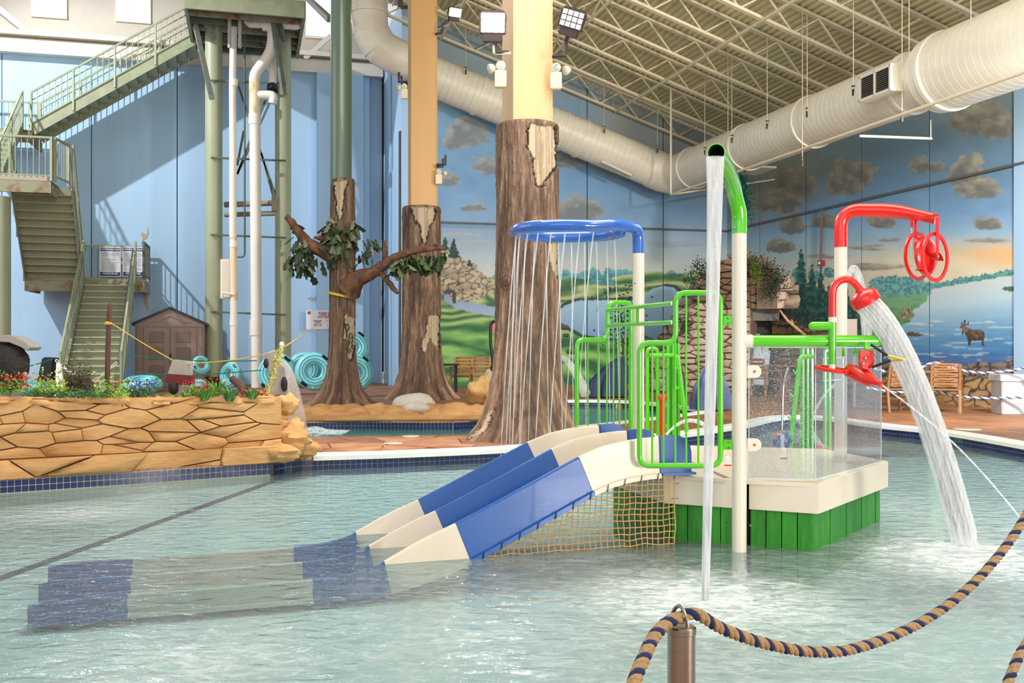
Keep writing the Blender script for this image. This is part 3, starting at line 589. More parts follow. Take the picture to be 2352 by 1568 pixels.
_ys = [(-3, -.40), (6.5, -.40), (10.95, -.22), (13.2, -.22), (13.3, -.6), (36, -.6)]; mb = MB()
for (ya, za), (yb, zb) in zip(_ys[:-1], _ys[1:]): mb.add([(-24, ya, za), (14, ya, za), (14, yb, zb), (-24, yb, zb)], [(0, 1, 2, 3)])
basin = struct(mb.box(-24, 14, -3, 36, -.85, -.75).build('pool_basin', M_BASIN, smooth=False, fix=False))
def bz_(y): return float(np.interp(y, [q[0] for q in _ys], [q[1] for q in _ys]))
# coping round the main pool and river
M_COP = mat('white_coping', (232, 228, 220), .5, var=.05, vs=6)
def rim(name, pts, w, z0, z1, m, parent=None, closed=False, lo=0., kind=True):
    mb = MB(); P2 = [V(p[0], p[1], 0) for p in pts]; n = len(P2); pr = []
    for i in range(n):
        a, b = P2[i - 1] if (closed or i) else P2[0], P2[(i + 1) % n] if (closed or i < n - 1) else P2[-1]; d = (b - a).normalized(); nn = V(-d.y, d.x, 0)
        pr.append([P2[i] + nn * lo + UP * z0, P2[i] + nn * lo + UP * (z1 - .015), P2[i] + nn * (lo + .015) + UP * z1, P2[i] + nn * (lo + w) + UP * z1, P2[i] + nn * (lo + w) + UP * z0])
    vs = [v for r_ in pr for v in r_]; fs = [(i * 5 + k, i * 5 + (k + 1) % 5, ((i + 1) % n) * 5 + (k + 1) % 5, ((i + 1) % n) * 5 + k) for i in range(n if closed else n - 1) for k in range(5)]
    mb.add(vs, fs); return mb.build(name, m, parent)
cop = [p for p in edgeR[6:]]
o = struct(rim('trim_4', cop, .26, -.045, .02, M_COP, lo=-.05))
rv = river[::-1]
o = struct(rim('trim_5', rv[14:66], .26, -.04, .018, M_COP, lo=-.03))
# water-line tiles
M_TILE = mat('blue_glazed_tile', (28, 42, 88), .15, var=.35, vs=3.5, coat=.4); M_GR = mat('pale_grout', (196, 188, 170), .8)
def polyat(pts):
    L = [0]
    for i in range(1, len(pts)): L.append(L[-1] + math.dist(pts[i], pts[i - 1]))
    def at(s):
        for i in range(1, len(L)):
            if s <= L[i]:
                t = (s - L[i - 1]) / (L[i] - L[i - 1]); a, b = pts[i - 1], pts[i]; return V(a[0] + (b[0] - a[0]) * t, a[1] + (b[1] - a[1]) * t, 0), V(b[0] - a[0], b[1] - a[1], 0).normalized()
        return V(*pts[-1], 0), V(pts[-1][0] - pts[-2][0], pts[-1][1] - pts[-2][1], 0).normalized()
    return at, L[-1]
def tileband(name, pts, s0, s1, inward=-1, size=.05, rows=3, single=False, z1=-.03):
    at, L = polyat(pts); s1 = min(s1, L); me = None; mb = MB(); s = s0
    root = rim(name, [tuple(at(s0 + (s1 - s0) * i / 400)[0][:2]) for i in range(401)], .01, -.46, z1, M_GR, lo=-.012)
    struct(root); cnt = 0
    while s < s1:
        p, d = at(s); nn = V(-d.y, d.x, 0) * inward
        for r_ in range(rows):
            c = p + nn * .016 + UP * (z1 - size * (r_ + .5))
            if single and cnt < 290:
                if me is None: me = MB().box(-size * .45, size * .45, -.004, .004, -size * .45, size * .45).build('tile', M_TILE, None, smooth=False, bevel=.003); bpy.data.objects.remove(me); me = bpy.data.meshes['tile']
                o = inst('tile', me, root); o.matrix_local = Matrix.Translation(c) @ Matrix.Rotation(math.atan2(d.y, d.x), 4, 'Z'); cnt += 1
            else: mb.obox(c, d * size * .45, nn * .005, UP * size * .45)
        s += size
    if mb.v: x = mb.build('tile', M_TILE, root, smooth=False); x['kind'] = 'stuff'
    return root
S = .062
at, L = polyat(pool); tileband('trim_6', edgeL, 4.6, 12, size=S, rows=2, single=True, z1=-.02)
tileband('trim_7', edgeR, 0.1, 24, size=S, rows=3, z1=-.04)
tileband('trim_8', rv[:26], 0, 20, size=.06, rows=3, z1=-.02)
tileband('trim_9', rv[26:], 0, 14, size=.06, rows=3, z1=-.02)
# dark stripe on the pool floor
s0 = V(-4.6, 6.05, 0); s1_ = V(-2.62, 10.86, 0); s0 = V(-3.68, 6.93, 0) + (V(-3.68, 6.93, 0) - s1_) * .3; d = (s1_ - s0).normalized(); nn = d.cross(UP) * .045; mb = MB()
pts = [s0.lerp(s1_, k / 12) for k in range(13)]
for a, b in zip(pts[:-1], pts[1:]): A_, B_ = a + UP * (bz_(a.y) + .006), b + UP * (bz_(b.y) + .006); mb.prism([A_ + nn, B_ + nn, B_ - nn, A_ - nn], UP * -.05)
struct(mb.build('trim_10', mat('dark_tile_stripe', (44, 40, 62), .5)))
# --- water
def water_mat(name, tint, milk=(150, 200, 196), milkf=.35, foam_glint=(), bs=5.5, strength=.30, sheen=1.0):
    m = bpy.data.materials.new(name); m.use_nodes = True; nt = m.node_tree; nt.nodes.clear(); N = nt.nodes.new; L = nt.links.new
    out = N('ShaderNodeOutputMaterial'); tr = N('ShaderNodeBsdfTransparent'); tr.inputs[0].default_value = lin(tint) + [1]
    df = N('ShaderNodeBsdfDiffuse'); df.inputs[0].default_value = lin(milk) + [1]; gl = N('ShaderNodeBsdfGlossy'); gl.inputs['Roughness'].default_value = .04
    tc = N('ShaderNodeTexCoord'); mp = N('ShaderNodeMapping'); mp.inputs['Scale'].default_value = (1, 1.6, 1); L(tc.outputs['Object'], mp.inputs[0])
    n1 = N('ShaderNodeTexNoise'); n1.inputs['Scale'].default_value = bs; n1.inputs['Detail'].default_value = 4; n1.inputs['Distortion'].default_value = .6; L(mp.outputs[0], n1.inputs[0])
    bp = N('ShaderNodeBump'); bp.inputs['Strength'].default_value = strength; bp.inputs['Distance'].default_value = .08; L(n1.outputs[0], bp.inputs['Height']); L(bp.outputs[0], gl.inputs['Normal'])
    fr = N('ShaderNodeFresnel'); fr.inputs[0].default_value = 1.2; L(bp.outputs[0], fr.inputs[1])
    m1 = N('ShaderNodeMixShader'); m1.inputs[0].default_value = milkf; L(tr.outputs[0], m1.inputs[1]); L(df.outputs[0], m1.inputs[2])
    last = m1
    if foam_glint:
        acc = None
        for (x, y, r, k) in foam_glint:
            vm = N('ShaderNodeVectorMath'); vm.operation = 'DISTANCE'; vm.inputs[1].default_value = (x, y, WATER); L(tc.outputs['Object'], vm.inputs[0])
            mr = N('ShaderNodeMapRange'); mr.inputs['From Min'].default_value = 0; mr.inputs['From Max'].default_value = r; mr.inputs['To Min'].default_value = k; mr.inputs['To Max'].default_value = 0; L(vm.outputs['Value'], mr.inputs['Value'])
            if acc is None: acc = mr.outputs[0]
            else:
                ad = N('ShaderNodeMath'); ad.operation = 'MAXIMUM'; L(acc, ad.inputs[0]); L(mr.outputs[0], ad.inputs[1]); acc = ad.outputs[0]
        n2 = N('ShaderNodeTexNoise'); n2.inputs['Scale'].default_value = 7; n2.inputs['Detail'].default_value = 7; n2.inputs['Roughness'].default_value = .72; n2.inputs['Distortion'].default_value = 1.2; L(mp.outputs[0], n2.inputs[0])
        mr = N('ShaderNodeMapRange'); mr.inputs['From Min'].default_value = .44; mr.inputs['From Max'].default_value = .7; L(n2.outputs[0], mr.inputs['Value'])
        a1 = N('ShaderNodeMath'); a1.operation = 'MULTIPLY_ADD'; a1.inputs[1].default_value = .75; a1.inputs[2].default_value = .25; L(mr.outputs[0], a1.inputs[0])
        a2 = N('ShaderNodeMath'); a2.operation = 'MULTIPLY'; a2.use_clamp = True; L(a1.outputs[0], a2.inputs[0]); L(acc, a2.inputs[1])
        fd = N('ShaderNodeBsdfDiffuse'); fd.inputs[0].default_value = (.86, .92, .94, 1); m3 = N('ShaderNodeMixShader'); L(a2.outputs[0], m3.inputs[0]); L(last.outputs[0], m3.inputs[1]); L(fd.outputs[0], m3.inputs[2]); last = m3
    m2 = N('ShaderNodeMixShader'); L(fr.outputs[0], m2.inputs[0]); L(last.outputs[0], m2.inputs[1]); L(gl.outputs[0], m2.inputs[2]); L(m2.outputs[0], out.inputs[0]); return m
FOAM_GLINT = [(1.08, 5.62, 1.1, 1.7), (1.0, 5.0, 2.8, .6), (3.05, 6.75, 1.0, 2.2), (3.2, 6.9, 2.6, .7), (-.2, 4.9, 1.6, .5), (-1.4, 4.55, 1.0, .75), (.4, 5.7, 1.5, .4), (-3.75, 8.5, .7, .95), (2.4, 5.2, 2.4, .35), (3.1, 8.6, 1.6, .4)]  # foam round the jets; far-left and bottom-left patches are painted window glints
def ccw(p): return p if sum(p[i - 1][0] * p[i][1] - p[i][0] * p[i - 1][1] for i in range(len(p))) > 0 else p[::-1]
wat = MB(); wat.add([(p[0], p[1], WATER) for p in ccw(pool)], [tuple(range(len(pool)))])
tag(wat.build('pool_water', water_mat('pool_water', (216, 236, 243), (186, 212, 222), .14, FOAM_GLINT), smooth=False, fix=False), 'rippled pale green water filling the large foreground pool', 'water', kind='stuff')
wat = MB(); wat.add([(p[0], p[1], WATER) for p in ccw(river)], [tuple(range(len(river)))])
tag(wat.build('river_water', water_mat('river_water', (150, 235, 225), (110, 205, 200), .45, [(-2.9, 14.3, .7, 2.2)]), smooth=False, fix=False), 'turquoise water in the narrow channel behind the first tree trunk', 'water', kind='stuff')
wat = MB(); wat.add([(p[0], p[1], WATER + .1) for p in ccw(grot)], [tuple(range(len(grot)))])
tag(wat.build('grotto_water', water_mat('grotto_water', (140, 230, 240), (90, 200, 220), .5), smooth=False, fix=False), 'bright turquoise water at the foot of the rock grotto', 'water', kind='stuff')

# ================================================================ THE PLAY PLATFORM AND ITS FITTINGS
M_IV = mat('ivory_gelcoat', (224, 209, 190), .3, coat=.3, var=.02, vs=2)
M_BLUEG = mat('blue_gelcoat', (34, 88, 164), .3, coat=.4, var=.04, vs=3)
M_BLUET = mat('blue_gloss_paint', (46, 100, 190), .18, coat=.6)
M_GREEN = mat('lime_gloss_paint', (84, 190, 20), .2, coat=.6)
M_RED = mat('red_gloss_paint', (222, 26, 16), .28, coat=.25)
M_POST = mat('ivory_gloss_post', (228, 215, 198), .2, coat=.5)
M_STEEL = mat('brushed_steel', (168, 160, 152), .25, 1.0)
M_WOODG = mat('green_stained_wood', (52, 148, 34), .5, col2=(34, 112, 24), vs=5, stretch=(6, 6, .7), lo=.3, hi=.7, bump=.15, bs=20, detail=6)
S_ = V(.9455, .3256, 0); P_ = V(-.3256, .9455, 0); O_ = V(.57, 7.0, 0)
ZT = .33; ZB = .12
PA_, PB_, PC_, PD_, PE_, PF_ = V(1.12, 7.33, 0), V(2.115, 6.87, 0), V(3.08, 8.15, 0), V(2.85, 9.1, 0), V(1.7, 9.4, 0), V(.79, 8.40, 0)
pl = thing('play_platform', 'ivory topped water play platform clad in green boards', 'platform', (1.9, 8.1, -.43))
ctr = V(1.95, 8.1, 0); notch = V(1.584, 6.94, 0)
poly = [PA_, PB_, PC_, PD_, PE_, PF_]
mid = PE_.lerp(PF_, .35)
for q in ([PA_, notch.lerp(PA_, .12) + V(.0, .12, 0), mid, PF_], [notch + V(-.01, .2, 0), notch.lerp(PB_, .12) + V(0, .11, 0), PB_, PE_, mid], [PB_, PC_, PD_, PE_]):
    c = sum(q, V(0, 0, 0)) / len(q); MB().prism([c + (p - c) * .996 + UP * (ZT - .03) for p in q], UP * .03).build('deck_panel', M_IV, pl, smooth=False, bevel=.004)
for i in range(6):
    a, b = poly[i], poly[(i + 1) % 6]; d = (b - a).normalized(); nn = V(d.y, -d.x, 0)
    segs = [(0, (b - a).length)]
    if i == 0: s = (notch - a).dot(d); segs = [(0, s - .058), (s + .034, (b - a).length)]
    for (s0, s1) in segs: MB().obox(a + d * (s0 + s1) / 2 + nn * -.012 + UP * ((ZT + ZB) / 2 - .001), d * (s1 - s0) / 2, nn * .012, UP * (ZT - ZB) / 2).build('rim_panel', M_IV, pl, smooth=False, bevel=.004)
    for (s0, s1) in segs:
        s0 += .04 if s0 == 0 else .0; s1 -= .04 if s1 > (b - a).length - .01 else 0
        n = max(1, round((s1 - s0) / .12)); w = (s1 - s0) / n
        for k in range(n):
            MB().obox(a + d * (s0 + w * (k + .5)) - nn * (.065 + .002 * ((k * 7) % 3)) + UP * (ZB - .43) / 2, d * (w / 2 - .0035), nn * .012, UP * (ZB + .43) / 2).build('plank', M_WOODG, pl, smooth=False)
    MB().obox(a + d * (b - a).length / 2 - nn * .09 + UP * (-.15), d * ((b - a).length / 2 - .09), nn * .008, UP * .27).build('backing', mat('black_gap', (10, 14, 10), .9), pl, smooth=False)
for (x, y) in [(1672, 1200), (1722, 1205)]:
    p = P(x, y, 7.05); MB().cyl(p - V(.0, .03, 0), p + V(0, .02, 0), .008, 8).build('bolt', M_STEEL, pl)
# --- double slide
sl = thing('double_slide', 'blue and ivory striped double slide running down into the pool', 'slide', O_ + UP * -.43)
prof = [(-.035, .0), (-.035, .012), (-.004, .016), (.002, .262), (.008, .272), (.034, .272), (.040, .262), (.075, .03), (.12, .014), (.46, .014), (.50, .03), (.532, .262), (.538, .272), (.562, .272), (.568, .262), (.60, .03), (.64, .014), (.98, .014), (1.02, .03), (1.06, .262), (1.066, .272), (1.094, .272), (1.10, .262), (1.106, .016), (1.14, .012), (1.14, 0)]
ctrl = [(-3.62, -.345, .36), (-3.5, -.335, .42), (-3.06, -.335, .42), (-2.5, -.335, .42), (-1.95, -.335, .45), (-1.7, -.335, .5), (-1.5, -.33, .65), (-1.3, -.29, .85), (-1.1, -.235, .97), (-.9, -.165, 1.), (-.6, -.03, 1.), (-.3, .11, 1.), (0, .25, 1.), (.15, .305, 1.), (.3, .334, 1.), (.45, .348, 1.), (.55, .35, 1.)]
def slz(s):
    return [np.interp(s, [c[0] for c in ctrl], [c[k] for c in ctrl]) for k in (1, 2)]
def slsec(s0, s1, m):
    n = max(2, int((s1 - s0) / .05)); rings = []
    for i in range(n + 1):
        s = s0 + (s1 - s0) * i / n; z, hs = slz(s); zt, _ = slz(min(s + .04, .62)); zl, _ = slz(max(s - .04, -3.6)); tn = (S_ * .08 + UP * (zt - zl)).normalized(); nr = tn.cross(P_) * -1
        if nr.z < 0: nr = -nr
        rings.append([O_ + S_ * s + UP * z + P_ * w + nr * (h * hs) for w, h in prof] + [O_ + S_ * s + UP * (z - .02) + P_ * w for w in (1.14, -.035)])
    k = len(rings[0]); vs = [v for r_ in rings for v in r_]; fs = [(i * k + j, i * k + (j + 1) % k, (i + 1) * k + (j + 1) % k, (i + 1) * k + j) for i in range(n) for j in range(k)]
    fs += [tuple(range(k))[::-1], tuple(n * k + j for j in range(k))]
    MB().add(vs, fs).build('slide_section', m, sl, ang=28)
for s0, s1, m in [(-3.6, -3.06, M_BLUEG), (-3.055, -1.95, M_IV), (-1.945, -1.45, M_BLUEG), (-1.447, -.9, M_IV), (-.897, -.003, M_BLUEG), (0, .52, M_IV)]: slsec(s0, s1, m)
for w in (.022, .55, 1.08):
    c0 = O_ + P_ * w + S_ * .525 + UP * .352; pr = [c0]
    for k in range(9): t = k / 8 * PI / 2; pr.append(c0 + S_ * (.12 + .14 * math.sin(t)) + UP * (.14 + .14 * math.cos(t)))
    pr = [c0, c0 + UP * .275] + pr[1:] + [c0 + S_ * .26]; MB().prism([p - P_ * .02 for p in pr], P_ * .04).build('end_cheek', M_BLUEG, sl, bevel=.006)
MB().obox(O_ + S_ * .66 + P_ * .55 + UP * .355, S_ * .135, P_ * .6, UP * .008).build('landing_plate', M_BLUEG, sl, bevel=.003)
# --- cargo net beneath the slide
net = thing('cargo_net', 'tan knotted cargo net hung under the slide beside the green boards', 'net', O_ + UP * -.2)
M_ROPE = mat('tan_cord', (196, 150, 92), .8, var=.15, vs=40); M_TIE = mat('black_cable_tie', (20, 20, 22), .5)
def npnt(s, t, wob=True):     # s along slide, t 0 top .. 1 bottom
    z0 = slz(s)[0] - .01; zb = -.2; off = .04 * math.sin(PI * t) * math.sin((s + .9) * 2.)
    p = O_ + S_ * s + P_ * (-.03 + off) + UP * (z0 + (zb - z0) * t)
    if wob: p += S_ * (.010 * mnoise.noise(V(s * 9, t * 5, 1))) + UP * (.012 * mnoise.noise(V(s * 9, t * 5, 7)))
    return p
SA, SB = -.86, .63; nv = 34
for i in range(nv + 1):
    s = SA + (SB - SA) * i / nv; L = slz(s)[0] + .2; k = max(3, int(L / .02))
    if L > .03: MB().tube([npnt(s + .012 * math.sin(j * PI + i * PI) * .5, j / k) for j in range(k + 1)], .0042, 5).build('cord', M_ROPE, net)
zz = -.19
for j in range(12):
    z = -.185 + j * .043; pts = []
    for i in range(nv * 2 + 1):
        s = SA + (SB - SA) * i / nv / 2; zt = slz(s)[0] - .01
        if z < zt: pts.append(npnt(s, (zt - z) / (zt + .2)) + UP * .007 * math.sin(i * PI + j * PI))
    if len(pts) > 2: MB().tube(pts, .0042, 5).build('cord', M_ROPE, net)
MB().tube([npnt(SA + (SB - SA) * i / 30, 0) for i in range(31)], .005, 6).build('border_cord', M_ROPE, net); MB().tube([npnt(SB, j / 10) for j in range(11)], .005, 6).build('border_cord', M_ROPE, net)
hk = None
for i in range(12):
    s = SA + .04 + (SB - SA - .05) * i / 11; p = npnt(s, 0, False) - P_ * .012
    if hk is None: h0p = p; hk = MB().tube([p + UP * .03 + S_ * .006, p + UP * .015, p, p - UP * .02 - S_ * .01], .003, 5).build('hook', M_TIE, net)
    else: inst('hook', hk.data, net, p - h0p)
for j in range(5):
    p = npnt(SB, .1 + j * .2, False); MB().bar(p - S_ * .03, p + S_ * .03, .004, .004).build('hook', M_TIE, net)

# --- posts
def bolt_head(p, parent, r=.011, d=V(0, -1, 0)):
    MB().lathe([(r, 0), (r, .004), (r * .55, .009)], p, 12, d).build('bolt', M_STEEL, parent)
XP1, YP1 = 1.584, 6.94
st = thing('spout_post', 'tall ivory post topped by a lime green bent spout pouring water', 'pole', (XP1, YP1, -.43))
MB().cyl((XP1, YP1, -.43), (XP1, YP1, 2.065), .0508, 24).build('post', M_POST, st)
MB().lathe([(.13, 0), (.13, .012), (.06, .02)], (XP1, YP1, -.425), 24).build('base_plate', mat('plum_base_plate', (96, 70, 110), .5), st)
sp_pts = catmull([V(XP1, YP1, 2.06), V(XP1, YP1, 2.2), P(1690, 455, 6.9), P(1683, 422, 6.75), P(1670, 390, 6.42), P(1656, 364, 6.1), P(1645, 350, 5.88)], 5)
s_out = MB().tube(sp_pts, .0525, 24, caps=False); s_in = MB().tube([p for p in sp_pts[-9:]], .048, 24, caps=False)
sg = s_out.build('green_spout', M_GREEN, st); s_in.build('bore', mat('dark_green_bore', (14, 84, 12), .5), st, fix=False)
d = (sp_pts[-1] - sp_pts[-2]).normalized(); MB().lathe([(.048, -.002), (.048, .002), (.0535, .002), (.0535, -.004)], sp_pts[-1], 24, d, caps=False).build('lip', M_GREEN, st)
for y in (500, 523): bolt_head(P(1688, y, YP1 - .05), st, .009)
for y in (853, 1021):
    c = P(1716, y, YP1); MB().prism([c + V(0, -.006, .045), c + V(.055, -.006, .045)] + [c + V(.055 + .045 * math.sin(k * PI / 10), -.006, .045 * math.cos(k * PI / 10)) for k in range(1, 10)] + [c + V(.055, -.006, -.045), c + V(0, -.006, -.045)], V(0, .012, 0)).build('panel_tab', M_POST, st, bevel=.003)
    bolt_head(c + V(.05, -.006, 0), st, .01)
# --- ring shower
XR, YR = (1466.5 - 1176) / F * 8.58, 8.58
rs = thing('ring_shower', 'ivory post carrying a large blue overhead ring that rains thin jets', 'shower', (XR, YR, ZT - .02))
zr = 2.26
MB().cyl((XR, YR, ZT), (XR, YR, 1.31 + (784 - 582) / F * YR), .0508, 24).build('post', M_POST, rs)
for y in (650, 985): bolt_head(P(1458, y, YR - .05), rs, .01)
cR = P(1305, 520, 8.6); cR.z = zr; RR = .455
pts = [V(XR, YR, 1.31 + (784 - 582) / F * YR), V(XR, YR, zr - .12)]
arc = [V(XR, YR, zr + .03)]
a0 = .15; path = fillet([pts[0], V(XR, YR, zr + .03), V(XR - .22, YR - .32, zr + .02)], .17, 8)
ringp = [cR + V(RR * math.cos(t), RR * math.sin(t), 0) for t in [(-.95 - k * 5.25 / 40) for k in range(41)]]
path += catmull([path[-1], ringp[2]], 3)[1:] + ringp[3:]
MB().tube(path, .0508, 20).build('blue_ring', M_BLUET, rs)
MB().blob(ringp[-1], .055, .055, .055, 0, n=16, m=10).build('end_cap', M_BLUET, rs)
# --- tipping wheel
X3, Y3 = (1931 - 1176) / F * 8.1, 8.1
tw = thing('water_wheel_post', 'ivory post with a curved red arm holding a red spinning water wheel', 'pole', (X3, Y3, ZT - .02))
MB().cyl((X3, Y3, ZT), (X3, Y3, 1.31 + (784 - 567) / F * Y3), .0508, 24).build('post', M_POST, tw)
ap = fillet([P(1931, 568, 8.1), P(1931, 482, 8.1), P(2060, 484, 7.95), P(2150, 503, 7.78)], .17, 8); nA = len(ap)
MB().tube(ap, [.0525 + .012 * math.sin(PI * min(1, max(0, (i - 6) / (nA - 7)))) - (.012 * i / nA) for i in range(nA)], 22).build('red_arm', M_RED, tw)
ax = V(.615, -.789, 0); cf = P(2148, 590, 7.62); cr = P(2108, 588, 7.80)
x = ax.cross(UP).normalized()
wh = MB().lathe([(.01, -.05), (.10, -.042), (.145, -.012), (.145, .012), (.10, .042), (.01, .05)], cf.lerp(cr, .5), 36, ax).build('wheel_drum', M_RED, tw)
for c in (cf, cr):
    MB().lathe([(.163, -.006), (.163, .006), (.192, .006), (.192, -.006), (.163, -.006)], c, 48, ax, caps=False).build('rim', M_RED, wh)
MB().cyl(cr - ax * .02, cf + ax * .03, .008, 12).build('axle', M_STEEL, wh)
for k in range(3):
    t0 = k * 2 * PI / 3 + .3; mb = MB(); vs = []
    for i in range(9):
        r_ = .02 + .13 * i / 8; tt = t0 + .9 * (i / 8) ** 1.5; q = x * math.cos(tt) * r_ + UP * math.sin(tt) * r_; vs += [cr + ax * .012 + q, cf - ax * .012 + q]
    fs = [(2 * i, 2 * i + 1, 2 * i + 3, 2 * i + 2) for i in range(8)]; mb.add(vs, fs); v2 = [v + UP * .006 + x * .004 for v in vs]; mb.add(v2, [f[::-1] for f in fs])
    mb.build('paddle', M_RED, wh, fix=False)
for c, top in ((cf + ax * .018, P(2150, 500, 7.68)), (cr - ax * .018, P(2110, 505, 7.86))):
    tp = V(c.x, c.y, top.z); MB().bar(c - UP * .02, tp, .006, .04, up=x).build('strap', M_RED, tw, bevel=.002); bolt_head(c + (ax * .006 if c == cf + ax * .018 else ax * 0), tw, .012, ax)
MB().bar(V(cf.x + .008, cf.y - .01, P(2150, 497, 7.7).z), V(cr.x - .01, cr.y + .01, P(2110, 497, 7.7).z), .05, .012).build('cross_plate', M_RED, tw, bevel=.002)
MB().cyl(P(2094, 500, 7.85), P(2094, 522, 7.85), .011, 12).build('nozzle', M_RED, tw)
# --- green manifold beam
YB = 6.94
bm_ = thing('manifold_beam', 'horizontal lime green pipe at eye level fixed to the ivory spout post', 'pipe', P(1716, 783, YB))
MB().tube([P(1700, 783, YB), P(1727, 783, YB)], .046, 20).build('collar', M_POST, bm_)
MB().tube([P(1727, 783, YB), P(2012, 783, YB), P(2020, 783, YB), P(2026, 783, YB)], [.041, .041, .034, .018], 20).build('beam', M_GREEN, bm_)
YS = 6.9
MB().tube([P(1912, 738, YS), P(1912, 842, YS)], .0265, 16).build('upright', M_GREEN, bm_)
MB().tube([P(1858, 748, YS), P(1861, 748, YS), P(1866, 748, YS), P(1912, 748, YS)], [.012, .022, .029, .029], 16).build('stub', M_GREEN, bm_)
for x in (1937, 1963): MB().obox(P(x, 808, YS), (.009, 0, 0), (0, .004, 0), (0, 0, .032)).build('lug', M_GREEN, bm_, bevel=.003)
for x in (1738, 1742): bolt_head(P(x, 769, YB), bm_, .008, UP)
gn = thing('spray_gooseneck', 'red gooseneck pipe with a round shower head throwing a broad jet', 'shower', P(1912, 735, YS))
MB().cyl(P(1912, 740, YS), P(1912, 728, YS), .0275, 16).build('white_collar', M_POST, gn)
MB().tube(catmull([P(1912, 731, YS), P(1912, 690, YS), P(1914, 664, YS), P(1925, 647, YS), P(1944, 641, YS), P(1961, 649, YS), P(1976, 666, YS), P(1984, 678, YS)], 4), .0255, 18).build('gooseneck', M_RED, gn)
hd = V(.53, 0, -.85).normalized(); fc = P(1992, 696, YS)
MB().lathe([(.026, -.112), (.03, -.10), (.05, -.092), (.085, -.075), (.098, -.055), (.101, -.02), (.101, 0), (.09, .002)], fc, 32, hd).build('head', M_RED, gn)
# steering wheel
sw = thing('steering_wheel', 'flat red steering wheel under the green pipe behind the clear screen', 'wheel', P(1910, 848, 6.85))
c = P(1911, 848, 6.85); MB().torus(c, (.12, -.1, 1), .105, .0145, 32, 10).build('rim', M_RED, sw)
for k in range(3): t = k * 2.094 + .5; MB().bar(c, c + V(math.cos(t) * .1, math.sin(t) * .1, 0), .02, .01).build('spoke', M_RED, sw)
MB().cyl(c - UP * .02, c + UP * .035, .022, 14).build('hub', M_IV, sw)
# cannon
cn = thing('water_cannon', 'red hand-aimed water cannon with black and yellow handles', 'toy', P(1985, 830, 6.82))
YC = 6.72
MB().obox(P(1985, 808, YC + .06), (.06, 0, 0), (0, .05, 0), (0, 0, .009)).build('mount_plate', M_GREEN, cn, bevel=.003); MB().cyl(P(1992, 806, YC + .1), P(1992, 790, YC + .15), .022, 12).build('mount_neck', M_GREEN, cn)
MB().lathe([(.044, -.02), (.05, -.012), (.05, .012), (.044, .02)], P(1990, 833, YC), 28, (0, -1, 0)).obox(P(1990, 818, YC), (.046, 0, 0), (0, .018, 0), (0, 0, .04)).build('yoke', M_RED, cn)
MB().lathe([(.048, .0), (.051, .008), (.046, .016)], P(1993, 828, YC + .02), 28, (0, -1, 0), caps=False).build('washer', M_IV, cn)
for (x, y) in ((1988, 823), (1983, 835)): bolt_head(P(x, y, YC - .022), cn, .011)
A_, B_ = P(1946, 849, YC + .18), P(2024, 883, YC - .12); dd = (B_ - A_).normalized(); L = (B_ - A_).length
MB().lathe([(.03, 0), (.048, .02), (.054, .08), (.054, L * .55), (.046, L * .7), (.024, L * .82), (.016, L * .93), (.019, L * .95), (.019, L)], A_, 24, dd).build('barrel', M_RED, cn)
for a, b, c2 in (((2001, 791), (2040, 817), (2076, 826)), ((2003, 843), (2047, 827), (2080, 826))):
    MB().cyl(P(*a, YC - .04), P(*b, YC - .12), .0095, 10).build('handle', M_TIE, cn); MB().cyl(P(*b, YC - .12), P(*c2, YC - .3), .0085, 10).build('grip', mat('yellow_grip', (214, 190, 70), .5), cn)
# acrylic screen
def clear_mat(name, tint, haze, dens=.5):
    m = bpy.data.materials.new(name); m.use_nodes = True; nt = m.node_tree; nt.nodes.clear(); N = nt.nodes.new; Lk = nt.links.new
    out = N('ShaderNodeOutputMaterial'); tr = N('ShaderNodeBsdfTransparent'); tr.inputs[0].default_value = lin(tint) + [1]; df = N('ShaderNodeBsdfDiffuse'); df.inputs[0].default_value = (.8, .84, .86, 1); gl = N('ShaderNodeBsdfGlossy'); gl.inputs['Roughness'].default_value = .08
    tc = N('ShaderNodeTexCoord'); n = N('ShaderNodeTexNoise'); n.inputs['Scale'].default_value = 130; n.inputs['Detail'].default_value = 3; Lk(tc.outputs['Object'], n.inputs[0])
    mr = N('ShaderNodeMapRange'); mr.inputs['From Min'].default_value = .55; mr.inputs['From Max'].default_value = .68; mr.inputs['To Min'].default_value = haze; mr.inputs['To Max'].default_value = dens; Lk(n.outputs[0], mr.inputs['Value'])
    m1 = N('ShaderNodeMixShader'); Lk(mr.outputs[0], m1.inputs[0]); Lk(tr.outputs[0], m1.inputs[1]); Lk(df.outputs[0], m1.inputs[2]); lw = N('ShaderNodeLayerWeight'); lw.inputs[0].default_value = .5; fr = N('ShaderNodeMath'); fr.operation = 'POWER'; Lk(lw.outputs['Facing'], fr.inputs[0]); fr.inputs[1].default_value = 4
    m2 = N('ShaderNodeMixShader'); Lk(fr.outputs[0], m2.inputs[0]); Lk(m1.outputs[0], m2.inputs[1]); Lk(gl.outputs[0], m2.inputs[2]); Lk(m2.outputs[0], out.inputs[0]); return m
M_ACR = clear_mat('wet_acrylic', (236, 240, 244), .04, .4); M_ACE = mat('acrylic_edge', (226, 232, 238), .15, alpha=.8)
sc = thing('clear_screen', 'bent clear plastic splash screen standing on the ivory platform', 'screen', P(1873, 1078, 7.05))
q0, q1, q2 = P(1720, 1071, 7.02), P(1873, 1078, 6.98), P(2024, 1046, 8.0)
for q in (q0, q1, q2): q.z = .345
TZ = lambda q: V(q.x, q.y, 1.31 - 14 * q.y / F)
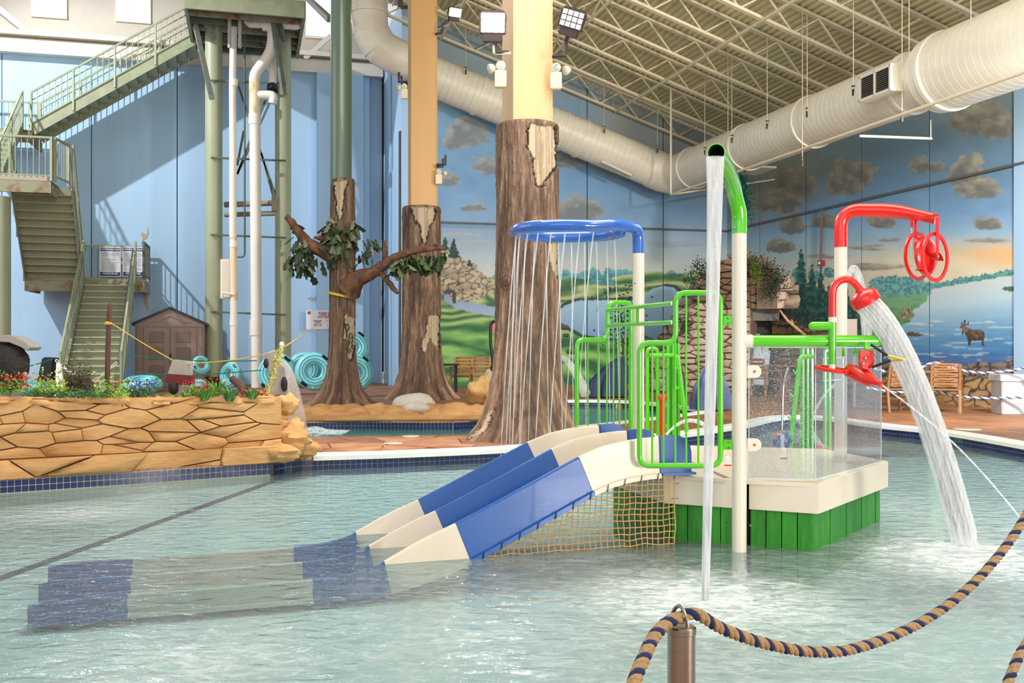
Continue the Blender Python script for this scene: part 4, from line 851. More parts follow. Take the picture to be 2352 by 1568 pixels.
for a, b in ((q0, q1), (q1, q2)):
    dd = (b - a).normalized(); nn = V(dd.y, -dd.x, 0) * .004
    MB().prism([a + nn, b + nn, TZ(b) + nn, TZ(a) + nn], nn * -2).build('sheet', M_ACR, sc, smooth=False)
for path in ([q0, TZ(q0), TZ(q1)], [q1, TZ(q1)], [q0, q1, q2, TZ(q2), TZ(q1)]): MB().tube(path, .0045, 6).build('edge', M_ACE, sc)
w0 = q1.lerp(q2, .1); w1 = q1.lerp(q2, .4)
MB().tube([V(w0.x, w0.y - .01, 1.19), V(w1.x, w1.y - .01, 1.19), V(w1.x, w1.y - .01, 1.03), V(w0.x, w0.y - .01, 1.03)], .004, 6, closed=True).build('hand_hole_edge', M_ACE, sc)
# deck bubblers
M_BUB = mat('red_bubbler', (190, 40, 34), .4)
for (x, y, lb) in ((1800, 1053, 'small red round bubbler in the platform behind the clear screen'), (1672, 1069, 'small red round bubbler in the platform left of the spout post')):
    p = PZ(x, y, ZT); tag(MB().lathe([(.03, 0), (.03, .004), (.02, .008)], p + UP * .001, 20).build('deck_bubbler', M_BUB), lb, 'nozzle')

# --- guards
def guard(name, label, outer, bars, Yf, r, rb, brackets, ybot):
    g = thing(name, label, 'railing', P(*outer[0], Yf(outer[0][0])))
    pts = [P(x, y, Yf(x)) for x, y in outer]
    MB().tube(fillet(pts, .075, 6), r, 14, closed=False).build('outer_tube', M_GREEN, g)
    for x, yt in bars: MB().cyl(P(x, yt, Yf(x)), P(x, ybot, Yf(x)), rb, 8).build('bar', M_GREEN, g)
    for (x0, x1, y) in brackets:
        MB().obox(P((x0 + x1) / 2, y, Yf(x0)), ((x1 - x0) / 2 / F * 7, 0, 0), (0, .004, 0), (0, 0, .035)).build('bracket', M_GREEN, g, bevel=.002)
        for dy in (-6, 7): bolt_head(P((x0 + x1) / 2 + 2, y + dy, Yf(x0) - .006), g, .008)
    return g
Yn = lambda x: 7.05 - (x - 1465) / 195 * .12
gu = guard('slide_guard', 'nearer lime green barred guard beside the slide, fixed to the spout post', [(1560, 1069), (1469, 1069), (1469, 787), (1552, 787), (1552, 672), (1655, 672), (1655, 1069), (1558, 1069)], [(1498, 793), (1524, 793), (1551, 775), (1576, 678), (1604, 678), (1632, 678)], Yn, .0195, .0072, [(1662, 1680, 736), (1662, 1682, 1021)], 1064)
Yf_ = lambda x: 8.12 + (x - 1325) / 122 * .38
gf = guard('slide_guard', 'farther lime green barred guard beside the slide, next to the ring shower post', [(1325, 976), (1325, 780), (1395, 780), (1397, 694), (1449, 694), (1449, 985)], [(1350, 785), (1374, 785), (1394, 765), (1409, 700), (1423, 700), (1437, 700)], Yf_, .0195, .0072, [], 978)
br = thing('cross_rail', 'pair of lime green rails bridging the two slide guards', 'railing', P(1545, 698, 7.0))
for (xa, ya, xb, yb) in ((1395, 712, 1546, 696), (1395, 747, 1546, 740)): MB().cyl(P(xa, ya, 8.35), P(xb, yb, 7.0), .0165, 12).build('rail', M_GREEN, br)
MB().cyl(P(1464, 705, 7.65), P(1464, 743, 7.65), .011, 10).build('spacer', M_GREEN, br)

# --- falling water
def jet_mat(name, a, str_=(8, 8, .6), col=(250, 250, 252)):
    m = bpy.data.materials.new(name); m.use_nodes = True; nt = m.node_tree; nt.nodes.clear(); N = nt.nodes.new; Lk = nt.links.new
    out = N('ShaderNodeOutputMaterial'); tr = N('ShaderNodeBsdfTransparent'); df = N('ShaderNodeBsdfDiffuse'); df.inputs[0].default_value = lin(col) + [1]; tl = N('ShaderNodeBsdfTranslucent'); tl.inputs[0].default_value = lin(col) + [1]
    ms = N('ShaderNodeMixShader'); ms.inputs[0].default_value = .3; Lk(df.outputs[0], ms.inputs[1]); Lk(tl.outputs[0], ms.inputs[2])
    tc = N('ShaderNodeTexCoord'); mp = N('ShaderNodeMapping'); mp.inputs['Scale'].default_value = str_; n = N('ShaderNodeTexNoise'); n.inputs['Scale'].default_value = 6; n.inputs['Detail'].default_value = 4; Lk(tc.outputs['Object'], mp.inputs[0]); Lk(mp.outputs[0], n.inputs[0])
    mr = N('ShaderNodeMapRange'); mr.inputs['From Min'].default_value = .35; mr.inputs['From Max'].default_value = .65; mr.inputs['To Min'].default_value = a * .35; mr.inputs['To Max'].default_value = a; Lk(n.outputs[0], mr.inputs['Value'])
    m1 = N('ShaderNodeMixShader'); Lk(mr.outputs[0], m1.inputs[0]); Lk(tr.outputs[0], m1.inputs[1]); Lk(ms.outputs[0], m1.inputs[2]); Lk(m1.outputs[0], out.inputs[0]); return m
M_JET = jet_mat('white_water', .42); M_JETT = jet_mat('thin_white_water', .55); M_MIST = jet_mat('water_mist', .22, (5, 5, 1.2))
ss = thing('spout_stream', 'tall column of water falling from the green spout into the pool', 'water', (1.09, 5.65, WATER))
rnd = random.Random(3)
for k in range(18):
    t = k / 18 * 2 * PI; ox, oy = .046 * math.cos(t), .03 * math.sin(t); pts = []; rr = []
    for i in range(14):
        f = i / 13; c = P(1640, 362, 5.86).lerp(V(1.09, 5.62, WATER), f ** .8 * .0 + f); q = 1 - .62 * f ** .6; c.x = P(1641 - 11 * (f ** .7) - 12 * f, 0, 5.86 - .22 * f).x; c.y = 5.84 - .22 * f ** .6; pts.append(c + V(ox * q, oy * q, 0)); rr.append(.0075 * (1 - .35 * f))
    MB().tube(pts, rr, 6).build('strand', M_JET, ss)
sj = thing('spray_jet', 'broad white jet arching down from the red shower head to the pool', 'water', P(2220, 1285, 6.75))
for k in range(46):
    r_ = .092 * math.sqrt((k + .5) / 46); t = k * 2.39996; u_ = V(.85, 0, .53); o_ = fc + u_ * r_ * math.cos(t) + V(0, 1, 0) * r_ * math.sin(t) * .8
    jx = rnd.uniform(-.06, .05); xe = .72 + jx; pts = []
    for i in range(12):
        x_ = xe * i / 11; z_ = -(.95 * x_ + 2.15 * x_ * x_); p = o_ + V(x_, (rnd.random() - .5) * .004, z_)
        if p.z < WATER: break
        pts.append(p)
    MB().tube(pts, [.0075 + .0045 * i / len(pts) for i in range(len(pts))], 5).build('strand', M_JET, sj)
cj = tag(MB().tube([P(2024, 883, 6.6) * (1 - t) + P(2400, 1262, 6.9) * t + UP * .10 * math.sin(PI * t) for t in [i / 16 for i in range(17)]], .0062, 8).build('cannon_jet', M_JETT), 'thin straight jet shooting right from the red water cannon', 'water')
tag(MB().tube([P(2094, 522, 7.85), P(2094, 545, 7.85), P(2092, 585, 7.85)], [.008, .006, .003], 8).build('wheel_trickle', M_JETT), 'thin trickle of water falling onto the red water wheel', 'water')
for k in range(19):
    t = -k / 19 * 5.0 - 1.15; p = cR + V(RR * math.cos(t), RR * math.sin(t), -.045); inn = V(math.cos(t), math.sin(t), 0)
    front = math.sin(t) < 0; vx = -.13 - rnd.random() * .1 if front else (.02 + rnd.random() * .05 if math.cos(t) > -.4 else -.06)
    pts = [p + V(vx * f, .08 * f * (-1 if front else 1) * .6, -2.05 * f * (f * .35 + .65)) for f in [i / 8 for i in range(9)]]
    o = MB().tube(pts, [.0062 - .003 * i / 8 for i in range(9)], 6).build('ring_jet', M_JETT); tag(o, 'thin water jet from the blue ring, ' + ['first', 'second', 'third', 'fourth', 'fifth', 'sixth', 'seventh', 'eighth', 'ninth', 'tenth', 'eleventh', 'twelfth', 'thirteenth', 'fourteenth', 'fifteenth', 'sixteenth', 'seventeenth', 'eighteenth', 'nineteenth'][k] + ' clockwise starting from the feed pipe', 'water', 'thin jets raining from the blue ring')
def arc_jet(name, label, a, b, h, r, m=M_JETT):
    a, b = Vector(a), Vector(b); tag(MB().tube([a.lerp(b, t) + UP * 4 * h * t * (1 - t) for t in [i / 14 for i in range(15)]], [r * (1 + 1.2 * i / 14) for i in range(15)], 8).build(name, m), label, 'water')
arc_jet('arc_jet', 'curved water jet right of the big trunk falling behind the green guard', P(1284, 818, 15.5), P(1345, 905, 14.8), .12, .035)
arc_jet('arc_jet', 'low curved jet behind the nearer green guard', P(1530, 998, 10.6), P(1630, 985, 10.6), .12, .012)
arc_jet('arc_jet', 'curved jet seen through the left half of the clear screen', P(1770, 968, 11.5), P(1890, 1032, 11.0), .18, .014)
arc_jet('arc_jet', 'curved jet seen through the right half of the clear screen', P(1870, 948, 10.2), P(1945, 880, 10.0), .10, .01)
arc_jet('arc_jet', 'curved jet peaking behind the top of the red gooseneck', P(1946, 650, 12.2), P(1992, 770, 12.2), .45, .03, M_JET)
for (x, y, Y, h, lb) in ((1800, 1050, 7.6, .075, 'low plume of water over the red bubbler behind the clear screen'), (1672, 1066, 7.4, .06, 'low plume of water over the red bubbler left of the spout post'), (1797, 1035, 10.1, .16, 'small plume of water in front of the dark ball')):
    p = P(x, y, Y); tag(MB().lathe([(.022, 0), (.018, h * .5), (.022, h * .85), (.012, h)], p, 12).build('bubbler_plume', M_JET), lb, 'water')
for (x, y, rx, ry, h, lb, seed) in ((1.08, 5.62, .22, .18, .05, 'white splash where the spout column hits the pool', 1), (3.10, 6.78, .34, .16, .07, 'white splash where the broad jet hits the pool', 2)):
    mb = MB(); mb.blob((x, y, WATER), rx, ry, h, .5, 3., 26, 12, seed=seed); tag(mb.build('splash', M_MIST), lb, 'water')

# --- foreground stanchion and ropes
YSt = 1.6; XS = (1565 - 1176) / F * YSt; ZS = 1.31 - 653 / F * YSt
sn = thing('stanchion', 'brushed steel rope post in the foreground with a hoop on top', 'post', (XS, YSt, 0))
MB().lathe([(.0225, 0), (.0225, ZS - .012), (.0237, ZS - .011), (.0237, ZS - .002), (.021, ZS)], (XS, YSt, 0), 40).build('post', mat('brushed_steel_post', (178, 168, 158), .28, 1.0, var=.1, vs=20, stretch=(1, 1, 60)), sn)
hp = [V(XS - .002 + .0 * t, YSt, 0) for t in (0,)]
MB().tube([V(XS - .003 + .011 * math.cos(t), YSt - .012 * math.cos(t) , ZS - .002 + .034 * math.sin(t)) for t in [i * PI / 14 for i in range(15)]], .0032, 10).build('hoop', M_STEEL, sn)
M_RB = mat('beige_rope_fibre', (190, 152, 108), .85, var=.18, vs=160, bump=.5, bs=500); M_RN = mat('navy_rope_fibre', (34, 50, 100), .85, var=.3, vs=160, bump=.5, bs=500); M_RW = mat('white_rope_fibre', (226, 226, 224), .85); M_RBL = mat('blue_rope_fibre', (52, 82, 150), .85)
def twisted(name, label, ctrl, R0, pitch, cols, cat='rope', step=None, names=None, m=8):
    path = catmull(ctrl, 10); L = [0]
    for i in range(1, len(path)): L.append(L[-1] + (path[i] - path[i - 1]).length)
    step = step or pitch / 8; n = int(L[-1] / step); t = thing(name, label, cat, path[0]); pos = []; j = 1
    for i in range(n + 1):
        s = min(i * step, L[-1])
        while j < len(L) - 1 and L[j] < s: j += 1
        pos.append(path[j - 1].lerp(path[j], (s - L[j - 1]) / max(1e-9, L[j] - L[j - 1])))
    K = len(cols)
    for k, mt in enumerate(cols):
        pts = []; 
        for i in range(n + 1):
            d = (pos[min(i + 1, n)] - pos[max(i - 1, 0)]).normalized(); x = d.cross(V(0, 1, .3)).normalized(); y = d.cross(x); an = 2 * PI * (i * step / pitch + k / K); pts.append(pos[i] + (x * math.cos(an) + y * math.sin(an)) * R0 * .52)
        MB().tube(pts, R0 * .54, m).build('strand', mt, t, ang=80)
    return t
def PP(l): return [P(*q) for q in l]
twisted('barrier_rope', 'thick beige and navy twisted rope sagging right from the foreground post', PP([(1562, 1416, 1.6), (1600, 1410, 1.6), (1665, 1446, 1.65), (1760, 1478, 1.72), (1860, 1496, 1.8), (1950, 1492, 1.87), (2060, 1456, 1.97), (2150, 1408, 2.05), (2230, 1345, 2.14), (2300, 1268, 2.23), (2352, 1192, 2.3), (2440, 1040, 2.42)]), .0100, .044, [M_RB, M_RB, M_RN])
twisted('barrier_rope', 'thick beige and navy twisted rope hanging left of the foreground post', PP([(1568, 1416, 1.6), (1535, 1428, 1.58), (1502, 1462, 1.53), (1478, 1512, 1.46), (1456, 1568, 1.4), (1436, 1660, 1.3)]), .0104, .044, [M_RB, M_RB, M_RN])
twisted('barrier_rope', 'short end of twisted rope in the bottom right corner of the view', PP([(2420, 1400, 2.1), (2352, 1488, 2.0), (2326, 1540, 1.95), (2300, 1610, 1.9)]), .0100, .044, [M_RB, M_RB, M_RN])

# ================================================================ COLUMNS AND SCULPTED TREE TRUNKS
M_BARK = vcol_mat('sculpted_bark', .75, bump=.5, bs=55)
BKA, BKB, BKC = (70, 52, 40), (136, 106, 84), (196, 168, 144)
def tlin(rgb): rgb = np.clip(rgb, 3, 250) / 255.; return np.where(rgb <= .04045, rgb / 12.92, ((rgb + .055) / 1.055) ** 2.4)
def trunk(name, label, cx, cy, prof, lobes, patches, seed, n=150, nz=190, knots=()):
    """prof: [(z, r)] bottom to top; patches: photo-plane outlines of the bare plaster spots on the side that faces the walkway"""
    zs = np.linspace(prof[0][0], prof[-1][0], nz); r0 = np.interp(zs, [p[0] for p in prof], [p[1] for p in prof]); rt = prof[-1][1]
    th = np.linspace(0, 2 * PI, n, endpoint=False); TH, Zz = np.meshgrid(th, zs); Rr = np.repeat(r0[:, None], n, 1)
    fl = np.clip((Rr - rt) / (r0[0] - rt + 1e-6), 0, 1)
    lob = np.cos(TH * lobes + seed) * .5 + np.cos(TH * (lobes + 3) + seed * 2.3 + 1) * .3 + np.cos(TH * (2 * lobes + 5) + seed) * .3
    Rr = Rr + lob * fl * (r0[0] - rt) * .30
    cx_, sx_ = np.cos(TH), np.sin(TH); k = 2 + 0 * TH
    u = TH / (2 * PI) * 60 + (fbm(cx_ * 2 + 9, Zz * 1.2 + sx_ * 2, 3) - .5) * 7
    per = lambda f, z: fbm(np.abs(cx_) * 0 + (cx_ + 2) * f, (sx_ + 2) * f * .9 + z, 4)
    b1 = per(9, Zz * 2.2 + seed); b2 = per(34, Zz * 4. + seed); ridge = np.abs(b1 - .5) * 2; ridge2 = np.abs(b2 - .5) * 2
    bark = np.clip(ridge * 1.3, 0, 1) * .6 + np.clip(ridge2 * 1.5, 0, 1) * .4
    X = cx + np.cos(TH) * Rr; Y = cy + np.sin(TH) * Rr; px = 1176 + F * X / Y; py = 784 + F * (EYE - Zz) / Y
    face = (np.sin(TH) < .25); pm = np.zeros(TH.shape); edge = np.zeros(TH.shape)
    jx = px + (fbm(px / 7., py / 7., 3) - .5) * 9; jy = py + (fbm(px / 9. + 4, py / 9., 3) - .5) * 9
    for pts in patches:
        c = (sum(p[0] for p in pts) / len(pts), sum(p[1] for p in pts) / len(pts)); m = inpoly(jx, jy, pts) & face
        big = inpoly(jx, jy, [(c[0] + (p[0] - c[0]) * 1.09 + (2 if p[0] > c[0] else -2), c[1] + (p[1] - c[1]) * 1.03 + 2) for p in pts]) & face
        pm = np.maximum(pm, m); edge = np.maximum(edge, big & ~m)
    disp = (bark - .5) * .045 * (1 - pm) + pm * -.02 + edge * -.035; Rr = Rr + disp * np.clip(rt / .4, .5, 1)
    X = cx + np.cos(TH) * Rr; Y = cy + np.sin(TH) * Rr
    tone = np.clip(bark * .85 + (per(3, Zz * .8) - .5) * .9 + .06, 0, 1)[..., None]
    col = np.where(tone < .5, np.array(BKA, float) * (1 - tone * 2) + np.array(BKB, float) * tone * 2, np.array(BKB, float) * (2 - tone * 2) + np.array(BKC, float) * (tone * 2 - 1))
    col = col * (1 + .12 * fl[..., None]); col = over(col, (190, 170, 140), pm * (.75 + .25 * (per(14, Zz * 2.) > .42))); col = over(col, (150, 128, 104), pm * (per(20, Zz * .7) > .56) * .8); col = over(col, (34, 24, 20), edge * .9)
    for (kx, ky, kr) in knots:
        d = np.hypot(px - kx, (py - ky) * .8) / kr; ring = .5 + .5 * np.sin(d * 14); mk = (d < 1) * face; col = over(col, (70, 48, 34), mk * ring * .8); X = X - np.cos(TH) * 0; Y = Y - mk * (1 - d) * .05
    co = np.stack([X, Y, Zz], -1).reshape(-1, 3); fs = [(i * n + j, i * n + (j + 1) % n, (i + 1) * n + (j + 1) % n, (i + 1) * n + j) for i in range(nz - 1) for j in range(n)]
    fs.append(tuple((nz - 1) * n + j for j in range(n)))
    t = thing(name, label, 'tree trunk', (cx, cy, 0)); me = bpy.data.meshes.new('trunk'); co[:, 0] -= cx; co[:, 1] -= cy; me.from_pydata(co.tolist(), [], fs); me.update()
    ca = me.color_attributes.new('paint', 'FLOAT_COLOR', 'POINT'); full = np.concatenate([tlin(col).reshape(-1, 3), np.ones((len(co), 1))], 1); ca.data.foreach_set('color', full.ravel())
    me.polygons.foreach_set('use_smooth', [True] * (len(fs) - 1) + [False]); new_obj('trunk', me, M_BARK, t); return t
zy = lambda y, Y: EYE - (y - 784) / F * Y
Y3_, Y2_, Y1_ = 13.3, 22.9, 19.2
t3 = trunk('sculpted_tree_trunk', 'widest sculpted tree trunk wrapping the cream column behind the blue ring', .205, Y3_, [(-.02, .80), (.06, .74), (.2, .64), (.35, .575), (.6, .515), (.93, .465), (1.4, .435), (2.5, .425), (4.17, .42), (4.2, .40)], 5,
  [[(1213, 300), (1220, 284), (1276, 290), (1280, 380), (1262, 400), (1248, 424), (1238, 428), (1228, 400), (1226, 360), (1214, 340)], [(1262, 556), (1284, 560), (1284, 640), (1272, 620), (1264, 590)], [(1070, 1004), (1100, 985), (1122, 940), (1130, 935), (1112, 985), (1090, 1004)]], 1.3, 190, 260, knots=[(1162, 645, 18)])
t2 = trunk('sculpted_tree_trunk', 'middle sculpted tree trunk around the orange-cream column', (968 - 1176) / F * Y2_, Y2_, [(-.02, .86), (.08, .76), (.3, .62), (.6, .53), (1.0, .47), (1.6, .45), (4.36, .445), (4.4, .42)], 6,
  [[(944, 476), (1000, 478), (999, 500), (986, 520), (980, 556), (972, 558), (966, 520), (950, 500)], [(984, 730), (1004, 722), (1010, 728), (1010, 815), (1006, 800), (990, 775), (980, 790), (978, 808), (970, 805), (968, 782), (980, 772)]], 4.1, 130, 170)
t1 = trunk('sculpted_tree_trunk', 'narrowest sculpted tree trunk with leafy branches, around the dark green post', (787 - 1176) / F * Y1_, Y1_, [(-.02, .86), (.05, .74), (.15, .55), (.35, .40), (.6, .32), (.9, .275), (1.3, .255), (2.0, .255), (3.0, .25), (4.41, .235), (4.44, .22)], 7,
  [[(766, 416), (800, 414), (790, 440), (787, 470), (783, 500), (775, 505), (770, 450)], [(794, 722), (816, 730), (816, 800), (806, 828), (798, 818), (802, 780), (788, 778), (790, 765)]], 2.2, 120, 190)
# scribbled letters cut into the bare patch of the narrow trunk
M_INK = mat('dark_scribble', (46, 42, 36), .8)
for pts in ([(792, 742), (797, 775)], [(790, 744), (800, 745), (803, 752), (796, 760)], [(806, 764), (802, 770), (804, 779), (809, 776), (808, 766), (811, 778)], [(801, 781), (803, 791), (806, 784), (808, 790), (810, 780)], [(795, 798), (803, 812)], [(800, 806), (803, 801), (807, 808)], [(807, 796), (812, 792), (809, 790), (808, 799), (813, 802)]):
    MB().tube([P(x, y, Y1_ - .252) for x, y in pts], .011, 5).build('scribble_stroke', M_INK, t1)
def branch(parent, pts, rs, seed=0):
    pts = [P(*q) for q in pts]; path = catmull(pts, 5); rr = list(np.interp(np.linspace(0, 1, len(path)), np.linspace(0, 1, len(rs)), rs)); mb = MB().tube(path, rr, 14)
    mb.v = [tuple(V(*v) + V(mnoise.noise(V(*v) * 14), mnoise.noise(V(*v) * 14 + V(5, 0, 0)), mnoise.noise(V(*v) * 14 + V(0, 9, 0))) * .022) for v in mb.v]
    return mb.build('branch', mat('branch_bark', (132, 92, 66), .8, col2=(78, 52, 38), vs=9, stretch=(1, 1, 1), bump=.6, bs=30), parent, ang=70)
Y = Y1_ - .1
branch(t1, [(800, 665, Y), (822, 640, Y - .1), (858, 626, Y - .2), (890, 602, Y - .3), (935, 580, Y - .4), (975, 572, Y - .5), (1022, 568, Y - .6)], [.26, .17, .11, .09, .08, .06, .03])
branch(t1, [(885, 608, Y - .28), (884, 580, Y - .3), (884, 553, Y - .3)], [.05, .045, .035]); branch(t1, [(868, 618, Y - .2), (888, 642, Y - .3), (902, 660, Y - .35), (914, 674, Y - .4)], [.06, .055, .045, .03])
branch(t1, [(770, 595, Y), (738, 576, Y - .15), (705, 556, Y - .2), (684, 530, Y - .25), (670, 510, Y - .3), (657, 497, Y - .3)], [.14, .12, .11, .085, .07, .045]); branch(t1, [(770, 548, Y), (745, 547, Y - .15), (721, 546, Y - .2)], [.045, .045, .03])
branch(t1, [(970, 572, Y - .5), (1000, 562, Y - .55), (1012, 566, Y - .6)], [.04, .03, .01])
lm = MB(); lp = [(0, 0), (.02, .018), (.045, .012), (.06, .03), (.085, .022), (.105, .028), (.13, .0), (.105, -.028), (.085, -.022), (.06, -.03), (.045, -.012), (.02, -.018)]
lm.add([(x, y, -.9 * abs(y) ** 1.2 + .004) for x, y in lp] + [(.06, 0, .01)], [(i, (i + 1) % 12, 12) for i in range(12)])
LG = [mat('leaf_green_%s' % n, c, .6, var=.2, vs=9) for n, c in (('dark', (54, 72, 44)), ('mid', (88, 108, 62)), ('grey', (128, 128, 104)))]
lmes = []
for k in range(3):
    o = lm.build('leaf', LG[k], None); lmes.append(o.data); bpy.data.objects.remove(o)
def leaf(parent, p, rnd, s=1., droop=.9, k=None):
    m = Matrix.Translation(p - ORG[parent]) @ Matrix.Rotation(rnd.uniform(0, 2 * PI), 4, 'Z') @ Matrix.Rotation(droop + rnd.uniform(-.5, .5), 4, 'Y') @ Matrix.Rotation(rnd.uniform(-.9, .9), 4, 'X') @ Matrix.Scale(s * rnd.uniform(.75, 1.2), 4)
    return inst('leaf', lmes[rnd.choice([0, 0, 1, 2]) if k is None else k], parent, mw=m)
rn = random.Random(5)
def scatter(n, fn, parent, s=1.):
    for i in range(n): leaf(parent, fn(), rn, s)
scatter(100, lambda: (lambda a, y: V(t1.location.x + math.cos(a) * .3, Y1_ + math.sin(a) * .3, zy(y, Y1_)))(rn.uniform(-PI, 0), rn.triangular(498, 610, 530)), t1, 2.1)
scatter(70, lambda: P(rn.triangular(660, 740, 690), rn.triangular(545, 630, 585), Y1_ - .2 + rn.uniform(-.25, .25)), t1, 2.1)
scatter(92, lambda: (lambda x: P(x, 572 + (1020 - x) * .12 + rn.triangular(0, 44, 12), Y1_ - .45 + rn.uniform(-.22, .22)))(rn.uniform(900, 1022)), t1, 2.0)
scatter(16, lambda: P(rn.uniform(818, 862), rn.uniform(540, 590), Y1_ - .2), t1, 2.0); scatter(7, lambda: P(rn.uniform(640, 690), rn.uniform(498, 560), Y1_ - .3), t1, 1.8); scatter(10, lambda: P(rn.uniform(868, 892), rn.uniform(585, 612), Y1_ - .4), t1, 1.)
yr = thing('yellow_rope', 'yellow rope wound round the narrow trunk and tied across to the left', 'rope', P(787, 680, Y1_ - .26))
M_YR = mat('yellow_rope', (226, 190, 70), .7)
for k in range(3): MB().tube([V(t1.location.x + math.cos(a) * .275, Y1_ + math.sin(a) * .275, zy(679, Y1_) + .03 * math.cos(a + .3) * -2 + k * .016) for a in [i * 2 * PI / 24 for i in range(24)]], .009, 6, closed=True).build('turn', M_YR, yr)

def column(name, label, px0, px1, pxs, Yc, z0, z1, m, col):
    w = (px1 - px0) / F * Yc / .9665; dd = (px0 - pxs) / F * Yc / .2565; pf = P(px0, 784, Yc); a, b = ab(pf)
    t = thing(name, label, 'column', W(a + w / 2, b + dd / 2, z0)); x = MB().wbox(a, a + w, b, b + dd, z0, z1).build('shaft', m, t, bevel=.008)
    MB().wbox(a - .01, a + .012, b - .012, b + .01, z0, z1).wbox(a + w - .012, a + w + .01, b - .012, b + .01, z0, z1).build('corner_bead', m, t); return t
c3 = column('cream_column', 'cream boxed column rising from the widest trunk, carrying two floodlights', 1180, 1268, 1152, 13.05, 4.1, 11.2, mat('column_cream_paint', (208, 172, 126), .5, var=.05, vs=.8, stretch=(1, 1, .2)), 0)
c2 = column('cream_column', 'orange-cream boxed column rising from the middle trunk', 945, 1002, 932, 22.65, 4.3, 11.0, mat('column_orange_paint', (206, 160, 100), .5, var=.07, vs=.8, stretch=(1, 1, .2)), 0)
c1 = tag(MB().cyl((t1.location.x - .03, Y1_, 4.3), (t1.location.x - .03, Y1_, 12.5), .205, 32).build('green_post', mat('dark_green_paint', (88, 108, 88), .3, coat=.3)), 'tall dark green round steel post rising from the narrow leafy trunk', 'column')

# --- lamps on the columns
M_DB = mat('dark_bronze', (58, 44, 42), .45); M_EMW = mat('ivory_plastic', (226, 208, 168), .45)
M_LED = bpy.data.materials.new('lit_led'); M_LED.use_nodes = True; _b = M_LED.node_tree.nodes['Principled BSDF']; _b.inputs['Emission Color'].default_value = (1, .98, .95, 1); _b.inputs['Emission Strength'].default_value = 40
def floodlight(label, c, dirv, w, h, on, arm, roll=V(0, 0, 1)):
    d = Vector(dirv).normalized(); x = d.cross(roll).normalized(); y = x.cross(d).normalized(); t = thing('floodlight', label, 'lamp', c)
    pr = [(-w, -h), (w, -h), (w * 1.05, h * .6), (w * .8, h), (-w * .8, h), (-w * 1.05, h * .6)]
    MB().prism([c + x * a + y * b for a, b in pr], d * -.07).build('housing', M_DB, t, bevel=.008)
    fin = MB()
    for i in range(6): fin.obox(c - d * .09 + x * (-w * .7 + i * w * .28), x * .006, y * h * .7, d * .03)
    fin.build('cooling_fins', M_DB, t)
    led = None
    for i in range(4):
        for j in range(3):
            p = c + x * (-w * .68 + i * w * .45) + y * (-h * .62 + j * h * .55) + d * .004
            if led is None: l0 = p; led = MB().obox(p, x * w * .19, y * h * .23, d * .004).build('led', M_LED if on else mat('unlit_led', (214, 214, 208), .4), t)
            else: inst('led', led.data, t, p - l0)
    MB().tube([c - y * h * 1.0 - d * .04] + [Vector(q) for q in arm], .028, 8).build('arm', M_DB, t)
    MB().obox(c - y * (h + .05) - d * .05, x * w * .75, y * .05, d * .05).build('driver_box', M_DB, t, bevel=.008)
    return t
floodlight('unlit dark floodlight with twelve white squares, right of the widest cream column', P(1314, 42, 12.6), (-.25, -1, -.28), .16, .13, False, [P(1300, 95, 12.8), P(1298, 128, 12.8), P(1270, 130, 12.9)], V(.35, 0, 1))
floodlight('glaring lit floodlight left of the widest cream column', P(1132, 50, 12.8), (.08, -1, -.12), .17, .15, True, [P(1136, 100, 12.9), P(1138, 120, 12.9), P(1168, 121, 13.0)])
floodlight('small lit floodlight right of the orange-cream column', P(1046, 28, 22.5), (.5, -1, -.5), .16, .11, True, [P(1018, 55, 22.6), P(1014, 76, 22.6), P(1001, 78, 22.7)])
def emlight(label, c, s, side=1, brkt=True):
    t = thing('emergency_light', label, 'lamp', c)
    MB().obox(c, (.075, 0, 0), (0, .05, 0), (0, 0, .11)).build('battery_box', M_EMW, t, bevel=.01)
    for k, (dx, dz, dr) in enumerate(((0.0, .17, (.1, -1, -.3)), (-.13, .13, (-1, -.5, -.3)))):
        MB().lathe([(.02, -.07), (.05, -.04), (.062, 0), (.062, .02), (.05, .022)], c + V(dx * side, -.03, dz), 18, dr).build('lamp_head', M_EMW, t)
        MB().lathe([(.05, .02), (.048, .028), (.01, .034)], c + V(dx * side, -.03, dz), 16, dr).build('lens', mat('lamp_lens', (190, 196, 200), .1, coat=1), t)
    return t
emlight('ivory twin-head emergency light left of the widest cream column', P(1150, 182, 12.95), 1); emlight('ivory emergency light on the right edge of the widest cream column', P(1277, 186, 13.05), 1, -1)
emlight('ivory emergency light left of the orange-cream column', P(929, 216, 22.5), 1); emlight('ivory emergency light low on the right of the orange-cream column', P(1008, 412, 22.7), 1, -1)
def bracket(label, x, y, Yc, s):
    t = thing('angle_bracket', label, 'bracket', P(x, y, Yc)); k = 1 / F * Yc
    MB().tube([P(x, y, Yc), P(x + s * 20, y, Yc), P(x + s * 20, y - 22, Yc)], .03, 8).tube([P(x, y + 5, Yc), P(x + s * 14, y + 5, Yc), P(x + s * 14, y - 14, Yc)], .026, 8).build('tube_arm', M_DB, t); return t
bracket('empty dark pipe bracket left of the orange-cream column, above the emergency light', 936, 188, 22.6, -1); bracket('empty dark pipe bracket low on the right of the orange-cream column', 1003, 378, 22.7, 1); bracket('empty dark pipe bracket at the top left of the orange-cream column', 936, 14, 22.6, -1)
pc = thing('sensor_arm', 'ivory pipe arm with a white sensor below the glaring floodlight', 'sensor', P(1160, 122, 12.95)); MB().tube(fillet([P(1172, 122, 13), P(1135, 122, 12.9), P(1135, 98, 12.9)], .02, 3), .022, 8).build('arm', M_EMW, pc); MB().cyl(P(1135, 99, 12.9), P(1135, 84, 12.9), .032, 14).build('sensor', M_POST, pc)

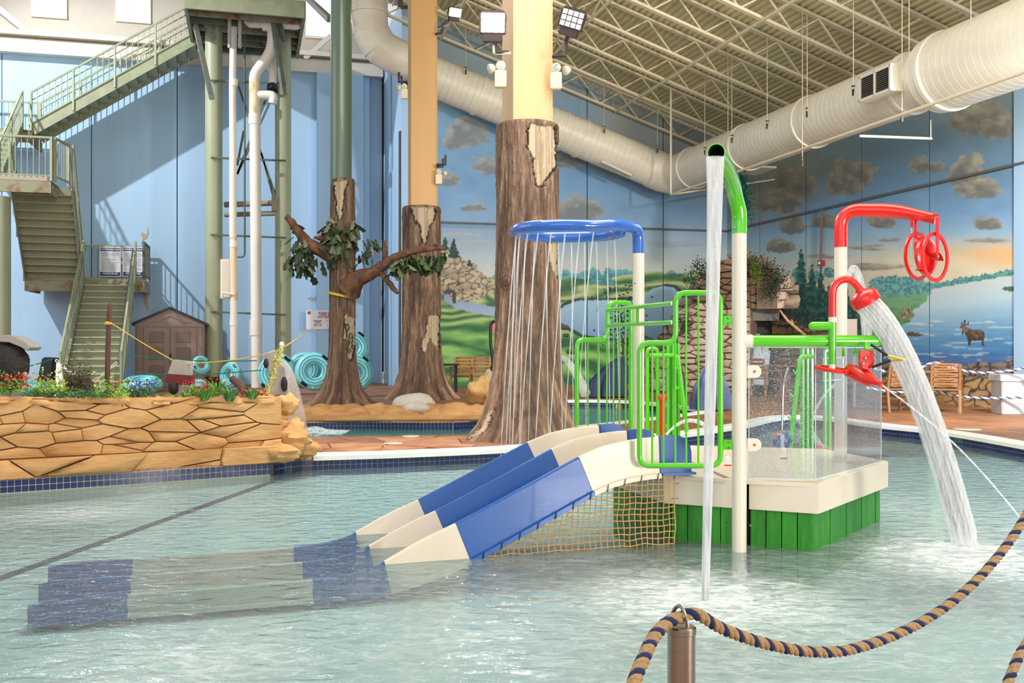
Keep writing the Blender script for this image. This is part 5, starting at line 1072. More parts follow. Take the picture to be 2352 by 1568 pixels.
# ================================================================ ROCK PLANTER
M_ST = mat('sandy_rock', (216, 170, 114), .85, col2=(176, 124, 72), vs=1.3, lo=.3, hi=.7, bump=1., bs=5, detail=8, stretch=(1, 1, 3.2))
M_STB = mat('pale_rock', (206, 186, 156), .85, col2=(150, 128, 104), vs=2.2, lo=.3, hi=.7, bump=.9, bs=9, detail=8)
M_MOR = mat('rock_joint', (182, 134, 86), .95, bump=.5, bs=30)
pt = thing('rock_planter', 'long low sandy rock wall planter along the left edge of the pool', 'planter', (-5.5, 9.4, 0))
A = V(-7.4, 8.03, 0); B = V(-2.52, 10.98, 0); C = V(-3.25, 13.1, 0)
dAB = (B - A).normalized(); L1 = (B - A).length; nAB = V(dAB.y, -dAB.x, 0); dBC = (C - B).normalized(); nBC = V(dBC.y, -dBC.x, 0)
topz = lambda s: np.interp(s, [0, 2.5, 5.7], [.82, .78, .70])
in_ = .10
Ai, Bi, Ci = A - nAB * in_, B - nAB * in_ - nBC * in_, C - nBC * in_; Di = V(-5.2, 13.1, 0); Ei = A - nAB * 1.9
MB().prism([Ai, Bi, B - nAB * .55 - nBC * in_, A - nAB * .55], UP * .66).build('core', M_MOR, pt)
MB().prism([Bi, Ci, Ci - nBC * -.0 + V(-.45, 0, 0), B - nAB * .55 - nBC * .5], UP * .5).build('core', M_MOR, pt)
rn = random.Random(11)
def stones(parent, a, d, nrm, L, z0, z1, nx, nz, depth, jit, m, seed, sx=2.2, sy=.7, gap=.006, zt=None):
    seeds = []
    for j in range(nz):
        for i in range(nx):
            if rn.random() < .14: continue
            seeds.append(((i + .5 * (j % 2) + rn.uniform(-.5, .5)) * L / nx, z0 + (j + .5 + rn.uniform(-.5, .5)) * (z1 - z0) / nz))
            if rn.random() < .3: seeds.append((seeds[-1][0] + rn.uniform(-.1, .1), seeds[-1][1] + rn.uniform(-.09, .09)))
    for k, c in enumerate(voronoi(seeds, [(0, z0), (L, z0), (L, z1), (0, z1)], sx, sy)):
        if area2(c) < .0015: continue
        mb = MB(); ok = stone_mesh(mb, [(p[0], p[1]) for p in c], lambda s, z: a + d * s + UP * (z if zt is None else z * zt(s) / z1), depth * rn.uniform(.5, 1.2), nrm, gap * .25, jit * .9, seed + k, rdk=.3)
        if ok: mb.build('stone', m, parent, ang=60)
stones(pt, Ai, dAB, nAB, L1, .17, .76, 13, 5, .05, .35, M_ST, 10, zt=lambda s: topz(s))
stones(pt, Ai, dAB, nAB, L1 + .12, -.02, .17, 12, 1, .15, .25, M_ST, 300)
stones(pt, Bi, dBC, nBC, 2.2, .0, .68, 6, 5, .10, .35, M_ST, 500)
# capping stones
for k in range(15):
    s = (k + .5) * L1 / 15; p = Ai + dAB * s - nAB * .08; mb = MB(); mb.blob(p + UP * (topz(s) - .05), .2, .14, .055, .35, 2.5, 14, 8, seed=k); mb.build('stone', M_ST, pt, ang=60)
for (x, y, Yv, rx, rz) in [(672, 1012, 11.15, .22, .14), (700, 1030, 11.2, .16, .09), (668, 985, 11.6, .16, .12), (645, 1040, 10.95, .2, .1), (700, 1022, 11.6, .14, .07), (655, 930, 11.3, .14, .12)]:
    p = P(x, y, Yv); MB().blob((p.x, p.y, max(.02, p.z)), rx, rx * .8, rz, .45, 2.2, 16, 10, seed=x).build('stone', M_ST, pt, ang=60)
MB().prism([Ai - nAB * .12 + UP * .6, Bi - nAB * .12 + UP * .6, B - nAB * .56 + UP * .6, A - nAB * .56 + UP * .6], UP * .1).build('soil', mat('dark_soil', (74, 52, 38), .95, bump=.6, bs=30), pt)

# --- plants along the planter
def plant(name, label, x, y, Yv, rx, rz, n, leafc, blc=None, nb=0, bls=.016, grass=False, group=None, seed=0, ry=None):
    r = random.Random(seed + int(x)); p = P(x, y, Yv); t = thing(name, label, 'plant', p, group); mb = MB(); ry = ry or rx * .6
    for i in range(n):
        if grass:
            an = r.uniform(0, 2 * PI); l = rz * r.uniform(.7, 1.3); o = p + V(math.cos(an), math.sin(an), 0) * rx * .25 * r.random(); tip = o + V(math.cos(an) * rx, math.sin(an) * ry, l); md = o.lerp(tip, .5) + UP * l * .2; sd = V(-math.sin(an), math.cos(an), 0) * .006
            mb.add([o - sd, o + sd, md + sd, md - sd, tip], [(0, 1, 2, 3), (3, 2, 4)])
        else:
            q = p + V(r.uniform(-1, 1) * rx, r.uniform(-1, 1) * ry, abs(r.gauss(0, .5)) * rz); dd = V(r.uniform(-1, 1), r.uniform(-1, 1), r.uniform(-.2, 1)).normalized(); sd = dd.orthogonal().normalized() * .011; l = r.uniform(.02, .045)
            mb.add([q, q + dd * l * .5 + sd, q + dd * l, q + dd * l * .5 - sd], [(0, 1, 2, 3)])
            if i % 6 == 0: mb.add([V(q.x, q.y, p.z - .02), V(q.x + .004, q.y, p.z - .02), q], [(0, 1, 2)])
    o = mb.build('foliage', mat('foliage_%d' % (leafc[0] + leafc[1] * 3), leafc, .6, var=.4, vs=14), t, smooth=False, fix=False); o['kind'] = 'stuff'
    if blc:
        mb = MB()
        for i in range(nb):
            q = p + V(r.uniform(-1, 1) * rx * .95, r.uniform(-1, .6) * ry, rz * r.uniform(.35, 1.25)); u = V(r.uniform(-.5, .5), -1, r.uniform(.1, .9)).normalized(); x1 = u.orthogonal().normalized(); y1 = u.cross(x1); ring = []
            for k in range(10): rr = bls * (1 if k % 2 == 0 else .5); ring.append(q + x1 * math.cos(k * PI / 5) * rr + y1 * math.sin(k * PI / 5) * rr + u * .003)
            mb.add(ring + [q + u * -.004], [(k, (k + 1) % 10, 10) for k in range(10)])
        o = mb.build('blossoms', mat('petal_%d_%d' % (blc[0], blc[2]), blc, .5), t, smooth=False, fix=False); o['kind'] = 'stuff'
    return t
G1, G2, G3 = (96, 150, 50), (54, 96, 44), (140, 176, 60)
zt_ = lambda x: 912
plant('flowering_plant', 'clump of bright red flowers at the far left of the planter', 28, 903, 9.85, .16, .15, 240, G1, (214, 26, 30), 60)
plant('flowering_plant', 'leafy green plant with a few orange flowers near the stair foot', 112, 902, 10.0, .15, .17, 300, G3, (226, 84, 30), 9)
plant('ivy', 'low trailing green ground cover along the planter beneath the dried bush', 165, 911, 10.05, .38, .06, 700, G2, (240, 238, 220), 4, .012)
plant('flowering_plant', 'yellow-green bushy plant with red flowers at the foot of the log pole', 256, 914, 10.2, .17, .15, 420, G3, (206, 24, 34), 9)
plant('flowering_plant', 'purple flowering plant right of the log pole', 326, 913, 10.45, .18, .15, 330, G2, (92, 76, 170), 90, .012)
plant('flowering_plant', 'small green sprig in front of the plaid leg', 384, 920, 10.5, .08, .05, 110, G3)
plant('flowering_plant', 'green clump with small dark red flowers right of the plaid leg', 455, 912, 10.65, .17, .13, 330, G1, (196, 30, 40), 46)
plant('grass_tuft', 'spiky green grass tuft under the red flowers', 470, 920, 10.55, .10, .13, 60, (86, 150, 54), grass=True)
plant('grass_tuft', 'bluish green spiky grass tuft in the middle of the planter right end', 528, 922, 10.7, .12, .13, 80, (70, 140, 74), grass=True)
plant('flowering_plant', 'red flowers over grassy leaves near the right end of the planter', 580, 916, 10.85, .12, .10, 70, (84, 150, 60), (200, 28, 40), 12, grass=True)
plant('flowering_plant', 'thin arching grass with red flowers between the planter tufts', 498, 908, 10.9, .13, .15, 60, (110, 160, 60), (210, 50, 40), 10, grass=True)
plant('dried_bush', 'round dried brown bush in front of the stair foot', 180, 905, 12.2, .15, .30, 1500, (82, 74, 44), ry=.14)

# ================================================================ FAR LEFT: STAIR TOWER
M_ST1 = mat('sage_painted_steel', (150, 156, 128), .55, var=.12, vs=3, bump=.1, bs=20); M_ST2 = mat('dark_sage_steel', (92, 98, 84), .6, var=.12, vs=3); M_RUST = mat('rust_stained_steel', (150, 148, 122), .8, col2=(132, 86, 56), vs=4, lo=.32, hi=.52)
M_TRD = mat('sage_tread', (182, 184, 156), .55, var=.08, vs=4); M_RIS = mat('sage_riser', (138, 140, 112), .6, var=.1, vs=4); M_STO = mat('sage_tower_paint', (158, 164, 134), .45, var=.08, vs=1.5, stretch=(1, 1, .3))
def flight(name, label, b0, b1, width, n, rails=(1, -1), hr=1.05, bal=.13, mt=None):
    """b0 bottom centre, b1 top centre"""
    mt = mt or M_ST1; b0, b1 = Vector(b0), Vector(b1); run = V(b1.x - b0.x, b1.y - b0.y, 0); d = run.normalized(); sd = d.cross(UP).normalized(); rise = (b1.z - b0.z) / n; tr = run.length / (n - 1); t = thing(name, label, 'stairs', b0)
    tm = rm = None
    for i in range(n):
        o = b0 + d * tr * (i) + UP * rise * (i + 1)
        if i < n - 1:
            if tm is None: o0 = o; tm = MB().obox(o + d * (tr / 2 - .02) - UP * .018, d * (tr / 2 + .02), sd * width / 2, UP * .018).build('tread', M_TRD, t)
            else: inst('tread', tm.data, t, o - o0)
        if rm is None: o1 = o; rm = MB().obox(o - UP * (rise / 2 + .02), d * .005, sd * width / 2, UP * (rise / 2)).build('riser', M_RIS, t)
        else: inst('riser', rm.data, t, o - o1)
    sl_ = (b1 - b0); up = sl_.cross(sd).normalized();  up = up if up.z > 0 else -up
    for k in (1, -1):
        e = sd * k * (width / 2 + .03); MB().bar(b0 + e + UP * .02, b1 + e + UP * .02 - d * 0, .03, .30, up=up).build('stringer', mt, t)
    for k in rails:
        e = sd * k * (width / 2 + .06); top = UP * hr; MB().bar(b0 + e + top, b1 + e + top, .05, .05).build('top_rail', mt, t); MB().bar(b0 + e + UP * .2, b1 + e + UP * .2, .035, .035).build('bottom_rail', mt, t); MB().tube([b0 + e * .9 + UP * .85, b1 + e * .9 + UP * .85], .018, 8).build('handrail', M_STEEL, t)
        m = int(run.length / bal); bmh = None
        for i in range(1, m):
            q = b0.lerp(b1, i / m) + e
            if bmh is None: q0 = q; bmh = MB().bar(q + UP * .2, q + UP * hr, .016, .016).build('baluster', mt, t)
            else: inst('baluster', bmh.data, t, q - q0)
        pm_ = None
        for i in range(max(2, int(run.length / 1.0)) + 1):
            q = b0.lerp(b1, i / max(2, int(run.length / 1.0))) + e
            if pm_ is None: q2 = q; pm_ = MB().bar(q - UP * .1, q + UP * (hr + .01), .05, .05).build('rail_post', mt, t)
            else: inst('rail_post', pm_.data, t, q - q2)
    return t
def railrun(t, a, b, hr=1.05, bal=.13, mt=None, post=True):
    mt = mt or M_ST1; a, b = Vector(a), Vector(b); L = (b - a).length; MB().bar(a + UP * hr, b + UP * hr, .05, .05).build('top_rail', mt, t); MB().bar(a + UP * .12, b + UP * .12, .035, .035).build('bottom_rail', mt, t); m = max(2, int(L / bal)); bmh = None
    for i in range(1, m):
        q = a.lerp(b, i / m)
        if bmh is None: q0 = q; bmh = MB().bar(q + UP * .12, q + UP * hr, .016, .016).build('baluster', mt, t)
        else: inst('baluster', bmh.data, t, q - q0)
    for q in (a, b): MB().bar(q, q + UP * (hr + .02), .06, .06).build('rail_post', mt, t)
def pkb(x, b): return ab(PBk(x, 784, b))[0]
LZ = 3.05
aL0, aL1 = pkb(57, 29.6), pkb(332, 29.6)
l1 = thing('stair_landing', 'lowest sage steel stair landing where the sign boards hang', 'landing', W(aL0, 29.6, LZ))
MB().wbox(aL0, aL1, 29.6, 31.3, LZ - .06, LZ).build('plate', M_ST1, l1); MB().wbox(aL0, aL1, 29.56, 29.64, LZ - .36, LZ - .07).wbox(aL0, aL0 + .08, 29.6, 31.3, LZ - .36, LZ - .06).wbox(aL1 - .08, aL1, 29.6, 31.3, LZ - .36, LZ - .06).build('edge_beam', M_RUST, l1)
railrun(l1, W(aL0 + .05, 31.2, LZ), W(aL1 - .05, 31.2, LZ)); railrun(l1, W(aL1 - .03, 29.7, LZ), W(aL1 - .03, 31.2, LZ), mt=M_ST2); railrun(l1, W(aL0 + .03, 29.7, LZ), W(aL0 + .03, 31.2, LZ), mt=M_ST2)
f1b = P(209, 784, 23.7); f1t = PBk(252, 784, 29.58)
flight('stair_flight', 'lowest sage steel stair flight, coming down toward the planter', V(f1b.x, f1b.y, 0), V(f1t.x, f1t.y, LZ), 1.22, 17)
P2Z = 5.2
flight('stair_flight', 'second stair flight, seen from below between the lowest and middle landings', W(-5.15, 29.6, LZ), W(-4.98, 27.1, P2Z), 1.32, 12, mt=M_ST1)
l2 = thing('stair_landing', 'middle sage steel stair landing at the left edge with a white toe board', 'landing', W(-6.5, 26.2, P2Z))
aR = pkb(118, 26.2)
MB().wbox(-8.2, aR, 26.2, 27.15, P2Z - .06, P2Z).build('plate', M_ST2, l2); MB().wbox(-8.2, aR, 26.14, 26.22, P2Z - .3, P2Z - .02).wbox(aR - .06, aR, 26.2, 27.1, P2Z - .3, P2Z - .02).build('edge_beam', M_RUST, l2); MB().wbox(-8.2, aR - .1, 26.24, 26.27, P2Z, P2Z + .15).build('toe_board', M_IV, l2)
railrun(l2, W(-8.2, 26.2, P2Z), W(aR, 26.2, P2Z)); railrun(l2, W(aR + .07, 26.25, P2Z), W(aR + .24, 27.1, P2Z))
L3 = 7.1
flight('stair_flight', 'third short stair flight at the left edge, climbing away to the wall', W(-6.65, 27.15, P2Z), W(-6.65, 29.75, L3), 1.25, 11)
l3 = thing('stair_landing', 'upper sage steel landing where the longest stair flight starts', 'landing', W(-6, 29.8, L3)); MB().wbox(-7.5, -5.75, 29.75, 31.2, L3 - .08, L3).build('plate', M_ST2, l3); MB().wbox(-7.5, -5.75, 29.72, 29.8, L3 - .34, L3 - .08).wbox(-5.8, -5.72, 29.75, 31.2, L3 - .34, L3 - .08).build('edge_beam', M_RUST, l3)
railrun(l3, W(-9.5, 31.1, L3), W(-5.8, 31.1, L3))
flight('stair_flight', 'longest sage steel stair flight rising right to the slide tower deck', W(-5.75, 30.45, L3), W(-1.45, 30.45, 9.95), 1.15, 17, bal=.15)
for (x, lb, b) in ((-3, 'sage steel stair column at the left edge of the view', 26.2),): pass
tag(MB().cyl(P(2, 784, 24.0) * 1 - UP * 1.31, P(2, 452, 24.0), .22, 24).build('stair_column', M_STO), 'sage round steel column at the left edge under the middle landing', 'column')
# slide tower deck and legs
tw_ = thing('tower_deck', 'dark rusty underside of the water slide tower deck at the top', 'platform', W(0, 28, 9.9))
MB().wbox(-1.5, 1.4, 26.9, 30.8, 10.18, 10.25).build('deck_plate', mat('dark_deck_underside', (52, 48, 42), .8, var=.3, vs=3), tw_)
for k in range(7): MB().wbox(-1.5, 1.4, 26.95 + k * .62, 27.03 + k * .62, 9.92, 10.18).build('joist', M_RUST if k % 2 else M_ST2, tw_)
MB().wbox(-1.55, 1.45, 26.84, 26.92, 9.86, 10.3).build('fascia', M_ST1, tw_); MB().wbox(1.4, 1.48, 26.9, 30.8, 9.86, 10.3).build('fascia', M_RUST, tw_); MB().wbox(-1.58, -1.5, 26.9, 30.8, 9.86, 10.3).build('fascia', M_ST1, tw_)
def tower_leg(label, x, Yc, r, base=True):
    p = P(x, 784, Yc); t = thing('tower_column', label, 'column', (p.x, p.y, 0)); MB().cyl((p.x, p.y, 0), (p.x, p.y, 10.1), r, 28).build('shaft', M_STO, t)
    if base:
        MB().lathe([(r + .12, 0), (r + .12, .28), (r + .08, .33), (r + .02, .33)], (p.x, p.y, 0), 24).build('base_ring', mat('rusty_base', (112, 66, 38), .9, col2=(66, 40, 26), vs=6, bump=.5, bs=20), t)
        for k in range(8): a = k * PI / 4; MB().prism([(p.x + math.cos(a) * r, p.y + math.sin(a) * r, .33), (p.x + math.cos(a) * (r + .12), p.y + math.sin(a) * (r + .12), .33), (p.x + math.cos(a) * r, p.y + math.sin(a) * r, .62)], V(-math.sin(a), math.cos(a), 0) * .015).build('gusset', M_STO, t)
    return t
tower_leg('left sage round steel leg of the slide tower with a rusty base', 491, 27.8, .235); tower_leg('right sage round steel leg of the slide tower', 650, 28.4, .225, False)
M_PVC = mat('white_pvc', (232, 226, 214), .4, var=.04, vs=2); M_PVR = mat('rust_streaked_pvc', (232, 214, 180), .5, col2=(200, 130, 40), vs=3, lo=.25, hi=.5, stretch=(3, 3, .6))
YP = 27.3
pv = thing('drain_pipe', 'slim white vertical pipe with orange rust streaks beside the left tower leg', 'pipe', P(537, 890, YP))
MB().tube([P(537, 893, YP), P(537, 690, YP)], .10, 16).build('pipe', M_PVC, pv); MB().tube([P(535, 545, YP), P(535, 362, YP)], .10, 16).build('pipe', M_PVC, pv); MB().tube(fillet([P(535, 362, YP), P(534, 190, YP), P(537, 44, YP), P(505, 42, YP)], .25, 4), .095, 16).build('pipe', M_PVC, pv); MB().cyl(P(537, 690, YP), P(536, 545, YP), .10, 16).build('rusty_length', M_PVR, pv)
MB().cyl(P(492, 42, YP), P(518, 42, YP), .12, 14).tube(fillet([P(500, 42, YP), P(432, 42, YP), P(430, 12, YP)], .3, 4), .075, 12).build('tee', M_PVC, pv)
for y in (740, 560, 190): MB().cyl(P(537, y - 8, YP), P(537, y + 8, YP), .112, 16).build('coupling', M_PVC, pv)
MB().tube([P(537, 676, YP - .1), P(512, 672, YP - .15), P(510, 684, YP - .15)], .035, 10).build('side_outlet', M_PVC, pv)
pw = thing('water_main', 'thick white vertical pipe with an offset elbow rising between the tower legs', 'pipe', P(587, 888, YP))
MB().tube(fillet([P(590, 890, YP), P(589, 770, YP), P(585, 192, YP), P(585, 170, YP), P(625, 118, YP), P(627, 60, YP)], .35, 5), .148, 20).build('pipe', M_PVC, pw)
MB().cyl(P(585, 285, YP), P(585, 180, YP), .152, 20).build('rusty_length', M_PVR, pw)
for y0, y1 in ((770, 735), (286, 262)): MB().cyl(P(588 if y0 > 500 else 585, y0, YP), P(588 if y0 > 500 else 585, y1, YP), .165, 20).build('coupling', M_PVC, pw)
MB().cyl(P(604, 57, YP), P(650, 57, YP), .17, 18).tube(fillet([P(610, 55, YP), P(566, 55, YP), P(564, 32, YP)], .3, 4), .11, 14).tube(fillet([P(640, 57, YP), P(688, 60, YP), P(692, 40, YP)], .3, 4), .11, 14).build('top_tee', M_PVC, pw)
MB().tube(fillet([P(590, 218, YP), P(630, 218, YP), P(626, 238, YP)], .25, 4), .12, 14).cyl(P(626, 66, YP + .5), P(626, 200, YP + .3), .12, 14).build('branch_pipe', M_PVC, pw); MB().cyl(P(626, 198, YP + .3), P(626, 210, YP + .2), .15, 14).build('rubber_coupling', M_TIE, pw)
bx = thing('wall_cabinet', 'narrow white electrical box between the two white pipes and left leg', 'box', P(518, 640, 27.6)); MB().obox(P(519, 641, 27.7), (.13, 0, 0), (0, .1, 0), (0, 0, .55)).build('housing', M_PVC, bx, bevel=.015); MB().obox(P(519, 641, 27.58), (.11, 0, 0), (0, .008, 0), (0, 0, .5)).build('door', M_IV, bx, bevel=.005)
for i, y in enumerate((187, 364, 541, 718)):
    tag(MB().bar(P(484, y - 2, 27.5), P(657, y + 5, 27.9), .05, .05).build('pipe_bracket', M_ST2), ['topmost', 'second', 'third', 'lowest'][i] + ' thin steel bar strapping the white pipes to the tower legs', 'bracket')
tag(MB().cyl(P(516, 470, 28.3), P(632, 466, 28.3), .08, 12).cyl(P(516, 493, 28.5), P(632, 490, 28.5), .07, 12).obox(P(632, 468, 28.2), (.1, 0, 0), (0, .02, 0), (0, 0, .2)).build('tie_tube', M_RUST), 'pair of rusty horizontal tubes tying the tower legs together', 'brace')
for (q, lb) in (([(436, 2), (487, 228)], 'long grey diagonal brace from the tower deck down to the left leg'), ([(441, 0), (492, 86)], 'short grey diagonal brace above the left leg'), ([(622, 0), (652, 218)], 'long grey diagonal brace from the tower deck down to the right leg'), ([(628, 20), (655, 96)], 'short grey diagonal brace above the right leg'), ([(690, -20), (758, 45)], 'grey diagonal brace reaching the dark green post')):
    tag(MB().bar(P(*q[0], 27.0), P(*q[1], 27.3 if q[0][0] < 680 else 20), .12, .12).build('diagonal_brace', mat('galvanised_steel', (124, 130, 122), .5, .4, var=.2, vs=6)), lb, 'brace')
mb = MB()
for (x0, y0, x1, y1) in ((545, 190, 640, 470), (640, 150, 545, 400), (545, 400, 640, 190), (600, 350, 632, 468), (560, 300, 545, 380)): mb.bar(P(x0, y0, 28.3), P(x1, y1, 28.3), .05, .05)
tag(mb.build('cross_bracing', M_ST2), 'thin crossing rods between the tower legs behind the white pipes', 'brace')
tag(MB().tube(fillet([P(562, 80, 27.7), P(562, 590, 27.7), P(543, 590, 27.7)], .1), .025, 8).build('conduit', M_ST2), 'thin dark conduit running down between the two white pipes', 'conduit')
for x in (527, 551): tag(MB().obox(P(x - 1, 12, 27.0), (.11, 0, 0), (0, .08, 0), (0, 0, .2)).cyl(P(x, 25, 27.0), P(x, 110, 27.0), .05, 10).build('junction_box', mat('grey_box', (176, 170, 164), .5)), ('left' if x < 540 else 'right') + ' grey junction box under the tower deck', 'box')
# signs
def text_obj(name, s, size, p, parent, m, align='CENTER', bold=0.):
    cu = bpy.data.curves.new(name, 'FONT'); cu.body = s; cu.size = size; cu.extrude = .002; cu.align_x = align; cu.align_y = 'CENTER'; cu.offset = bold; o = bpy.data.objects.new(name, cu); COL.objects.link(o); bpy.context.view_layer.update()
    me = bpy.data.meshes.new_from_object(o.evaluated_get(bpy.context.evaluated_depsgraph_get())); bpy.data.objects.remove(o); me.materials.clear()
    mt = Matrix(((D2.x, 0, -D1.x), (D2.y, 0, -D1.y), (0, 1, 0))).to_4x4(); me.transform(Matrix.Translation(p - ORG[parent]) @ mt); return new_obj(name, me, m, parent)
M_SW = mat('white_sign', (226, 222, 224), .25, coat=.4); M_SB = mat('navy_print', (34, 56, 122), .4); M_SR = mat('maroon_print', (140, 36, 44), .4); M_SG = mat('grey_print', (92, 96, 124), .5)
for (x0, x1, lb) in ((228, 278, 'left white and navy water slide rules sign on the landing rail'), (281, 331, 'right white and navy water slide rules sign, partly behind the stair rail')):
    b = 31.1; a0, a1 = pkb(x0, b), pkb(x1, b); z1 = PBk(x0, 566, b).z; z0 = PBk(x0, 635, b).z; t = thing('rules_sign', lb, 'sign', W((a0 + a1) / 2, b, z0)); ac = (a0 + a1) / 2
    MB().wbox(a0, a1, b, b + .012, z0, z1).build('board', M_SW, t, bevel=.003); MB().wbox(a0 + .02, a1 - .02, b - .004, b, z1 - .13, z1 - .03).build('banner', M_SB, t); MB().wbox(a0 + .02, a1 - .02, b - .004, b, z0 + .02, z0 + .14).build('banner', M_SB, t)
    text_obj('lettering', 'WATERSLIDE RULES', .062, W(ac, b - .008, z1 - .08), t, M_SW, bold=.002); text_obj('lettering', 'WARNING', .085, W(ac, b - .008, z0 + .092), t, M_SW, bold=.002)
    rr = random.Random(x0); mb = MB(); z = z1 - .17
    while z > z0 + .17:
        aa = a0 + .06
        while aa < a1 - .1:
            wl_ = rr.uniform(.02, .07); mb.wbox(aa, min(aa + wl_, a1 - .05), b - .003, b, z - .004, z + .004); aa += wl_ + .012
        z -= .021 if rr.random() > .12 else .04
    mb.build('small_print', M_SG, t)['kind'] = 'stuff'
b = 31.1; a0, a1 = pkb(703, b), pkb(802, b); z1 = PBk(703, 712, b).z; z0 = PBk(703, 756, b).z; t = thing('tube_sign', 'white sign about stacking tubes, partly hidden behind the narrow trunk', 'sign', W((a0 + a1) / 2, b, z0)); ac = (a0 + a1) / 2 + .04
MB().wbox(a0, a1, b, b + .012, z0, z1).build('board', M_SW, t); 
for i, s in enumerate(('PLEASE STACK', 'TUBES WHEN', 'YOU ARE DONE')): text_obj('lettering', s, .085, W(ac - .05, b - .008, z1 - .08 - i * .068), t, M_SR, bold=.002)
for k, wds in ((-1, ('SINGLES', 'WITH', 'SINGLES')), (1, ('DOUBLES', 'WITH', 'DOUBLES'))):
    for i, s in enumerate(wds): text_obj('lettering', s, .062, W((a0 + a1) / 2 + k * .3, b - .008, z1 - .33 - i * .065), t, M_SB, bold=.002)
MB().wbox((a0 + a1) / 2 - .004, (a0 + a1) / 2 + .004, b - .004, b, z0 + .03, z1 - .3).build('divider', M_SB, t); MB().lathe([(.05, 0), (.05, .006), (.045, .008)], W(a0 + .09, b - .001, z1 - .08), 20, -D1).build('stop_symbol', mat('red_symbol', (176, 40, 44), .4), t)
# shed
b = 28.4; a0, a1 = pkb(310, b), pkb(470, b); zw = PBk(390, 745, b).z; zp = PBk(390, 708, b).z; sh = thing('garden_shed', 'taupe resin garden shed with double doors against the blue wall', 'shed', W((a0 + a1) / 2, b, 0)); am = (a0 + a1) / 2
M_SHD = mat('taupe_resin', (142, 122, 112), .6, var=.04, vs=2); M_SHD2 = mat('shed_trim', (122, 104, 96), .6)
MB().prism([W(a0, b, 0), W(a1, b, 0), W(a1, b, zw), W(am, b, zp), W(a0, b, zw)], D1 * 1.6).build('walls', M_SHD, sh)
MB().prism([W(a0 - .08, b - .05, zw - .03), W(am, b - .05, zp - .02), W(am, b - .05, zp + .05), W(a0 - .08, b - .05, zw + .04)], D1 * 1.7).prism([W(a1 + .08, b - .05, zw - .03), W(am, b - .05, zp - .02), W(am, b - .05, zp + .05), W(a1 + .08, b - .05, zw + .04)], D1 * 1.7).build('roof', mat('dark_roof', (44, 46, 48), .6), sh)
MB().wbox(a0 + .02, a1 - .02, b - .02, b, zw - .06, zw + .0).prism([W(a0 + .35, b, zw + .06), W(am, b, zp - .14), W(am, b, zp - .2), W(a0 + .55, b, zw + .06)], -D1 * .02).prism([W(a1 - .35, b, zw + .06), W(am, b, zp - .14), W(am, b, zp - .2), W(a1 - .55, b, zw + .06)], -D1 * .02).build('gable_trim', M_SHD, sh)
MB().wbox(a0, a0 + .06, b - .03, b, 0, zw).build('corner_post', M_SHD2, sh); MB().wbox(a1 - .06, a1, b - .03, b, 0, zw).build('corner_post', M_SHD2, sh)
for k, (x0, x1) in enumerate(((a0 + .22, am - .01), (am + .01, a1 - .22))):
    d = MB().wbox(x0, x1, b - .035, b, .08, zw - .08).build('door', M_SHD, sh, bevel=.006)
    for (z0, z1) in ((zw - .5, zw - .2), (zw - .95, zw - .62), (.2, zw - 1.1)):
        if z1 > z0: MB().wbox(x0 + .14, x1 - .14, b - .045, b - .03, z0, z1).build('raised_panel', M_SHD2, d, bevel=.008)
MB().wbox(am - .01, am + .03, b - .07, b - .03, zw * .48, zw * .48 + .14).build('handle', M_TIE, sh, bevel=.005)

# --- inner tubes
M_TB = mat('aqua_vinyl', (128, 206, 214), .3, coat=.3, var=.06, vs=3); M_TS = mat('teal_stripe_vinyl', (44, 140, 158), .35)
def tube_thing(Rm=.31, r=.16):
    t = thing('swim_tube', 'x', 'tube', (0, 0, 0)); mb = MB(); N = 48; pts = [V(math.cos(k * 2 * PI / N) * Rm, math.sin(k * 2 * PI / N) * Rm, 0) for k in range(N)]
    mb.tube(pts, [r * (1 - .025 * (k % 2)) for k in range(N)], 18, closed=True); mb.build('ring', M_TB, t, ang=80)
    for rr, z in ((Rm - r * .55, r * .86), (Rm - r * .1, r * 1.0), (Rm + r * .35, r * .95)): MB().torus((0, 0, z - .004), (0, 0, 1), rr, .009, 40, 6).build('stripe', M_TS, t)
    for a in (.9, .9 + PI):
        p = V(math.cos(a), math.sin(a), 0); q = V(-math.sin(a), math.cos(a), 0); MB().obox(p * (Rm + r * .6) + UP * r * .78, q * .085, (p * .03 - UP * .02), (p * .01 + UP * .014)).build('handle', M_TIE, t, bevel=.008)
    MB().lathe([(.02, 0), (.02, .02), (.01, .03)], (-.05, -Rm - r * .6, r * .75), 12, (0, -.4, 1)).build('valve', M_PVC, t); return t
tb = None; FACE = (R(84), 0, R(8))
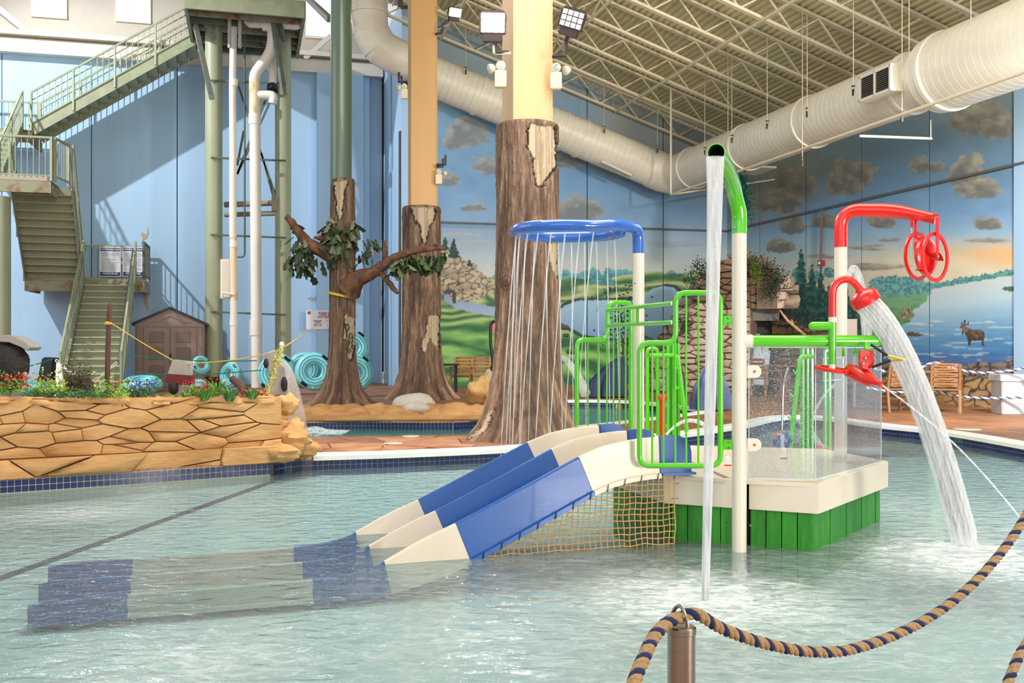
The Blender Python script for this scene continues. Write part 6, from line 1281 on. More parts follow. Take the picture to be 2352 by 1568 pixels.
for i, (x, y, Yv, rot, sc_, lb) in enumerate([
    (637, 857, 24.5, (R(80), 0, R(-4)), 1.06, 'aqua swim tube standing upright behind the vine-covered board'), (722, 853, 24.0, (R(80), 0, R(14)), 1.0, 'aqua swim tube with its hole facing the pool, left of the narrow trunk'),
    (700, 850, 24.8, (R(82), 0, R(4)), .98, 'aqua swim tube mostly behind another, touching the blue wall'), (815, 856, 23.6, (R(80), 0, R(30)), .98, 'lower aqua swim tube of the pair right of the narrow trunk'), (806, 799, 23.9, (R(74), 0, R(24)), .98, 'upper aqua swim tube of the pair right of the narrow trunk'),
    (328, 882, 23.2, (R(10), R(4), 0), .95, 'aqua swim tube lying flat in front of the shed'), (462, 838, 24.6, (R(70), R(30), R(30)), .5, 'small aqua tube leaning at the left tower leg base'), (452, 882, 24.0, (R(15), 0, R(20)), .5, 'small aqua tube lying under the leaning one'),
    (530, 862, 25.6, (R(82), 0, R(-30)), .75, 'aqua swim tube partly hidden behind the slim rusty pipe'), (85, 893, 22.5, (0, 0, 0), .95, 'teal tube lying flat behind the planter left of the stairs')]):
    if tb is None: tb = tube_thing(); t = tb
    else: t = dup(tb, (0, 0, 0))
    t.location = P(x, y, Yv); t.rotation_euler = rot; t.scale = (sc_,) * 3; t['label'] = lb; t['group'] = 'aqua swim tubes'

# ================================================================ PROPS BEHIND THE PLANTER
M_GREYB = mat('grey_painted_board', (166, 162, 156), .8, var=.12, vs=6); M_BLKF = mat('black_fur_paint', (36, 32, 34), .7, var=.4, vs=20, bump=.7, bs=30)
Yp = 12.4
bf = thing('painted_figure', 'large black furry figure with a pale cap at the left edge', 'figure', P(20, 890, Yp))
mb = MB(); mb.blob(P(14, 838, Yp), .27, .2, .33, .12, 3, 28, 18, seed=2); mb.build('furry_head', M_BLKF, bf)
MB().prism([P(x, y, Yp - .16) for x, y in [(-20, 772), (0, 769), (30, 772), (56, 785), (72, 798), (68, 801), (62, 806), (45, 796), (20, 786), (-20, 784)]], V(0, .3, 0)).build('cap_peak', M_GREYB, bf, bevel=.01)
MB().blob(P(57, 862, Yp - .05), .035, .04, .05, .1, 2, 12, 8).build('nose', mat('tan_snout', (170, 130, 110), .6), bf)
lg = thing('plaid_cutout', 'grey upturned leg board with a red and black plaid band', 'figure', P(410, 905, 12.2))
def board(parent, name, pts, Yv, th, m): return MB().prism([P(x, y, Yv) for x, y in pts], V(0, th, 0)).build(name, m, parent, bevel=.006)
board(lg, 'trouser', [(396, 826), (436, 830), (436, 866), (383, 862)], 12.2, .12, M_GREYB); board(lg, 'shin', [(404, 880), (432, 882), (442, 912), (410, 916)], 12.22, .1, M_GREYB)
M_PLD = mat('red_plaid', (150, 36, 42), .7); nt = M_PLD.node_tree; ck = nt.nodes.new('ShaderNodeTexChecker'); ck.inputs['Scale'].default_value = 55; ck.inputs[1].default_value = lin((150, 40, 46)) + [1]; ck.inputs[2].default_value = lin((44, 26, 32)) + [1]; tc = nt.nodes.new('ShaderNodeTexCoord'); nt.links.new(tc.outputs['Object'], ck.inputs[0]); nt.links.new(ck.outputs[0], nt.nodes['Principled BSDF'].inputs['Base Color'])
board(lg, 'plaid_band', [(383, 858), (438, 862), (439, 878), (432, 883), (384, 880), (379, 874)], 12.17, .16, M_PLD); mb = MB(); mb.blob(P(398, 890, 12.2), .06, .06, .09, .2, 2, 14, 10); mb.build('shoe', M_BLKF, lg)
vb = thing('board_cutout', 'grey tilted board with dark spots beside the flowering vine', 'figure', P(630, 905, 12.0))
board(vb, 'panel', [(606, 818), (634, 806), (652, 850), (664, 905), (616, 908), (620, 860)], 12.0, .08, M_GREYB); MB().blob(P(611, 834, 11.98), .03, .04, .06, .1).build('dark_hand', M_BLKF, vb); MB().blob(P(653, 882, 11.98), .04, .04, .09, .1).build('dark_spot', M_BLKF, vb); board(vb, 'red_tip', [(594, 905), (610, 897), (614, 904), (606, 910)], 11.9, .05, M_RED)
vn = thing('flowering_vine', 'yellow-green flowering vine climbing a slim white pipe', 'plant', P(625, 905, 11.7)); MB().tube([P(646, 792, 11.7), P(644, 810, 11.7), P(628, 860, 11.7), P(614, 905, 11.7)], .02, 8).build('pipe', M_PVC, vn); MB().blob(P(647, 791, 11.7), .03, .03, .035, 0).build('cap', M_PVC, vn)
mb = MB(); r = random.Random(8)
for i in range(260):
    t = r.random(); q = P(646 - 34 * t + r.uniform(-7, 7), 800 + 105 * t, 11.68 + r.uniform(-.08, .05)); dd = V(r.uniform(-1, 1), r.uniform(-1, 0), r.uniform(-1, 1)).normalized(); sd = dd.orthogonal().normalized() * .012; mb.add([q, q + dd * .015 + sd, q + dd * .032, q + dd * .015 - sd], [(0, 1, 2, 3)])
o = mb.build('foliage', mat('yellow_green_leaf', (186, 176, 56), .6, var=.4, vs=30), vn, smooth=False, fix=False); o['kind'] = 'stuff'
wf = thing('pipe_waterfall', 'thin water streams spilling from the vine pipe into the channel', 'water', P(690, 1000, 13.9))
for k in range(13):
    x0 = 640 + k * .8; x1 = 668 + k * 3.2; MB().tube([P(x0 + (x1 - x0) * math.sqrt(t) * .5 + (x1 - x0) * t * .5 - 2 * 0, 828 + 172 * t * t * .6 + 172 * t * .4, 11.7 + 2.1 * t) for t in [i / 9 for i in range(10)]], [.007 + .012 * i / 9 for i in range(10)], 5).build('strand', M_JET, wf)
sp_ = PZ(705, 998, WATER); mb = MB(); mb.blob((sp_.x, sp_.y, WATER), .55, .24, .10, .6, 3, 30, 14); tag(mb.build('splash', jet_mat('bright_splash', .9, (4, 4, 2), (250, 252, 255))), 'bright white splash in the channel under the pipe waterfall', 'water')
M_LOG = mat('dark_log', (92, 62, 54), .8, var=.25, vs=8, stretch=(4, 4, .5), bump=.4, bs=20)
tag(MB().tube([P(246, 905, 12.6), P(248, 800, 12.6), P(250, 735, 12.6), P(251, 712, 12.6), P(252, 697, 12.6)], [.034, .032, .03, .028, .02], 12).build('log_pole', M_LOG), 'upright brown log pole with a yellow knot in front of the stairs', 'pole')
tag(MB().tube([P(534, 870, 12.6), P(546, 880, 12.5), P(562, 898, 12.3)], [.045, .05, .05], 12).build('log_stub', M_LOG), 'short brown log leaning behind the planter grass', 'log')
def rope(name, label, pts, r, m, cat='rope'): return tag(MB().tube(catmull([P(*q) for q in pts], 4), r, 6).build(name, m), label, cat)
rope('yellow_rope', 'yellow rope from the log pole down to the plaid leg', [(243, 742, 12.56), (255, 742, 12.56), (330, 789, 12.4), (400, 829, 12.2)], .006, M_YR)
rope('yellow_rope', 'yellow rope stretched from the vine pipe up to the narrow trunk', [(430, 835, 12.2), (540, 826, 12.0), (640, 802, 11.9), (700, 765, 15), (757, 732, 18.9)], .0065, M_YR)
MB_k = MB().torus(P(248, 741, 12.6), (0, 0, 1), .036, .009, 18, 6).torus(P(248, 744, 12.6), (0, 0, 1), .036, .009, 18, 6); tag(MB_k.build('rope_knot', M_YR), 'yellow rope knot round the log pole', 'rope')
M_GRP = mat('green_cord', (30, 130, 98), .7)
rope('green_rope', 'upper green cord in front of the shed', [(298, 815, 20), (340, 820, 20), (470, 829, 20), (590, 828, 20)], .011, M_GRP); rope('green_rope', 'lower green cord in front of the shed', [(300, 853, 20), (420, 862, 20), (600, 850, 20)], .011, M_GRP); rope('green_rope', 'green cord left of the stair foot', [(-30, 850, 20), (60, 842, 20), (122, 824, 22)], .011, M_GRP)
M_CH = mat('white_plastic_chain', (226, 222, 216), .5)
def chain(label, a, b, sag, link=.11):
    a, b = P(*a), P(*b); L = (b - a).length; n = int(L / link); t = thing('plastic_chain', label, 'chain', a)
    for i in range(n):
        f0, f1 = i / n, (i + 1.15) / n; p = a.lerp(b, f0) - UP * sag * 4 * f0 * (1 - f0); q = a.lerp(b, f1) - UP * sag * 4 * f1 * (1 - f1); d = (q - p).normalized(); s = (V(0, 1, 0) if i % 2 else d.cross(V(0, 1, 0))).normalized() * .025
        MB().tube([p + s * .4, p + d * .02 + s, q - d * .02 + s, q + s * .4, q - s * .4, q - d * .02 - s, p + d * .02 - s, p - s * .4], .010, 5, closed=True).build('link', M_CH, t)
chain('white plastic chain from the left stair rail down to the dried bush', (128, 826, 22.5), (178, 860, 22.0), .05); chain('white plastic chain from the right stair rail down to the chain joint', (268, 832, 22.5), (206, 879, 22.3), .05); chain('white plastic chain from the joint down to the log pole foot', (206, 879, 22.3), (256, 900, 22.0), .03)
for (x0, x1, lb) in ((134, 131, 'left white pipe leg at the stair foot'), (136, 147, 'right slanting white pipe leg at the stair foot')): tag(MB().cyl(P(x0, 836, 22.4), P(x1, 904, 22.0), .045, 12).build('white_pipe_leg', M_PVC), lb, 'pipe')
tag(MB().prism([P(x, y, 23.6) for x, y in [(96, 820), (124, 822), (118, 893), (80, 893)]], V(0, .35, 0)).build('black_board', mat('black_plastic', (24, 24, 30), .5), bevel=.03), 'tall black plastic case leaning left of the stair foot', 'case')

# ================================================================ ROCKS, BOULDERS, DECK DETAILS
rl = thing('rock_ledge', 'low sandy rock ledge along the far side of the narrow channel', 'rocks', P(880, 960, 16.9)); rn = random.Random(21)
for i in range(10):
    x = 676 + i * 46; Yv = 16.75 + .25 * rn.random(); p = P(x, 950, Yv); MB().blob((p.x, p.y + .25, .02), .30 + .12 * rn.random(), .28, .13 + .09 * rn.random(), .5, 1.3, 18, 12, seed=i).build('stone', M_ST, rl, ang=60)
for i in range(8):
    x = 690 + i * 54; p = P(x, 945, 17.6); MB().blob((p.x, p.y, .02), .32, .35, .17, .35, 1.5, 18, 12, seed=i + 40).build('stone', M_ST, rl, ang=60)
MB().prism([(-4.3, 16.25, 0), (-.5, 16.5, 0), (-.4, 17.6, 0), (-4.3, 17.6, 0)], UP * .07).build('ledge_bed', M_ST, rl, bevel=.02)
def boulder(label, x, y, Yv, rx, ry, rz, m, amp=.22, fq=1.6, seed=0):
    t = P(x, y, Yv); tag(MB().blob((t.x, t.y, max(.0, t.z)), rx, ry, rz, amp, fq, 22, 14, seed=seed).build('boulder', m, ang=50), label, 'rock')
M_WR = mat('pale_grey_boulder', (206, 198, 186), .85, var=.1, vs=5, bump=.6, bs=10)
boulder('large pale domed boulder in front of the middle trunk', 952, 928, 17.9, .40, .3, .20, M_WR, .12); boulder('smaller pale boulder in front of the domed one', 956, 938, 17.1, .24, .2, .12, M_WR, .1, seed=3)
boulder('angular yellow-tan boulder between the middle and widest trunks', 1106, 898, 19.5, .30, .25, .27, mat('yellow_tan_rock', (222, 184, 124), .85, col2=(190, 140, 80), vs=3, bump=.7, bs=8), .5, 1.3, 5)
boulder('dark tan rock peeking left behind the widest trunk', 1124, 884, 20.2, .12, .12, .3, M_STB, .3, seed=6)
boulder('low flat rock at the roots of the narrow trunk', 716, 948, 17.2, .30, .2, .10, M_STB, .3, seed=8)
# flagstones on the island between pool and channel
fs_ = struct(new_obj('floor_paving', None, None)); ORG[fs_] = V(0, 0, 0); rn = random.Random(4)
reg = [(-3.1, 11.35), (-2.3, 11.62), (-1.4, 11.95), (-.2, 12.42), (.7, 13.0), (1.35, 13.55), (1.0, 14.9), (.45, 14.5), (-.5, 13.88), (-3.0, 13.4)]
M_FL = [mat('flagstone_%s' % n, c, .6, col2=c2, vs=3, lo=.3, hi=.7, bump=.3, bs=16) for n, c, c2 in (('rust', (190, 132, 98), (150, 98, 74)), ('tan', (200, 148, 110), (160, 110, 80)), ('brown', (172, 118, 92), (132, 86, 68)))]
seeds = [(rn.uniform(-3.2, 1.4), rn.uniform(11.3, 14.9)) for _ in range(46)]
for k, c in enumerate(voronoi(seeds, reg)):
    c = shrink(c, .008)
    if len(c) < 3 or area2(c) < .01: continue
    MB().prism([V(p[0], p[1], .002) for p in c], UP * (.010 + .002 * (k % 2))).build('flagstone', M_FL[k % 3], fs_, smooth=False, bevel=.003)
M_LID = mat('cream_skimmer_lid', (226, 212, 184), .5)
for (x, y, lb) in ((903, 1018, 'round white skimmer lid nearer the pool on the island paving'), (944, 1002, 'round cream skimmer lid nearer the channel on the island paving')):
    p = PZ(x, y, .015); t = thing('access_cover', lb, 'cover', p); MB().lathe([(.118, 0), (.118, .006), (.112, .01)], p, 32).build('ring', M_LID, t); MB().lathe([(.095, .0101), (.095, .014), (.02, .0145)], p, 32).build('cover_disc', M_POST, t)
p = PZ(2222, 986, 0); tag(MB().lathe([(.2, 0), (.2, .006), (.19, .01)], p + UP * .002, 24).build('access_cover', M_POST), 'white skimmer lid on the right deck near the pool edge', 'cover')
# pool inlets: dark skimmer mouths in the tile band
tag(MB().obox(PZ(905, 1049, -.08) + V(0, -.03, -.0), (.12, .01, 0), (0, .03, 0), (0, 0, .05)).build('skimmer_mouth', mat('dark_opening', (40, 34, 34), .8)), 'dark skimmer opening in the tiled edge below the island', 'skimmer')

# ================================================================ FURNITURE
M_CH1 = mat('brown_slat_resin', (160, 104, 62), .45, var=.1, vs=5); M_CH2 = mat('tan_slat_resin', (150, 106, 66), .45, var=.1, vs=5)
def make_chair(mt):
    t = thing('patio_chair', 'x', 'chair', (0, 0, 0))      # faces +Y, back towards -Y
    for sx in (-1, 1):
        MB().bar((sx * .25, .22, 0), (sx * .25, .22, .62), .045, .045).build('leg', mt, t, bevel=.004)
        MB().bar((sx * .24, -.28, 0), (sx * .24, -.22, .44), .045, .05).build('leg', mt, t, bevel=.004)
        MB().bar((sx * .24, -.22, .42), (sx * .235, -.32, .9), .045, .05).build('back_post', mt, t, bevel=.004)
        MB().bar((sx * .26, -.26, .63), (sx * .26, .26, .63), .055, .03).build('armrest', mt, t, bevel=.008)
    for i in range(5): MB().obox((0, -.2 + i * .105, .43), (.25, 0, 0), (0, .045, 0), (0, 0, .012)).build('seat_slat', mt, t, bevel=.004)
    for i in range(5):
        f = i / 4; z = .52 + .36 * f; MB().tube([(-.235, -.235 - .075 * f, z), (-.1, -.27 - .075 * f, z + .008 * f), (.1, -.27 - .075 * f, z + .008 * f), (.235, -.235 - .075 * f, z)], .02, 4, rot=.785).obox((0, -.262 - .075 * f, z), (.2, 0, 0), (0, .008, 0), (0, 0, .034)).build('back_slat', mt, t)
    MB().bar((-.24, .2, .40), (.24, .2, .40), .03, .05).build('front_rail', mt, t); return t
ch = make_chair(M_CH1); G = 'brown slatted patio chairs'
def put(t, x, y, Yv, rz, lb): p = P(x, y, Yv); t.location = (p.x, p.y, 0); t.rotation_euler = (0, 0, rz); t['label'] = lb; t['group'] = G; return t
put(ch, 1061, 890, 26.0, R(172), 'brown slatted chair nearer the black table by the mural'); put(dup(ch, (0, 0, 0)), 1107, 890, 26.0, R(188), 'brown slatted chair beside the widest trunk, right of its twin by the mural')
ch2 = make_chair(M_CH2)
put(ch2, 2052, 945, 18.6, R(8), 'tan slatted chair behind the splash screen at the rope barrier, nearest the pool'); put(dup(ch2, (0, 0, 0)), 2170, 945, 18.4, R(-20), 'tan slatted chair just right of the far rope post'); put(dup(ch2, (0, 0, 0)), 2208, 925, 20.6, R(205), 'tan slatted chair facing the pool near the painted rocks')
put(dup(ch, (0, 0, 0)), 1760, 905, 23.6, R(-60), 'brown chair at the left side of the table seen through the screen'); put(dup(ch, (0, 0, 0)), 1800, 900, 25.3, R(180), 'brown chair behind the table seen through the screen')
def table(label, x, y, Yv, r, m, h=.74):
    p = P(x, y, Yv); t = thing('patio_table', label, 'table', (p.x, p.y, 0)); MB().lathe([(r, h - .03), (r, h - .005), (r - .01, h)], (p.x, p.y, 0), 32).build('table_top', m, t, bevel=0); MB().cyl((p.x, p.y, .05), (p.x, p.y, h - .03), .04, 14).build('stem', m, t); MB().lathe([(.3, 0), (.28, .03), (.06, .06)], (p.x, p.y, 0), 24).build('base', m, t)
table('round brown table behind the broad water jet on the right deck', 2115, 940, 19.6, .5, M_CH2); table('round brown table seen through the splash screen', 1806, 900, 24.2, .5, M_CH1); 
bt = thing('black_table', 'small square black table beside the middle trunk', 'table', P(1026, 890, 25.5)); p = P(1026, 890, 25.5); MB().box(p.x - .35, p.x + .3, p.y - .35, p.y + .35, .7, .74).build('table_top', M_TIE, bt)
for sx in (-.28, .23):
    for sy in (-.28, .28): MB().box(p.x + sx - .025, p.x + sx + .025, p.y + sy - .025, p.y + sy + .025, 0, .7).build('leg', M_TIE, bt)
bn = thing('waste_bin', 'grey waste bin with a knotted clear bag at the right edge', 'bin', P(2322, 940, 18.0)); p = P(2322, 942, 18.0)
MB().prism([(p.x - .26, p.y - .2, 0), (p.x + .02, p.y - .26, 0), (p.x + .3, p.y - .15, 0), (p.x + .26, p.y + .25, 0), (p.x - .26, p.y + .22, 0)], UP * .70).build('body', mat('grey_bin', (176, 174, 176), .5), bn, bevel=.015)
MB().prism([(p.x - .29, p.y - .22, .6), (p.x + .02, p.y - .29, .6), (p.x + .33, p.y - .17, .6), (p.x + .29, p.y + .27, .6), (p.x - .29, p.y + .25, .6)], UP * .12).build('bag_rim', mat('clear_bag', (220, 222, 226), .25, alpha=.75), bn, bevel=.01); MB().blob((p.x + .14, p.y - .26, .66), .07, .05, .05, .6, 4).build('knot', mat('bag_white', (236, 236, 240), .4), bn)
fp = thing('barrier_post', 'slim steel rope post on the far right deck', 'post', P(2143, 940, 18.5)); p = P(2143, 940, 18.5); MB().cyl((p.x, p.y, 0), (p.x, p.y, .93), .028, 16).build('post', M_STEEL, fp); MB().lathe([(.11, 0), (.1, .015), (.04, .025)], (p.x, p.y, 0), 24).build('base', M_STEEL, fp)
CC = [M_RW, M_RW, M_RBL]
twisted('barrier_rope', 'upper blue and white rope of the far barrier on the right deck', PP([(1990, 838, 18.4), (2030, 852, 18.4), (2085, 857, 18.4), (2143, 833, 18.5), (2190, 846, 18.4), (2260, 856, 18.0), (2352, 846, 17.5), (2400, 835, 17.2)]), .022, .16, CC, m=6)
twisted('barrier_rope', 'lower blue and white rope of the far barrier on the right deck', PP([(1990, 890, 18.4), (2060, 900, 18.4), (2143, 897, 18.5), (2190, 908, 18.4), (2260, 914, 18.0), (2352, 912, 17.5), (2400, 906, 17.2)]), .022, .16, CC, m=6)
hz = tag(MB().tube(catmull([P(1138, 738, 22.2), P(1128, 745, 22.2), P(1127, 790, 22.2), P(1132, 830, 22.2), P(1126, 862, 22.2)], 5), .035, 8).build('black_hose', M_TIE), 'thick black hose hanging left of the widest trunk', 'hose')
tag(MB().obox(P(1135, 752, 22.6), (.07, 0, 0), (0, .01, 0), (0, 0, .12)).build('notice_plate', mat('red_white_notice', (196, 120, 120), .5)), 'small red and white notice behind the black hose', 'sign')

# covered lifts
def tarp(label, x, y, Yv, w, h, lean, seed, m):
    p = P(x, y, Yv); mb = MB(); vs = []; n, mm = 84, 18
    for i in range(mm + 1):
        f = i / mm; rr = w * (1 - f) ** .55 if f < .97 else w * .12; rr = w * (1 - f * f * .86)
        for k in range(n):
            a = k * 2 * PI / n; q = 1 + (.17 * math.sin(a * 7 + seed + f) + .09 * math.sin(a * 13 + f * 3)) * (1 - f * .5); vs.append((p.x + math.cos(a) * rr * q + lean * f * f, p.y + math.sin(a) * rr * .7 * q, .03 + h * f))
    fs = [(i * n + k, i * n + (k + 1) % n, (i + 1) * n + (k + 1) % n, (i + 1) * n + k) for i in range(mm) for k in range(n)]; fs.append(tuple(mm * n + k for k in range(n))); mb.add(vs, fs); return tag(mb.build('covered_lift', m, ang=80), label, 'cover')
M_TRP = mat('navy_tarp', (40, 46, 80), .85, col2=(58, 66, 106), vs=3); M_TRP2 = mat('faded_blue_tarp', (100, 112, 152), .85, col2=(42, 50, 88), vs=1.5)
tarp('navy cloth covered pool lift behind the farther green guard', 1397, 893, 27.5 * .85, .50, .92, .32, 1, M_TRP); tarp('faded blue cloth covered pool lift behind the nearer green guard', 1632, 940, 18.9, .36, .92, .03, 4, M_TRP2)
# ficus
fc_ = thing('potted_ficus', 'slender leafy fig tree behind the blue ring shower post', 'plant', P(1436, 890, 23.5)); bz = P(1436, 784, 23.5)
for dx in (-.12, .0, .1): MB().tube([(bz.x + dx * .4, bz.y, 0), (bz.x + dx, bz.y, 1.4), (bz.x + dx * 2, bz.y, 2.3)], [.03, .025, .01], 8).build('stem', M_STB, fc_)
mb = MB(); r = random.Random(3)
for i in range(420):
    q = V(bz.x, bz.y, 1.85) + V(r.gauss(0, .24), r.gauss(0, .2), r.gauss(0, .42)); dd = V(r.uniform(-1, 1), r.uniform(-1, 1), r.uniform(-1, .3)).normalized(); sd = dd.orthogonal().normalized() * .03; mb.add([q, q + dd * .05 + sd, q + dd * .1, q + dd * .05 - sd], [(0, 1, 2, 3)])
o = mb.build('foliage', mat('dark_fig_leaf', (38, 62, 44), .5, var=.4, vs=9), fc_, smooth=False, fix=False); o['kind'] = 'stuff'; MB().lathe([(.16, 0), (.2, .3), (.19, .31)], (bz.x, bz.y, 0), 20).build('pot', mat('terracotta', (140, 90, 66), .8), fc_)

# ================================================================ ROCK GROTTO IN THE CORNER
gr = thing('rock_grotto', 'layered rock grotto filling the corner between the mural walls', 'rocks', P(1650, 890, 25.3)); rn = random.Random(33)
M_RG = mat('pinkish_rock', (214, 194, 174), .85, col2=(166, 138, 116), vs=1.4, lo=.3, hi=.7, bump=.9, bs=7, detail=8); M_RD = mat('dark_brown_rock', (140, 112, 88), .85, col2=(92, 72, 58), vs=1.6, lo=.3, hi=.7, bump=.9, bs=7, detail=8)
def rockface(pa, pb, tops, nx, nz, m_lo, m_hi, zsw, z0=0., depth=.14, seed=0):
    a = V(pa.x, pa.y, 0); b = V(pb.x, pb.y, 0); d = (b - a).normalized(); L = (b - a).length; nrm = V(d.y, -d.x, 0); H = max(tops); tf = lambda s: np.interp(s, np.linspace(0, L, len(tops)), tops)
    seeds = [((i + .5 * (j % 2) + rn.uniform(-.4, .4)) * L / nx, z0 + (j + .5 + rn.uniform(-.35, .35)) * (H - z0) / nz) for j in range(nz) for i in range(nx) if rn.random() > .12]
    MB().prism([a + UP * z0 - nrm * .05, b + UP * z0 - nrm * .05] + [a + d * (L * (1 - i / 8)) + UP * max(z0 + .01, tf(L * (1 - i / 8)) - .12) - nrm * .05 for i in range(9)], -nrm * .5).build('core', mat('grotto_joint', (124, 104, 88), .95, bump=.5, bs=20), gr)
    for k, c in enumerate(voronoi(seeds, [(0, z0), (L, z0), (L, H), (0, H)], 1.8, .7)):
        cx = sum(p[0] for p in c) / len(c); cz = sum(p[1] for p in c) / len(c)
        if cz > tf(cx) or area2(c) < .01: continue
        c = [(p[0], min(p[1], tf(p[0]) + .05)) for p in c]; mb = MB()
        if stone_mesh(mb, c, lambda s, z: a + d * s + UP * z - nrm * .06, depth * rn.uniform(.5, 1.5), nrm, .004, .4, seed + k, rdk=.6): mb.build('stone', m_hi if cz > zsw else m_lo, gr, ang=60)
Yg = 25.6; zy25 = lambda y, Y=25.4: EYE - (y - 784) / F * Y
rockface(P(1500, 784, 26.4), P(1560, 784, 25.6), [.9, 1.2, 1.6], 3, 6, M_RG, M_RD, 1.5, seed=100)
rockface(P(1560, 784, 25.6), P(1722, 784, 24.6), [zy25(y) for y in (720, 650, 600, 590, 580)], 7, 20, M_RG, M_RD, 2.2, seed=200)
rockface(P(1722, 784, 24.6), P(1790, 784, 24.9), [zy25(y) for y in (585, 600, 622)], 3, 7, M_RD, M_RD, 0, z0=zy25(712), seed=400)
rockface(P(1790, 784, 24.3), P(1802, 784, 24.9), [zy25(y) for y in (640, 645)], 1, 6, M_RG, M_RD, 9, z0=zy25(712), seed=450, depth=.3)
rockface(P(1778, 784, 25.2), P(1900, 784, 24.0), [zy25(y) for y in (740, 735, 745, 752, 760)], 6, 6, M_RD, M_RD, 9, seed=500)
rockface(P(1905, 784, 24.0), P(1985, 784, 23.0), [1.25, 1.1, .8, .4], 4, 4, M_RD, M_RD, 9, seed=600)
gv = thing('cave_shutter', 'dark ribbed shutter under a grey lintel inside the rock grotto', 'shutter', P(1758, 784, 25.6))
MB().bar(P(1716, 722, 25.0), P(1785, 722, 25.0), .4, .32).build('lintel', mat('grey_lintel', (110, 106, 104), .7, var=.1, vs=3), gv)
for k in range(14): MB().bar(P(1724, 738 + k * 4, 25.4), P(1790, 738 + k * 4, 25.4), .03, .035).build('slat', mat('dark_shutter', (70, 66, 62), .6), gv)
MB().obox(P(1755, 790, 25.7), (.7, 0, 0), (0, .02, 0), (0, 0, 1.25)).build('backing', mat('cave_dark', (40, 36, 34), .9), gv)
fw = thing('grotto_waterfall', 'white sheet of water falling inside the rock grotto', 'water', P(1748, 884, 24.5))
for k in range(22):
    x = 1726 + k * 2.0 + rn.uniform(-1, 1); MB().tube([P(x, 795 + rn.uniform(0, 12), 24.9), P(x - 3 + rn.uniform(-2, 2), 840, 24.75), P(x - 7 + rn.uniform(-4, 4), 884, 24.6)], [.03, .04, .05], 5).build('strand', jet_mat('bright_fall', .92, (5, 5, .6), (246, 248, 252)) if k == 0 else fw.children[0].data.materials[0], fw)
MB_ = None
def ivy(label, pts, n, sp, seed, col=(40, 58, 38), s=.05):
    r = random.Random(seed); t = thing('ivy', label, 'plant', P(*pts[0])); mb = MB(); L = [P(*q) for q in pts]
    for i in range(n):
        k = r.randrange(len(L) - 1); q = L[k].lerp(L[k + 1], r.random()) + V(r.gauss(0, sp), r.gauss(-.1, sp * .6), r.gauss(0, sp)); dd = V(r.uniform(-1, 1), r.uniform(-1, .2), r.uniform(-1, .6)).normalized(); sd = dd.orthogonal().normalized() * s * .45; mb.add([q, q + dd * s * .5 + sd, q + dd * s, q + dd * s * .5 - sd], [(0, 1, 2, 3)])
    o = mb.build('foliage', mat('ivy_%d' % col[1], col, .6, var=.5, vs=8), t, smooth=False, fix=False); o['kind'] = 'stuff'
ivy('dark ivy on the left shoulder of the rock grotto', [(1578, 655, 25.2), (1605, 622, 25.1), (1620, 610, 25.0)], 420, .13, 1); ivy('dark ivy on the right shoulder of the rock grotto', [(1716, 600, 24.3), (1755, 615, 24.3), (1788, 632, 24.2), (1775, 665, 24.2), (1752, 668, 24.2)], 900, .12, 2)
ivy('yellow-green moss hanging high on the grotto', [(1732, 608, 24.1), (1735, 645, 24.1)], 420, .06, 3, (96, 112, 40), .05); ivy('dark leaves low on the left of the grotto rocks', [(1575, 730, 25.0), (1568, 760, 25.0)], 260, .1, 4); ivy('tangled dark twigs right of the cave shutter', [(1790, 735, 24.4), (1830, 745, 24.0), (1890, 760, 23.6)], 520, .14, 5, (62, 50, 38))
dw = thing('driftwood', 'pale forked driftwood branch leaning on the grotto rocks', 'branch', P(1820, 745, 23.8)); MB().tube([P(1791, 712, 23.8), P(1808, 735, 23.8), P(1826, 750, 23.8), P(1850, 770, 23.8)], [.02, .035, .04, .03], 8).build('branch', mat('driftwood', (188, 156, 112), .8, var=.2, vs=12), dw); MB().tube([P(1818, 733, 23.8), P(1822, 745, 23.8), P(1832, 756, 23.8)], [.015, .03, .035], 8).build('branch', MATS['driftwood'], dw)
tag(MB().tube([P(1700, 408, 24.6), P(1706, 470, 24.4), P(1700, 520, 24.4)], .06, 8).build('vine_stem', mat('dark_teal_leaf', (22, 78, 68), .7)), 'thin dark vine stem hanging in the wall corner', 'plant')
ivy('teal painted foliage mass high in the wall corner', [(1702, 405, 24.6), (1706, 470, 24.5), (1694, 510, 24.5)], 700, .12, 9, (26, 84, 74), .07)
tag(MB().obox(P(1955, 752, 20.), (.1, 0, 0), (0, .06, 0), (0, 0, .17)).cyl(P(1962, 770, 20), P(1962, 941, 20), .03, 8).build('socket_post', mat('beige_enclosure', (150, 134, 120), .5)), 'beige socket box on a post behind the red wheel post', 'box')
tag(MB().wbox(*(lambda q: (ab(q)[0], ab(q)[0] + .01, ab(q)[1] - .6, ab(q)[1]))(PBk(1000, 784, 27.5)), 0.1, .2).build('wall_outlet', M_PVC), 'small white outlet low on the mural wall', 'outlet')
for i in range(4): tag(MB().cyl(W(pkb(881 + i * 7, 31.2 - i * .25), 31.2 - i * .25, 0), W(pkb(881 + i * 7, 31.2 - i * .25), 31.2 - i * .25, .36), .04, 10).build('pipe_stub', M_PVC), ['first', 'second', 'third', 'fourth'][i] + ' short white pipe stub from the left at the blue wall foot', 'pipe')

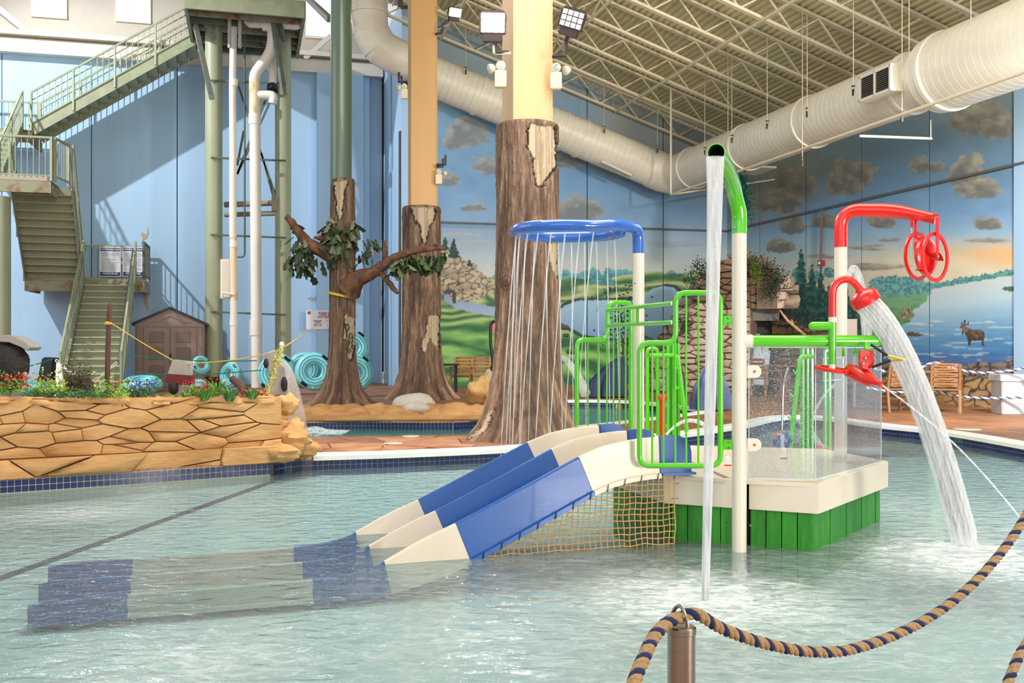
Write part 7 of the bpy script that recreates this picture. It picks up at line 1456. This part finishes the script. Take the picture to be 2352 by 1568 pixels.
# ================================================================ GREEN CLIMBER, RED POST, FLOATING THINGS BEYOND THE PLATFORM
def climber(label, panel, ladder, arch, Yv):
    t = thing('green_water_tower', label, 'toy', P(panel[0], panel[3], Yv)); x0, x1, y0, y1 = panel; n = 5
    for i in range(n): MB().obox(P(x0 + (x1 - x0) * (i + .5) / n, (y0 + y1) / 2, Yv + .05 * (i % 2)), ((x1 - x0) / n / 2.15 / F * Yv, 0, 0), (0, .05, 0), (0, 0, (y1 - y0) / 2 / F * Yv)).build('fin_board', M_GREEN, t, bevel=.004)
    MB().tube(fillet([P(*q, Yv - .15) for q in ladder], .05, 4), .026, 10).build('ladder_rail', M_GREEN, t)
    (ax, ay), (bx, by) = ladder[-2], ladder[-1]
    for f in (.15, .4, .65): x = ax + (bx - ax) * f; y = ay + (by - ay) * f; MB().tube([P(x, y, Yv - .15), P(x - 9, y + 6, Yv - .2), P(x - 12, y - 1, Yv - .1)], .011, 6).build('rung', M_GREEN, t)
    MB().tube(fillet([P(*q, Yv + .1) for q in arch], .05, 4), .024, 10).build('frame_tube', M_GREEN, t); return t
climber('lime green finned water tower with ladder, seen through the nearer guard bars', (1530, 1561, 788, 1006), [(1492, 816), (1556, 816), (1577, 990)], [(1487, 1000), (1487, 800), (1510, 800), (1512, 1000)], 11.6)
climber('lime green finned water tower seen through the clear screen', (1840, 1866, 800, 1030), [(1870, 818), (1838, 818), (1815, 1034)], [(1895, 1034), (1895, 805), (1905, 805), (1906, 1034)], 11.0)
rp = thing('red_post', 'short red post with round knobs beyond the nearer guard', 'post', P(1523, 1005, 11.2)); MB().cyl(P(1522, 912, 11.2), P(1522, 1010, 11.2), .033, 14).build('shaft', M_RED, rp)
for dx in (-5, 5): MB().blob(P(1522 + dx, 912, 11.2), .03, .03, .035, 0).build('knob', M_RED, rp)
bl = thing('spray_ball', 'dark blue and orange ball sprayer in the water beyond the platform', 'toy', P(1797, 1012, 10.3)); c = P(1797, 1011, 10.3); MB().blob(c, .10, .10, .10, 0, n=24, m=16).build('ball', mat('navy_orange_ball', (30, 50, 110), .35, col2=(196, 110, 50), vs=3, lo=.42, hi=.5, coat=.4), bl); MB().cyl(V(c.x, c.y, -.43), c, .03, 10).build('stem', M_POST, bl)
tag(MB().blob(PZ(2150, 1012, WATER + .03), .105, .105, .105, 0, n=24, m=16).build('floating_ball', mat('pale_green_ball', (150, 220, 160), .4)), 'pale green ball floating in the water behind the broad jet', 'ball')
rn_ = thing('pool_handrail', 'steel pool grab rail seen through the clear screen', 'railing', P(1805, 985, 15.8)); MB().tube(fillet([P(1796, 990, 15.6), P(1799, 880, 15.6), P(1812, 835, 15.7), P(1818, 960, 16.4)], .12, 5), .02, 10).build('rail', M_STEEL, rn_)
rn_ = thing('pool_handrail', 'steel pool grab rail behind the nearer green guard', 'railing', P(1510, 925, 18.5)); MB().tube(fillet([P(1496, 835, 19.5), P(1508, 870, 19), P(1512, 925, 18.6)], .1, 4), .022, 10).build('rail', M_STEEL, rn_); MB().tube(fillet([P(1558, 825, 19.5), P(1572, 875, 19), P(1573, 925, 18.6)], .1, 4), .022, 10).build('rail', M_STEEL, rn_)
for (x, y, Yv, lb) in ((1884, 1030, 9.9, 'small red nozzle behind the clear screen'), (1898, 1035, 9.7, 'red knob on the far deck edge behind the clear screen')): tag(MB().lathe([(.03, -.04), (.035, 0), (.02, .03)], P(x, y, Yv), 14).build('red_nozzle', M_RED), lb, 'nozzle')
